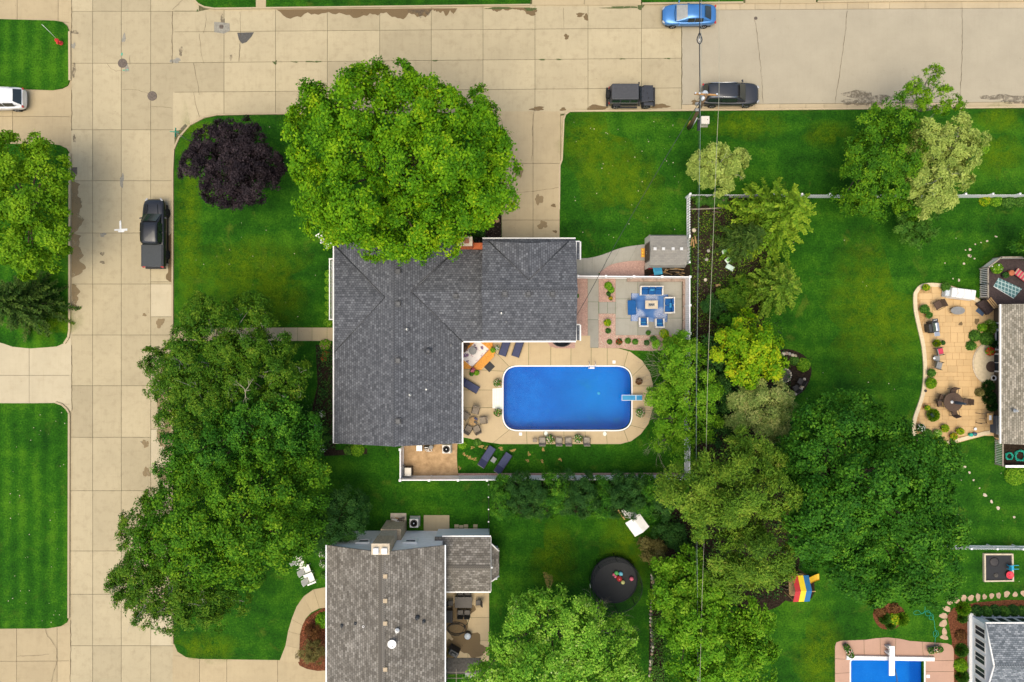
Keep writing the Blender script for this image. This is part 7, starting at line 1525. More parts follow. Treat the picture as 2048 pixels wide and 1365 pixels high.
# rough ground cover below the power lines
def cover(label, poly, n, leaf, L=.14, Wd=.08, z=.12, name='ground_cover'):
    w = W(poly, 0); A = np.array(w); out = []
    lo, hi = A.min(0), A.max(0); p = rng.uniform(lo, hi, (n*2, 2)); x, y = p[:, 0], p[:, 1]; c = np.zeros(len(p), bool)
    for i in range(len(w)):
        (x1, y1), (x2, y2) = w[i-1], w[i]
        with np.errstate(divide='ignore', invalid='ignore'): c ^= ((y1 > y) != (y2 > y)) & (x < (x2-x1)*(y-y1)/(y2-y1+1e-12)+x1)
    p = p[c][:n]; k = len(p); bump_ = .5+.5*np.sin(p[:, 0]*2.1+1)*np.sin(p[:, 1]*1.7)
    keep = rng.uniform(0, 1, k) < .25+.75*bump_; p = p[keep]; bump_ = bump_[keep]; k = len(p)
    cen = np.column_stack([p, LZ+rng.uniform(.02, z, k)*(.5+bump_)]); o = leaf_object(name, cen, rng.normal(size=(k, 3))*.5+np.array([0, 0, 1]), L*rng.uniform(.6, 1.3, k), Wd*rng.uniform(.7, 1.2, k), rng.uniform(0, 1, k), leaf)
    return tag(o, label, 'ground cover', kind='stuff')
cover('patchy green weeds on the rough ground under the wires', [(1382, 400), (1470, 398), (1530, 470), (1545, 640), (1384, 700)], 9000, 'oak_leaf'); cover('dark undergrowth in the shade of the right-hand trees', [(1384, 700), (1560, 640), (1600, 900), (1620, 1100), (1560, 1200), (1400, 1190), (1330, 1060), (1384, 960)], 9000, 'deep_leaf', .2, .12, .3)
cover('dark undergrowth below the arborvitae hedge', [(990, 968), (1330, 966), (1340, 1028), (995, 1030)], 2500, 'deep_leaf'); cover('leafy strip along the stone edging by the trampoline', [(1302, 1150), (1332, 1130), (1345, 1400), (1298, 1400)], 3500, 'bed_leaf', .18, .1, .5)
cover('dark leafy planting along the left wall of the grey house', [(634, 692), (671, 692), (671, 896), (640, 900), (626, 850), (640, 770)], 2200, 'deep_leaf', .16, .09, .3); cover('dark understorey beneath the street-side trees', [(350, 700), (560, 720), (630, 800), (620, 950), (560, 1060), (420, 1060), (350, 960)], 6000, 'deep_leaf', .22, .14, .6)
# tufts of longer grass and straw patches in the pool lawn
m_ = [(962, 893), (1002, 897), (1026, 901), (938, 914), (948, 918), (928, 908), (960, 930), (920, 936), (1058, 908), (1086, 899), (945, 895), (972, 896), (1084, 922), (1055, 921), (1120, 919)]
for i, (x, y) in enumerate(m_): decal('straw_patch', ell(x, y, 5 if i < 5 else 3.2, 3.4, 16, .5), 'dry_patch' if 'dry_patch' in M else (stainmat('dry_patch', (.42, .27, .07), .7, 6, .45) and 'dry_patch'), bpy.data.objects['lawn_middle'], LZ+.006+.0002*i)
for i, (x, y, rx, ry) in enumerate(((1097, 1160, 10, 14), (1092, 1150, 5, 7), (1728, 1200, 8, 6), (1500, 252, 110, 30), (1650, 265, 60, 28), (1990, 310, 45, 55), (1640, 1320, 60, 90), (1200, 330, 80, 90), (378, 450, 34, 210), (500, 540, 110, 90), (560, 600, 70, 60), (1180, 280, 70, 60), (1270, 370, 80, 70), (420, 260, 60, 20), (2000, 240, 60, 30), (100, 640, 50, 60), (1110, 1120, 60, 70), (1740, 640, 120, 150), (420, 1290, 80, 30), (1250, 1100, 60, 90))): decal('dry_grass_patch', ell(x, y, rx, ry, 24, .4), 'dry_patch' if i < 2 else ('faded_patch' if 'faded_patch' in M else (softmat('faded_patch', (.11, .19, .006), .7) and 'faded_patch')), bpy.data.objects['lawn_middle'], LZ+.0065+.0002*i)
# ------------------------------------------------------------------ planting around the grey house and patio
for i, (x, y, r, lf, h, lb, fl) in enumerate(((1216, 572, .34, 'fresh_leaf', .5, 'tall bright green perennial in the upper gravel bed', None), (1222, 580, .30, 'fresh_leaf', .4, 'bright green perennial just below the tall one in the gravel bed', None), (1217, 588, .2, 'deep_leaf', .3, 'dark green tuft in the upper gravel bed', None), (1221, 597, .17, 'bed_leaf', .3, 'reddish tuft at the foot of the upper gravel bed', 'orange_flower'),
        (1216, 662, .24, 'deep_leaf', .3, 'dark tuft below the terracotta pot', None), (1219, 684, .22, 'bed_leaf', .35, 'small green shrub at the left of the patio border', None), (1238, 684, .28, 'deep_leaf', .35, 'red-tipped dark shrub in the patio border', 'red_flower'), (1255.5, 682, .26, 'bed_leaf', .35, 'rounded green shrub third in the patio border', None), (1270, 684, .26, 'bed_leaf', .35, 'narrow green shrub fourth in the patio border', None), (1293.5, 686, .25, 'deep_leaf', .3, 'small dark shrub mid patio border', None),
        (1306, 679, .32, 'bed_leaf', .5, 'upright glossy shrub in the patio border', None), (1313, 687, .36, 'silver_leaf', .45, 'silver-striped grass clump in the patio border', None), (1328, 668, .42, 'gold_leaf', .5, 'yellow-green shrub at the patio corner', None), (1335, 684, .5, 'fresh_leaf', .6, 'bright green bush below the yellow shrub at the patio corner', None), (1352, 683, .55, 'gold_leaf', .6, 'yellow-tinged bush against the patio fence end', None), (1363, 668, .3, 'bed_leaf', .4, 'green sprig against the patio fence', None), (1296, 666, .2, 'bed_leaf', .5, 'thin green sprout on the patio edge', None), (1153, 592, .2, 'bed_leaf', .3, 'small green plant at the garage wall', None),
        (651, 690, .5, 'fresh_leaf', .6, 'bright green bush with pink bloom at the front walk', 'pink_flower'), (652, 708, .34, 'bed_leaf', .4, 'green bush with red flowers at the house bed', 'red_flower'), (648, 718, .26, 'bed_leaf', .35, 'small plant with big red blooms in the house bed', 'red_flower'), (645, 828, .3, 'bed_leaf', .4, 'white-flowered plant midway in the house bed', 'white_flower'), (636, 852, .34, 'deep_leaf', .4, 'dark white-dotted plant in the house bed', 'white_flower'), (649, 860, .34, 'bed_leaf', .4, 'leafy plant near the lower end of the house bed', None), (655, 876, .32, 'bed_leaf', .4, 'green plant at the lower house corner', None), (645, 896, .42, 'bed_leaf', .45, 'white-flowered plant at the house bed end', 'white_flower'), (715, 899, .62, 'fresh_leaf', .5, 'wide green bush under the lower eave of the grey house', None), (697, 901, .4, 'bed_leaf', .4, 'smaller green bush under the lower eave of the grey house', None),
        (645, 1108, .3, 'bed_leaf', .4, 'white-flowered plant beside the brown roof corner', 'white_flower'), (648, 1128, .4, 'bed_leaf', .5, 'green plant beside the brown house wall and armchairs', 'white_flower'), (648, 1150, .3, 'bed_leaf', .4, 'small plant below the white-flowered one at the brown house', None), (647, 1240, .7, 'fresh_leaf', .7, 'bright green bush inside the curved walk', None), (925, 890, .4, 'fresh_leaf', .3, 'weedy green tuft beside the condenser', None), (955, 885, .35, 'bed_leaf', .25, 'weedy tuft at the edge of the pool deck', None))):
    clump(lb, x, y, r, lf, h, fl, z=LZ+.012)
potted('yellow-green plant in a terracotta pot on the gravel', 1214, 646, .32, 'gold_leaf', 'terracotta', None, .3)
for i, y in enumerate((548, 562, 578, 594, 610, 626)): clump(('trimmed green hedge plant by the porch railing, ' + ('first', 'second', 'third', 'fourth', 'fifth', 'last')[i] + ' from the top'), 657.5, y, .34, 'fresh_leaf', .4, None, name='hedge_plant', cat='hedge')
clump('leafy plant at the lower end of the porch railing', 657, 645, .42, 'fresh_leaf', .4)
tree('brownish open shrub at the foot of the curved walk', 'bush', (628, 1290), rand_lobes(622, 1305, 32, 7, .45, .9, .6, 4), 'dry_leaf', crad=.26, nleaf=18, L=.18, Wd=.08, dens=.9, trunk=.05, name='bush', bare=1)
tree('dark red-brown shrub inside the curved walk', 'bush', (624, 1262), rand_lobes(622, 1262, 22, 5, .5, .6, .3, 8), 'brown_leaf', crad=.24, nleaf=18, L=.16, Wd=.08, dens=.8, trunk=.04, name='bush')
tree('conifer shrub beside the orange brick chimney', 'bush', (958, 472), rand_lobes(953, 468, 16, 4, .6, 1.0, .5, 3), 'deep_leaf', crad=.24, nleaf=20, L=.2, Wd=.08, trunk=.05, name='bush')
tub = thing('planter_tub', 'large black oval tub at the garage eave by the pool', 'tub', P(1123, 683, LZ+.05)); MB().lathe([(.62, 0), (.74, .34), (.80, .36), (.80, .40), (.70, .40), (.66, .3), (.001, .28)], 26, sy=.62).build('body', M['grill_black'], tub); MB().lathe([(.66, .39), (.001, .44)], 22, sy=.6).build('cover', M['tramp_pad'], tub)
for x, y, r, lb in ((968, 441.5, .2, 'round stepping slice in the dark bed, nearer the chimney'), (994, 441, .21, 'round stepping slice in the dark bed, nearest the driveway'), (979.5, 443.5, .22, 'round stepping slice in the dark bed, the middle one')):
    o = thing('wood_slice', lb, 'stepping stone', P(x, y, LZ+.012)); MB().lathe([(r, 0), (r, .06), (r*.97, .065)], 18).build('slice', M['wood_tan'], o); MB().lathe([(r*1.05, 0), (r*1.05, .05), (r, .05)], 18).build('bark', M['bark_grey'], o)
mat_ = thing('doormat', 'orange patterned mat in front of the shed door', 'mat', P(1288, 506, LZ+.03)); MB().box((0, 0, .012), (.5, .8, .02)).build('pile', M['deck_orange'], mat_)
for k in range(6): MB().box((-.12+.24*(k % 2), -.26+.26*(k//2), .025), (.14, .12, .008), rz=.4).build('leaf_print', M['toy_yellow'], mat_)
# shed corner clutter
o = thing('wheelbarrow', 'blue wheelbarrow tray between the shed and the fence', 'wheelbarrow', P(1313, 543, LZ+.016), R(10)); MB().box((0, 0, .38), (.62, .6, .3), top=(1.25, 1.25)).build('tray', M['plastic_blue'], o, bevel=.04); MB().box((0, .1, .54), (.5, .3, .06)).build('liner', M['cushion_aqua'], o)
for s_ in (-1, 1): MB().tube([(-.8, s_*.3, .4), (0, s_*.26, .24), (.5, s_*.06, .2)], .02, 6).build('handle', M['plastic_red'], o)
a = MB().lathe([(.1, -.05), (.17, -.04), (.17, .04), (.1, .05)], 16); a.v = [(q[0]+.52, q[2], q[1]+.18) for q in a.v]; a.build('wheel', M['tyre'], o)
for i in range(14):
    x = random.uniform(1324, 1368); y = random.uniform(538, 552); rz = random.uniform(-.5, .5)
    o = MB().cyl((0, 0, 0), .055, random.uniform(.5, .9), 7, 'X').build('log', M[('wood_tan', 'bark_grey', 'wood_tan', 'brick_tan')[i % 4]], None, loc=P(x, y, LZ+.06+.05*(i % 3)), rz=rz); tag(o, 'split firewood log in the loose pile beside the shed', 'log', 'firewood logs beside the shed')
for i, (x, y, rz) in enumerate(((1383, 484, 80), (1387, 487, 95), (1391, 480, 100))): tag(MB().cyl((0, 0, 0), .07, .7, 8, 'X').build('log', M['wood_tan'], None, loc=P(x, y, LZ+.08), rz=R(rz)), ('yellow cut log at the shed back corner, leftmost of three', 'yellow cut log at the shed back corner, middle of three', 'yellow cut log at the shed back corner, rightmost of three')[i], 'log', 'cut logs behind the shed')
tag(MB().tube([P(x, y, LZ+.1) for x, y in ((1382, 419), (1410, 418), (1430, 417), (1448, 416))], .07, 8, .05).build('fallen_log', M['wood_grey']), 'long pale log edging the picket fence corner', 'log'); tag(MB().tube([P(x, y, LZ+.08) for x, y in ((1424, 424), (1445, 425))], .04, 7).build('fallen_log', M['bark_grey']), 'short thin log below the long pale log', 'log')
mat('bag_white', (.62, .70, .58), .5, .4, var=.08, scale=4); mat('bag_green', (.25, .55, .14), .5, .4, var=.1, scale=4); mat('bag_mint', (.50, .64, .54), .5, .4, var=.08, scale=4)
for x, y, rz, mt, lb in ((1451, 503.5, 17, 'bag_green', 'green and white soil bag lying highest of the three'), (1457, 519.5, 38, 'bag_green', 'bright green soil bag in the middle of the three'), (1459, 535, -30, 'bag_mint', 'plain mint-white soil bag lying lowest of the three')):
    o = thing('soil_bag', lb, 'bag', P(x, y, LZ+.03), R(rz), 'soil bags on the rough ground'); MB().box((0, 0, .07), (.70, .46, .13), top=(.86, .82)).build('sack', M['bag_white' if mt == 'bag_green' else mt], o, bevel=.05); MB().box((0, 0, .137), (.46, .3, .012)).build('print', M[mt], o); MB().box((.36, 0, .05), (.06, .44, .02)).build('seam', M['bag_white'], o)
for i, (x, y, r, mt, lb) in enumerate(((1388, 461, .2, 'stone_pale', 'pale boulder by the picket fence end'), (1417, 502, .16, 'stone_grey', 'grey rock left of the soil bags, upper'), (1413, 519.5, .17, 'stone_grey', 'grey rock left of the soil bags, lower'), (1411, 560, .16, 'stone_pale', 'cream rock on the rough ground by the patio fence'), (1380, 467, .1, 'stone_grey', 'small stone at the foot of the picket fence'))):
    o = MB().ball((0, 0, 0), r, 9, 6, .6); rs = random.Random(i); o.v = [(a*(1+rs.uniform(-.15, .15)), b*(1+rs.uniform(-.15, .15)), c) for a, b, c in o.v]; tag(o.build('rock', M[mt], None, loc=P(x, y, LZ+r*.3)), lb, 'rock')
tag(MB().box((0, 0, 0), (.42, .2, .12)).build('brick_block', M['wood_tan'], None, bevel=.02, loc=P(1436, 571, LZ+.07), rz=R(12)), 'yellow block lying on the rough ground below the soil bags', 'block')
# dead twigs of the sumac over the pool fence and of the maple below the trampoline
def twig_bush(label, px, py, z, dirs, L, r=.03, name='dead_branches', kids=4, depth=3):
    q_ = P(px, py, z*.5); o = thing(name, label, 'bare bush', (q_[0], q_[1], LZ)); m = MB()
    for d in dirs: twigs(m, (0, 0, z*.5), d, L*random.uniform(.8, 1.1), r, depth, .55, kids)
    m.tube([(0, 0, 0), (0, 0, z*.5+.1)], r*1.8, 6, r*1.2); m.build('branches', M['bark_dry'], o); return o
random.seed(21)
twig_bush('bare tan twigs leaning over the upper right pool deck', 1352, 742, 3.4, [(-1, .5, .1), (-1, .1, .2), (-1, -.2, .1), (-.8, .9, .1), (-.7, -.6, .2), (-1, .3, .4)], 1.9); twig_bush('bare tan twigs leaning over the lower right pool corner', 1345, 838, 3.2, [(-1, .4, .2), (-1, -.1, .1), (-.8, -.7, .1), (-.4, -1, .1), (-.9, .1, .3), (-.7, .8, .2)], 2.0)
twig_bush('dry branch sticking out of the silvery maple toward the trampoline', 1158, 1238, 6.0, [(.8, .7, .2), (.6, .9, .1), (.9, .4, .2)], 1.7); twig_bush('thin dry twigs at the right of the silvery maple', 1198, 1262, 6.0, [(.7, .7, .1), (1, .3, .1), (1, -.1, .1)], 1.4)
twig_bush('pale dead branch fork lying in the street-side trees', 492, 782, 15.5, [(.5, .8, .1), (-.3, .9, .1), (.15, -1, .1)], .75, .032, kids=3, depth=2)
random.seed(9)
# ------------------------------------------------------------------ right-hand yard: stone fire pit
def stones(parent, pts, r, mt, z=LZ, name='stone'):
    for i, (x, y) in enumerate(pts):
        b = MB().ball((0, 0, 0), r*random.uniform(.8, 1.2), 8, 5, .7); b.v = [(p[0]*random.uniform(.88, 1.12), p[1]*random.uniform(.88, 1.12), p[2]) for p in b.v]
        b.build(name, M[mt[i % len(mt)]], parent, loc=P(x, y, z+r*.3), rz=random.uniform(0, 3))
o = thing('fire_pit', 'ring of pale stones round an ash fire pit', 'fire pit', (0, 0, 0)); MB().lathe([(.62, 0), (.6, .03), (.001, .02)], 20).build('ash', M['stone_dark'], o, loc=P(1569, 751, LZ+.012))
stones(o, [(1569+13*math.cos(a*math.pi/9), 751+13*math.sin(a*math.pi/9)) for a in range(18)], .1, ['stone_pale', 'stone_grey', 'stone_pale'])
o = thing('stone_edging', 'curved rubble stone edging around the fire pit bed', 'stone edging', (0, 0, 0)); stones(o, [(1567, 708), (1573, 707), (1579, 708), (1585, 711), (1590, 713)] + [(1608.5-.9*(k*.55)**2, 759+k*3.6) for k in range(9)] + [(1586-5.2*k, 788+1.1*k) for k in range(7)], .16, ['stone_pale', 'stone_pink', 'stone_grey', 'stone_pale', 'brick_tan'])
clump('bright green bush on the rim of the fire pit bed', 1606, 730, .62, 'fresh_leaf', .5); clump('green shrub above the fire pit ring', 1588, 722, .42, 'bed_leaf', .4)
for x, y, rz, lb in ((1597, 763, 150, 'dark round seat right of the fire pit'), (1588, 776, 120, 'dark folding chair at the lower right of the fire pit'), (1567, 787, 70, 'dark chair below the fire pit')): chair(lb, x, y, R(rz), 'metal_dark', .5, .46, .4, .42, 'dark chairs around the fire pit', z=LZ+.01)
# ------------------------------------------------------------------ tan stamped patio, laid tile by tile
PAT = [(1827, 592), (1830, 582), (1838, 572), (1850, 567), (1870, 566.5), (1890, 569), (1918, 578), (1945, 592), (1962, 602), (1980, 615), (2003, 630), (2003, 872), (1981, 869), (1950, 876), (1920, 884), (1893, 890.5), (1870, 894), (1850, 890), (1836, 883), (1827, 872), (1824, 855), (1827, 835), (1835, 812), (1842, 790), (1846, 765), (1847, 735), (1845, 705), (1841, 680), (1834, 650), (1828, 620)]
PATs = smooth_poly(PAT, 3); concrete('stamped_tan', (.54, .365, .175), (.40, .26, .12), speck=.35, obj_var=.07, blotch=.25); mat('stone_cream', (.62, .51, .33), .9, .2, var=.1, scale=4)
patio = tag(MB().prism(W(PATs, 0), LZ-.06, LZ+.012).build('patio_bed', M['wood_tan']), kind='structure')
def inpoly(x, y, w):
    c = False
    for i in range(len(w)):
        (x1, y1), (x2, y2) = w[i-1], w[i]
        if (y1 > y) != (y2 > y) and x < (x2-x1)*(y-y1)/(y2-y1)+x1: c = not c
    return c
y = 568; rs = random.Random(5); cnt = 0
while y < 892:
    h_ = rs.choice((13, 13, 19, 8)); x = 1824 + rs.uniform(-8, 0)
    while x < 2004:
        w_ = rs.choice((13, 20, 14, 26)); cx, cy = x+w_/2, y+h_/2
        if inpoly(cx, cy, PATs) and all(inpoly(a, b, PATs) for a, b in ((x+2, y+2), (x+w_-2, y+h_-2), (x+w_-2, y+2), (x+2, y+h_-2))):
            MB().prism(W([(x+.3, y+.3), (x+w_-.3, y+.3), (x+w_-.3, y+h_-.3), (x+.3, y+h_-.3)]), LZ, LZ+.03+rs.uniform(0, .004)).build('tile', M['stamped_tan'], patio); cnt += 1
        x += w_
    y += h_
n = len(PATs); cxp, cyp = 1915, 730
rim = thing('patio_edging', 'cream stone edging curving around the tan patio', 'stone edging', (0, 0, 0))
i0 = next(i for i in range(n) if PATs[i] == (1980, 615) or math.dist(PATs[i], (1980, 615)) < .5); i1 = next(i for i in range(n) if math.dist(PATs[i], (1981, 869)) < .5)
seq = [PATs[(i1+k) % n] for k in range(((i0-i1) % n)+1)]; inn = []
for k, p in enumerate(seq):
    a = Vector(seq[max(k-1, 0)]); b = Vector(seq[min(k+1, len(seq)-1)]); d = (b-a).normalized(); inn.append((p[0]-d.y*7.5, p[1]+d.x*7.5))
for k in range(0, len(seq)-1): MB().prism(W([seq[k], seq[k+1], inn[k+1], inn[k]], LZ+.1), LZ-.03, LZ+.10+random.uniform(0, .006)).build('edging_block', M['stone_cream'], rim)
o = thing('stoop', 'semicircular cream step at the tan house door', 'step', P(1986, 727, LZ)); hp = [(1.75*math.cos(R(a)), 1.9*math.sin(R(a))) for a in range(90, 271, 10)]; MB().prism(hp, 0, .16).build('tread', M['stone_cream'], o, bevel=.02); MB().prism([(a*1.05, b*1.04) for a, b in hp], 0, .1).build('riser', M['stone_pale'], o)
oz = LZ+.035
potted('red-flowered pot on the semicircular step', 1974, 703, .38, 'fresh_leaf', 'terracotta', 'red_flower', z=LZ+.16, fn=90, fl=.12); tag(MB().lathe([(.48, 0), (.48, .02), (.46, .028)], 22).build('round_mat', M['weave_brown'], None, loc=P(1983, 734, LZ+.17)), 'brown round mat on the semicircular step', 'mat')
o = thing('round_planter', 'white-rimmed empty round pot at the step corner', 'pot', P(1982, 756, LZ+.05)); MB().lathe([(.16, 0), (.2, .34), (.24, .34), (.24, .38), (.17, .38), (.15, .3), (.001, .28)], 18).build('pot', M['trim_white'], o); MB().lathe([(.15, .31), (.001, .315)], 14).build('soil', M['mulch'], o)
# cover, furniture and pots
o = thing('covered_sofa', 'long bench under a white weatherproof cover on the tan patio', 'covered bench', P(1915, 589, oz), R(-7)); MB().box((0, 0, .42), (2.15, .92, .84), top=(.96, .9)).build('cover', M['tarp_white'], o, bevel=.08); MB().box((-1.18, -.05, .3), (.5, .7, .5), top=(.8, .8)).build('loose_end', M['tank_grey'], o, bevel=.06); 
for k in range(3): MB().tube([(-.7+.6*k, -.4, .86), (-.5+.6*k, 0, .88), (-.66+.6*k, .38, .86)], .025, 5).build('fold', M['tarp_white'], o)
chair('brown wicker armchair on the tan patio', 1870, 611, R(-152), 'weave_brown', .68, .62, .42, .5, z=oz, frame='weave_brown'); 
o = thing('coffee_table', 'oval grey glass table on the tan patio', 'table', P(1909, 622, oz)); MB().lathe([(.6, .42), (.62, .44), (.6, .46)], 28, sy=.56).build('tabletop', M['pot_grey'], o)
for sx in (-1, 1):
    for sy in (-1, 1): MB().cyl((sx*.42, sy*.18, .21), .025, .42, 6).build('leg', M['metal_dark'], o)
o = thing('gas_grill', 'black and steel gas grill on the patio edge', 'grill', P(1859, 657, oz), R(8)); MB().box((0, .1, .45), (.5, 1.0, .8)).build('cart', M['grill_black'], o, bevel=.02); MB().box((.02, .1, .98), (.48, .78, .28), top=(.6, .95)).build('hood', M['steel'], o, bevel=.06); MB().box((.05, -.52, .84), (.46, .36, .04)).build('side_shelf', M['steel'], o, bevel=.01); MB().box((.05, .66, .84), (.46, .28, .04)).build('side_burner', M['grill_black'], o); MB().box((-.36, .05, .42), (.26, .7, .7)).build('tank_cover', M['grill_black'], o, bevel=.03)
for k in range(3): MB().cyl((.05-.1+.1*k, .68, .87), .03, .03, 8).build('knob', M['trim_white'], o)
for x, y, rz, lb, cu in ((1873, 703, 12, 'grey folding chair with a red cushion', 'cushion_red'), (1871, 731, -15, 'grey slatted chair below the small grey table', None)): chair(lb+' on the tan patio', x, y, R(rz), 'pot_grey', .6, .6, .4, .55, z=oz, cushion=cu)
side_table('small grey table between the two patio edge chairs', 1868, 717, .5, .4, 'pot_grey', R(-4), oz); tag(MB().lathe([(.09, 0), (.1, .05), (.08, .05), (.07, .02), (.001, .02)], 14).build('bowl', M['siding_white'], None, loc=P(1868, 717, oz+.42)), 'white bowl on the small grey patio table', 'bowl')
o = round_table('large round brown table with a folded umbrella', 1896, 803, .82, .70, 'weave_brown', oz, pedestal=False); 
u = thing('patio_umbrella', 'folded navy umbrella standing in the round brown table', 'umbrella', P(1893, 803, oz)); MB().cyl((0, 0, 1.2), .022, 2.4, 8).build('pole', M['siding_white'], u); MB().lathe([(.05, 1.05), (.15, 1.2), (.13, 1.9), (.05, 2.45), (.01, 2.5)], 12).build('canopy', M['pot_blue'], u); MB().lathe([(.13, .71), (.13, .74), (.05, .76)], 14).build('collar', M['trim_white'], u)
for x, y, lb in ((1876, 795, 'upper left'), (1872, 806, 'left'), (1900, 783, 'top'), (1902, 825, 'bottom'), (1925, 803, 'right')): chair('dark brown chair of the round umbrella table, at the '+lb, x, y, wang(1896-x, 803-y), 'weave_brown', .5, .45, .42, .5, 'dark chairs around the umbrella table', z=oz)
def pot_row(items):
    for it in items: potted(*it[:4], **it[4])
pot_row([('tall lime plant in a pot at the top of the tan patio', 1846, 576, .30, dict(leaf='gold_leaf', pot='pot_dark', h=.5, z=oz)), ('round dark green pot beside the covered bench', 1886, 575, .42, dict(leaf='bed_leaf', pot='terracotta', z=oz)), ('leafy green pot left of the oval table', 1844, 619, .42, dict(leaf='bed_leaf', pot='pot_grey', z=oz)), ('small round pot below the leafy green pot', 1853, 631, .28, dict(leaf='bed_leaf', pot='terracotta', z=oz)), ('lime pot above the red-cushioned chair', 1868, 687, .32, dict(leaf='gold_leaf', pot='pot_dark', z=oz, spiky=True)), ('dark pot beside the lime pot above the chairs', 1881, 686, .2, dict(leaf='deep_leaf', pot='pot_dark', z=oz, h=.15)),
    ('green pot on the left rim of the tan patio', 1858, 746, .36, dict(leaf='bed_leaf', pot='terracotta', z=oz)), ('big yellow-green pot on the left rim of the tan patio', 1857, 766, .50, dict(leaf='lime_leaf', pot='pot_grey', z=oz)), ('small lime pot left of the umbrella table', 1849, 815, .22, dict(leaf='gold_leaf', pot='terracotta', z=oz)), ('large grassy tub below the umbrella table', 1861, 829.5, .56, dict(leaf='lime_leaf', pot='pot_blue', z=oz, spiky=True)), ('white-flowered pot on the lower left rim', 1837, 855, .34, dict(leaf='deep_leaf', pot='pot_dark', flower='white_flower', z=oz)), ('dark leafy pot on the lower left rim', 1849, 866, .42, dict(leaf='bed_leaf', pot='pot_dark', z=oz)), ('lime trailing plant on the lower patio rim', 1862, 882, .45, dict(leaf='gold_leaf', pot='pot_dark', z=oz, h=.25)), ('striped leafy pot at the lower patio', 1870, 866, .34, dict(leaf='silver_leaf', pot='pot_dark', z=oz)), ('dark pot below the striped leafy pot', 1874, 878, .26, dict(leaf='deep_leaf', pot='pot_dark', z=oz)), ('green plant overhanging the lower patio rim', 1882, 890, .44, dict(leaf='fresh_leaf', pot='pot_dark', z=oz, h=.3)), ('oval lime pot in the open lower patio', 1885, 856, .36, dict(leaf='gold_leaf', pot='pot_dark', z=oz, h=.25)), ('lime pot with yellow rim in the lower patio', 1915, 862, .32, dict(leaf='gold_leaf', pot='terracotta', z=oz)), ('orange-flowered pot in the lower patio', 1902, 872, .32, dict(leaf='gold_leaf', pot='terracotta', flower='orange_flower', z=oz)), ('little green pot on the lower rim', 1900, 884, .18, dict(leaf='bed_leaf', pot='pot_dark', z=oz))])
for x, y, r, lf, lb in ((1978, 655, .6, 'silver_leaf', 'blue-green grass clump against the tan house wall'), (1962, 655, .34, 'fresh_leaf', 'yellow-green sprout beside the blue-green grass'), (1972, 678, .62, 'bed_leaf', 'dark leafy bush in the tan house wall bed'), (1948, 672, .5, 'bed_leaf', 'leafy plant spilling onto the tan patio'), (1940, 692, .4, 'bed_leaf', 'low plant above the semicircular step'), (1985, 688, .4, 'deep_leaf', 'dark plant between the wall and the semicircular step'), (1974, 772, .5, 'deep_leaf', 'upper dark leafy plant below the semicircular step'), (1976, 795, .56, 'deep_leaf', 'middle dark leafy plant below the semicircular step'), (1982, 812, .46, 'deep_leaf', 'lower dark leafy plant below the semicircular step'), (1957, 785, .36, 'dry_leaf', 'brown dried plant beside the dark leafy plants'), (2030, 950, .9, 'fresh_leaf', 'bright green bush below the hose pen')): clump(lb, x, y, r, lf, .55, z=oz, spiky=lf in ('silver_leaf', 'deep_leaf'), L=.3, Wd=.07)
for x, y, r in ((1919, 648, .14), (1951, 643, .2)): decal('stain', ell(x, y, r*26, r*28, 18, .3), 'silt_stain', patio, LZ+.037+r*.01)
o = thing('tyre_planter', 'round grey ribbed planter at the lower left of the tan patio', 'planter', P(1843, 880, oz)); MB().lathe([(.38, 0), (.42, .2), (.38, .26), (.30, .24), (.28, .12), (.001, .1)], 24).build('rim', M['pot_grey'], o); MB().lathe([(.12, .14), (.08, .2), (.001, .2)], 12).build('hub', M['galv'], o); MB().lathe([(.20, .13), (.18, .15), (.18, .13)], 16).build('ring', M['galv'], o)
o = thing('watering_can', 'green watering can on the lower patio rim', 'watering can', P(1939, 869.5, oz)); MB().lathe([(.16, 0), (.16, .26), (.1, .3)], 14).build('body', M['hose_green'], o); MB().tube([(.14, 0, .08), (.36, .05, .3)], .025, 6).build('spout', M['hose_green'], o); MB().tube([(-.14, 0, .05), (-.26, 0, .2), (-.08, 0, .34)], .02, 6).build('handle', M['hose_green'], o)
tag(MB().lathe([(.15, 0), (.17, .24), (.001, .22)], 14).build('bucket', M['pot_blue'], None, loc=P(1947, 868, oz)), 'dark blue bucket beside the green watering can', 'bucket'); tag(MB().lathe([(.1, 0), (.13, .14), (.11, .14), (.001, .06)], 12).build('bowl', M['siding_white'], None, loc=P(1949, 858, oz)), 'pale bowl on the patio above the bucket', 'bowl')
tag(MB().lathe([(.1, 0), (.12, .12), (.09, .12), (.001, .06)], 12).build('small_pot', M['pot_dark'], None, loc=P(1850, 782, oz)), 'tiny dark pot on the left patio rim', 'pot')
o = thing('serving_cart', 'wooden bar cart beside the outdoor kitchen', 'cart', P(1961, 836, oz)); MB().box((.25, 0, .8), (.5, .95, .05)).build('top', M['wood_tan'], o, bevel=.01); MB().box((.25, .1, .84), (.2, .4, .02)).build('tray', M['siding_white'], o)
for y_ in (-.4, 0, .4): MB().box((-.2, y_, .5), (.5, .04, .04)).build('slat', M['bark_grey'], o)
for sx in (-.42, .46):
    for sy in (-.42, .42): MB().box((sx, sy, .4), (.05, .05, .8)).build('leg', M['bark_grey'], o)
o = thing('outdoor_kitchen', 'blue-grey awning counter with dishes at the tan house corner', 'outdoor kitchen', P(1984, 848, oz)); MB().box((.2, 0, .42), (.75, 1.5, .84)).build('cabinet', M['pot_blue'], o, bevel=.02); MB().box((.16, 0, .87), (.85, 1.6, .06)).build('countertop', M['pot_grey'], o); MB().box((.62, 0, 1.05), (.4, 1.6, .35)).build('backboard', M['tank_grey'], o)
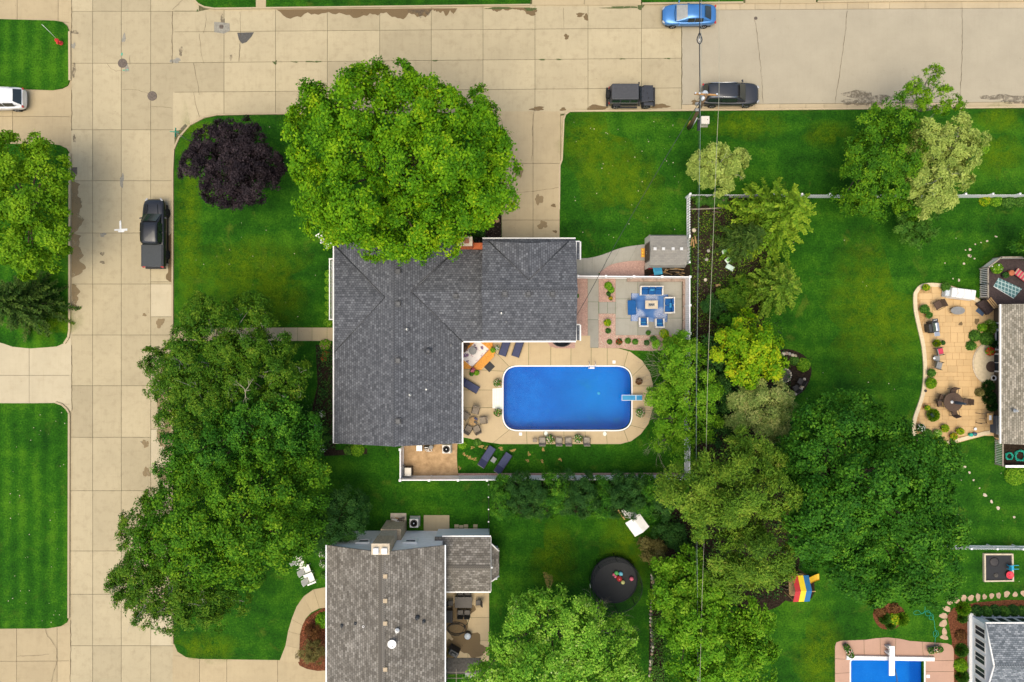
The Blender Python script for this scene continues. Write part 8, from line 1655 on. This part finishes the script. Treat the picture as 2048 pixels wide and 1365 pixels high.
for y_, r_ in ((.35, .13), (-.05, .16)): MB().lathe([(r_, .9), (r_, .92), (r_*.6, .91), (.001, .91)], 16).build('dish', M['siding_white'], o, loc=(.05, y_, 0))
MB().lathe([(.14, .9), (.16, 1.02), (.001, 1.05)], 14).build('pan', M['grill_black'], o, loc=(.1, -.5, 0)); MB().ball((.3, -.55, .98), .08, 10, 6).build('jar', M['plastic_red'], o)
# ------------------------------------------------------------------ dark timber deck with railing
dkz = LZ+.75; o = thing('timber_deck', 'dark brown timber deck at the right edge', 'deck', (0, 0, 0)); reg = W([(1972, 535), (1999, 516.5), (2075, 516.5), (2075, 612), (2003, 612), (1972, 600)], dkz)
boards(o, reg, wang(20, 16), .15, dkz-.05, dkz, 'deck_dark'); MB().prism(W([(1974, 538), (2000, 520), (2070, 520), (2070, 610), (2004, 610), (1974, 598)], dkz), 0, dkz-.06).build('skirt', M['plastic_black'], o)
st_ = W([(1955, 608), (1971, 598), (1989, 619), (1977, 630)], LZ+.4); MB().prism(st_, LZ, LZ+.4).build('step', M['deck_dark'], o)
def railing(label, px, h=.95, z=dkz, pitch=.145):
    w = [P(a, b, z) for a, b in px]; o = thing('deck_railing', label, 'railing', w[0]); off = Vector(w[0])
    for a, b in zip(w, w[1:]):
        a = Vector(a)-off; b = Vector(b)-off; L = (b-a).length; n = int(L/pitch); ang = math.atan2((b-a).y, (b-a).x)
        for k in range(n): MB().box((0, 0, h/2), (.055, .045, h)).build('baluster', M['trim_white'], o, loc=a+(b-a)*(k+.5)/n, rz=ang)
        MB().box((L/2, 0, h+.02), (L, .12, .05)).build('handrail', M['wood_grey'], o, loc=a, rz=ang); MB().box((L/2, 0, .08), (L, .06, .05)).build('bottom_rail', M['wood_grey'], o, loc=a, rz=ang)
        for q in (a, b): MB().box((0, 0, h/2), (.1, .1, h+.1)).build('post', M['wood_grey'], o, loc=q, rz=ang)
    return o
railing('white-slatted railing on the left side of the dark deck', [(1960, 596), (1960, 570), (1960, 538), (1986, 518), (2075, 517)]); railing('short white-slatted railing beside the hose pen', [(1990, 880), (1990, 928)], .9, LZ)
def diamond(name, a, b, rot):
    m, t, o_ = newmat(name); v = pos(t, rot=rot); s_ = nd(t, 'ShaderNodeSeparateXYZ', {0: v}); k = 2.6
    f = []
    for sg in (1, -1):
        u = mth(t, 'FRACT', mth(t, 'MULTIPLY', mth(t, 'ADD', s_.outputs[0], mth(t, 'MULTIPLY', s_.outputs[1], .75*sg)), k)); f.append(mth(t, 'LESS_THAN', mth(t, 'ABSOLUTE', mth(t, 'SUBTRACT', u, .5)), .10))
    c = mixc(t, mth(t, 'MAXIMUM', f[0], f[1]), a, b); princ(t, o_, c, .9, .1); MATS[name] = m
diamond('rug_diamond', (.07, .15, .15), (.36, .46, .44), R(-32))
o = thing('rug', 'teal diamond-pattern rug on the dark timber deck', 'rug', (0, 0, 0)); rg_ = W([(1986.5, 573), (1997, 556), (2044, 578), (2027, 597.5)], dkz); MB().prism(rg_, dkz+.002, dkz+.014).build('weave', M['rug_diamond'], o); MB().tube([(*rg_[0], dkz+.012), (*rg_[3], dkz+.012)], .025, 4).build('border', M['siding_grey'], o)
o = thing('deck_lounger', 'red and white striped lounger on the dark timber deck', 'sun lounger', P(2038, 552, dkz), wang(24, 19)); MB().box((0, 0, .3), (1.3, .58, .06)).build('frame', M['cushion_red'], o)
for k in range(9): MB().box((-.58+.145*k, 0, .35), (.13, .56, .05)).build('stripe', M['cushion_red' if k % 2 else 'pink_concrete'], o, bevel=.015)
tag(MB().lathe([(.24, 0), (.24, .4), (.22, .42), (.001, .42)], 18).build('stool', M['terracotta'], None, loc=P(2017, 547, dkz)), 'round terracotta stool beside the striped lounger', 'stool')
potted('leafy pot in the corner of the dark deck', 1987, 538, .48, 'fresh_leaf', 'pot_dark', 'white_flower', .5, z=dkz, fn=5, fl=.14); o = thing('flower_stand', 'dark plant stand beside the teal rug', 'plant stand', P(2006, 551, dkz)); MB().lathe([(.2, 0), (.24, .3), (.2, .32)], 14).build('stand', M['pot_dark'], o); plant_obj(o, .26, .25, 'deep_leaf', z0=.3)
o = thing('deck_bench', 'small slatted wooden bench at the deck steps', 'bench', P(1979, 607, LZ+.42), wang(14, 17))
for k in range(3): MB().box((0, -.16+.16*k, .36), (.95, .1, .04)).build('slat', M['wood_tan'], o)
for sx in (-.4, .4): MB().box((sx, 0, .17), (.06, .36, .34)).build('leg', M['bark_grey'], o)
tag(MB().box((0, 0, .012), (.75, .62, .024)).build('doormat', M['pot_blue'], None, bevel=.008, loc=P(1962, 622, oz), rz=wang(12, 9)), 'dark teal mat at the foot of the deck steps', 'mat')
tree('green shrub reaching over the far deck corner', 'bush', (2048, 492), rand_lobes(2055, 492, 30, 6, .5, 1.6, .8, 12), 'dark_leaf', crad=.3, nleaf=20, L=.26, Wd=.15, trunk=.05, name='bush')
for k, (x, y, lb) in enumerate(((2016, 912, 'smaller coil of green hose in the pen below the tan house'), (2038, 911, 'larger coil of green hose in the pen below the tan house'))):
    pts = []; r0 = .36 if k == 0 else .55
    for q in range(80): a = q*.42; r_ = r0*(.62+.38*((q*7) % 11)/11); pts.append((r_*math.cos(a), r_*math.sin(a), .05+.0022*q))
    tag(MB().tube(pts, .028, 5).build('garden_hose', M['hose_green'], None, loc=P(x, y, LZ+.02)), lb, 'hose', 'green hose coils')
o = thing('pen_wall', 'low grey wall closing the hose pen', 'wall', P(2003, 931, LZ)); MB().box((1.3, 0, .25), (2.6, .14, .5)).build('wall', M['wood_grey'], o); MB().box((1.3, 0, .52), (2.7, .2, .05)).build('coping', M['siding_grey'], o)
# ------------------------------------------------------------------ stepping stones
def steps_path(name, lst, r, mt, sc=1.0):
    root = tag(bpy.data.objects.new(name, None), kind='structure'); C.objects.link(root)
    for i, it in enumerate(lst):
        x, y = it[:2]; rx = (it[2] if len(it) > 2 else r)*sc; ry = (it[3] if len(it) > 3 else r*.8)*sc
        MB().prism(W(ell(x, y, rx, ry, 10, .22, random.uniform(0, 3), i)), LZ-.02, LZ+.025).build('stepping_stone', M[mt[i % len(mt)]], root, bevel=.01)
steps_path('path_upper_stones', [(1990, 474, 2, 4), (1972, 483, 3, 3), (1960, 486, 2, 1.5), (1948.5, 489.5, 2.2, 1.8), (1938, 500, 4, 3.5), (1939, 513, 3, 4), (1929, 501, 2, 1.5), (1926, 528, 3.5, 3), (1916, 561, 3, 4), (1904, 558, 2, 2), (1947, 518, 3, 2), (1937, 512, 5, 4), (1888, 527, 2, 1.5)], 3, ['stone_cap'], .72)
steps_path('path_lower_stones', [(1912, 909, 4, 5), (1920, 922, 3, 2.5), (1927, 934, 5, 3.5), (1937, 945, 4, 3), (1945, 960, 3, 2.5), (1957, 976, 2, 2), (1968, 990, 6, 4.5), (1981, 1003, 5, 3.5), (1994, 1016, 5, 5), (2026, 1034, 4, 3)], 4, ['stone_cap'], .72)
mat('stone_warm', (.46, .32, .21), .95, .15, var=.18, scale=4, bump=.3)
steps_path('path_side_stones', [(1886.5, 1274, 8, 5), (1887, 1262, 7, 5.5), (1884.5, 1246, 8.5, 7), (1885.5, 1231, 9, 5.5), (1892, 1217, 9, 5), (1898, 1203.5, 6, 5), (1911, 1200.5, 6, 6), (1925, 1195.5, 5.5, 7.5), (1940, 1195, 5, 7.5), (1954, 1193.5, 5, 7.5), (1967, 1193, 5, 5), (1981, 1191, 5, 5.5), (1995, 1190, 6, 5), (2011, 1187.5, 6.5, 6), (2028, 1188, 5, 5.5), (2044, 1186, 6, 5)], 6, ['stone_warm'])
# ------------------------------------------------------------------ sandbox, play house, second pool
o = thing('sandbox', 'square sandbox with dark sand behind the white picket fence', 'sandbox', P(1995, 1135, LZ)); fr = [(-1.28, -1.2), (1.28, -1.16), (1.22, 1.24), (-1.3, 1.24)]; ins = [(a*.90, b*.90) for a, b in fr]
for k in range(4):
    q = [fr[k], fr[(k+1) % 4], ins[(k+1) % 4], ins[k]]; MB().prism(q, 0, .22).build('side_board', M['stone_cap'], o)
MB().prism(ins, 0, .1).build('dark_sand', M['plastic_black'], o); MB().lathe([(.42, .1), (.3, .13), (.001, .13)], 16).build('mound', M['pot_dark'], o, loc=(-.35, .5, 0)); MB().lathe([(.22, .1), (.15, .16), (.001, .17)], 14).build('mound', M['stone_dark'], o, loc=(-.2, -.65, 0))
o = thing('child_chair', 'small light blue child chair at the sandbox rim', 'chair', P(2018, 1134, LZ+.2)); MB().box((0, 0, .28), (.42, .4, .05)).build('seat', M['plastic_blue'], o, bevel=.02); MB().box((-.2, 0, .45), (.05, .4, .36)).build('backrest', M['plastic_blue'], o, bevel=.02)
for sx in (-.17, .5):
    for sy in (-.16, .16): MB().box((sx, sy, .13), (.05, .05, .26) if sx < 0 else (.5, .04, .04)).build('leg', M['plastic_blue'], o)
o = thing('toy_dish', 'round red plastic saucer at the sandbox corner', 'toy', P(2019, 1150, LZ+.2)); MB().lathe([(.30, 0), (.34, .08), (.30, .09), (.2, .03), (.001, .03)], 20).build('dish', M['plastic_red'], o); MB().lathe([(.08, .03), (.001, .06)], 10).build('hub', M['toy_pink'], o)
o = thing('play_house', 'climbing tower with red, yellow and blue striped roof', 'play house', P(1583, 1161, LZ), R(2)); zr_, ze_ = 2.5, 1.95
for k, mt in enumerate(('toy_red', 'toy_yellow', 'toy_blue')):
    x0 = -.72+.46*k; m = MB(); slope(m, (x0, -1.1, ze_), (x0+.455, -1.1, ze_), (x0+.455, 0, zr_), (x0, 0, zr_), .03); slope(m, (x0+.455, 1.1, ze_), (x0, 1.1, ze_), (x0, 0, zr_), (x0+.455, 0, zr_), .03); m.build('roof_panel', M[mt], o)
for sx in (-.65, .6):
    for sy in (-.95, .95): MB().box((sx, sy, 1.0), (.1, .1, 2.0)).build('post', M['wood_tan'], o)
MB().box((0, 0, 1.0), (1.3, 1.9, .08)).build('platform', M['wood_tan'], o)
for k in range(4): MB().box((-.85, -.4+.3*k, .5), (.35, .06, 1.0), ry=.3).build('ladder_rail', M['bark_grey'], o)
m = MB(); pts = [(.62, .28, 1.2), (1.0, .28, 1.05), (1.7, .3, .5), (2.1, .32, .28), (2.3, .33, .26)]
for a, b in zip(pts, pts[1:]): m.add([(a[0], a[1]-.26, a[2]), (b[0], b[1]-.26, b[2]), (b[0], b[1]+.26, b[2]), (a[0], a[1]+.26, a[2])], [(0, 1, 2, 3)]); m.add([(a[0], a[1]-.28, a[2]+.1), (b[0], b[1]-.28, b[2]+.1), (b[0], b[1]-.26, b[2]), (a[0], a[1]-.26, a[2])], [(0, 1, 2, 3)]); m.add([(a[0], a[1]+.26, a[2]), (b[0], b[1]+.26, b[2]), (b[0], b[1]+.28, b[2]+.1), (a[0], a[1]+.28, a[2]+.1)], [(0, 1, 2, 3)])
m.build('slide', M['plastic_yellow'], o); MB().box((1.1, -.72, .8), (1.2, .06, .06)).build('swing_beam', M['wood_tan'], o)
outer2 = [(1668.5, 1560), (1668.5, 1292), (1671, 1284), (1680, 1280.5), (1730, 1278.5), (1750, 1275.5), (1775, 1274), (1800, 1277), (1818, 1281), (1893, 1286), (1902, 1290), (1905.5, 1298), (1906, 1560)]
in2 = [(1699, 1318), (1847, 1318), (1847, 1560.5), (1699, 1560.5)]
ring_slabs('pool_deck_pink', in2, outer2, [((1699, 1318), (1668.5, 1316)), ((1728, 1318), (1727, 1279)), ((1760, 1318), (1758, 1275)), ((1790, 1318), (1790, 1276)), ((1846, 1318), (1842, 1283)), ((1847, 1320), (1906, 1320)), ((1847, 1342), (1906, 1342)), ((1847, 1450), (1906, 1450)), ((1847, 1558), (1906, 1558)), ((1700, 1560), (1670, 1560)), ((1699, 1450), (1668.5, 1450)), ((1699, 1345), (1668.5, 1345))], 'pink_concrete', LZ+.03)
o = thing('pool_cover_reel', 'white bench-like cover housing across the end of the lighter pool', 'pool cover box', P(1779, 1315.5, LZ+.03), R(-1)); MB().box((0, 0, .11), (7.6, .34, .22)).build('housing', M['trim_white'], o, bevel=.03); MB().box((0, -.19, .05), (7.6, .05, .1)).build('lip', M['siding_white'], o)
o = thing('diving_board', 'long white diving board over the lighter pool', 'diving board', P(1775.5, 1313, LZ+.03)); MB().box((0, -.1, .62), (.5, 2.55, .06)).build('board', M['trim_white'], o, bevel=.02)
for y_ in (.95, .45): MB().box((-.05, y_, .3), (.46, .14, .6)).build('stand', M['siding_white'], o)
MB().tube([(-.3, 1.0, 0), (-.3, 1.0, .85), (-.3, .4, .85), (-.3, .3, 0)], .025, 8).build('handrail', M['galv'], o)
m = MB(); m.tube([P(*p) for p in ((1790, 1338, -.03), (1792, 1348, -.02), (1794, 1358, -.02), (1795, 1380, -.03))], .05, 6); tag(m.build('pool_hose', M['pot_blue']), 'dark vacuum hose floating in the lighter pool', 'hose')
tag(MB().box((0, 0, .012), (.3, .28, .03)).build('skimmer_lid', M['trim_white'], None, bevel=.008, loc=P(1856, 1353, LZ+.03)), 'square cream skimmer lid beside the lighter pool', 'lid')
for x, y, rz, lb in ((1693, 1298, -60, 'left flower trough at the lighter pool'), (1865, 1296, 10, 'right flower trough at the lighter pool')):
    o = thing('flower_trough', lb, 'planter', P(x, y, LZ+.03), R(rz)); MB().box((0, 0, .16), (.95, .36, .3), top=(1.06, 1.06)).build('trough', M['pot_grey'], o, bevel=.02)
    for s_ in (-.3, .05, .33): c = sph(160, -.1)*np.array([.34, .26, .3])+np.array([s_, 0, .34]); leaf_object('foliage', c, rng.normal(size=(160, 3))+np.array([0, 0, .8]), .16, .08, rng.uniform(0, 1, 160), 'bed_leaf', o); 
    c = sph(50, .2)*np.array([.6, .28, .34])+np.array([0, 0, .34]); leaf_object('flowers', c, c+np.array([0, 0, 1.]), .09, .09, rng.uniform(0, 1, 50), 'mixed_flower', o)
pts = [(1850, 1213), (1848, 1225), (1832, 1230), (1827, 1225), (1836, 1221), (1844, 1228), (1852, 1222), (1858, 1222), (1861, 1230), (1853, 1232), (1851, 1224), (1860, 1226), (1867, 1233), (1864, 1240), (1858, 1237), (1862, 1231), (1868, 1242), (1870, 1258), (1873, 1268), (1868, 1274), (1867, 1264), (1874, 1262), (1877, 1270), (1871, 1276), (1869, 1290), (1860, 1305), (1850, 1330)]
tag(MB().tube([P(a, b, LZ+.03) for a, b in smooth_poly(pts, 4, False)], .014, 5).build('garden_hose', M['hose_green']), 'thin green looping hose on the grass above the lighter pool', 'hose')
# bed plants of the lower right yard
for x, y, r, lf, h, lb in ((1760, 1222, .55, 'brown_leaf', .4, 'rust-brown plant in the round island bed'), (1788, 1216, .45, 'brown_leaf', .4, 'red-brown plant at the top of the round island bed'), (1768, 1236, .5, 'bed_leaf', .5, 'green plant at the left of the round island bed'), (1786, 1238, .55, 'gold_leaf', .45, 'yellow-green plant in the round island bed'), (1803, 1238, .55, 'fresh_leaf', .5, 'grassy plant on the right rim of the round island bed'), (1780, 1250, .4, 'bed_leaf', .4, 'low green plant at the bottom of the round island bed'), (1925, 1217, .6, 'fresh_leaf', .5, 'bright round shrub at the corner of the garden house bed'), (1923, 1236, .4, 'bed_leaf', .4, 'small shrub left of the garden house downspout'), (1920, 1270, .5, 'brown_leaf', .4, 'rust shrub beside the garden house windows'), (1921, 1300, .55, 'bed_leaf', .5, 'spiky green perennial beside the garden house'), (1920, 1330, .6, 'lime_leaf', .5, 'lime perennial beside the garden house wall'), (1922, 1352, .55, 'bed_leaf', .5, 'lowest green perennial beside the garden house wall')): clump(lb, x, y, r, lf, h, spiky=lf in ('bed_leaf', 'fresh_leaf'), L=.26, Wd=.08)
for i, x in enumerate((1952, 1970, 1988, 2006, 2024, 2042)): clump('clipped dark hedge bush above the garden house, ' + ('first', 'second', 'third', 'fourth', 'fifth', 'sixth')[i] + ' from the left', x, 1221 + (i % 2)*2, .52, 'bed_leaf' if i % 2 else 'deep_leaf', .55, name='hedge_plant', cat='hedge', L=.18, Wd=.1)
for i, (x, y, r, lf, lb) in enumerate(((1968, 402, .5, 'gold_leaf', 'yellow-green plant below the picket fence, leftmost'), (1990, 402, .55, 'fresh_leaf', 'green plant below the picket fence, middle'), (2014, 404, .6, 'bed_leaf', 'green plant below the picket fence, right'), (2040, 402, .6, 'bed_leaf', 'green plant below the picket fence at the right edge'), (1965, 300, .45, 'fresh_leaf', 'bright lime sapling beside the pale feathery tree'))): clump(lb, x, y, r, lf, .5)
o = thing('stone_edging', 'line of low stones along the bed by the trampoline', 'stone edging', (0, 0, 0)); stones(o, [(1304.5-.08*k+2*math.sin(k*.4), 1150+7.2*k) for k in range(32)], .17, ['stone_pale', 'stone_grey', 'stone_warm', 'stone_dark'])
o = thing('planter_ball', 'small copper garden ball on the lawn below the tan patio', 'ornament', P(1807, 869, LZ)); MB().ball((0, 0, .16), .15, 14, 8).build('ball', M['terracotta'], o); MB().lathe([(.1, 0), (.1, .05)], 12).build('foot', M['stone_grey'], o)
tag(MB().tube([P(1797, 866, LZ+.1), P(1800, 868, LZ+.14)], .1, 8).build('rock', M['stone_dark']), 'dark rock beside the copper garden ball', 'rock')
# chips of fallen blossom and litter on the lawns
m = MB()
for k in range(160):
    x, y = random.choice(((random.uniform(1390, 2040), random.uniform(420, 1200)), (random.uniform(360, 640), random.uniform(240, 650)), (random.uniform(1130, 1370), random.uniform(235, 480)), (random.uniform(5, 130), random.uniform(820, 1250))))
    X, Y, Z = P(x, y, LZ+.015); s_ = random.uniform(.02, .05); a = random.uniform(0, 3); c, d = math.cos(a)*s_, math.sin(a)*s_; m.add([(X+c, Y+d, Z), (X-d, Y+c, Z+.01), (X-c, Y-d, Z), (X+d, Y-c, Z+.01)], [(0, 1, 2, 3)])
tag(m.build('fallen_leaves', M['stone_pale']), 'tiny pale fallen leaves dotted over the lawns', 'leaves', kind='stuff')
bpy.context.view_layer.update()
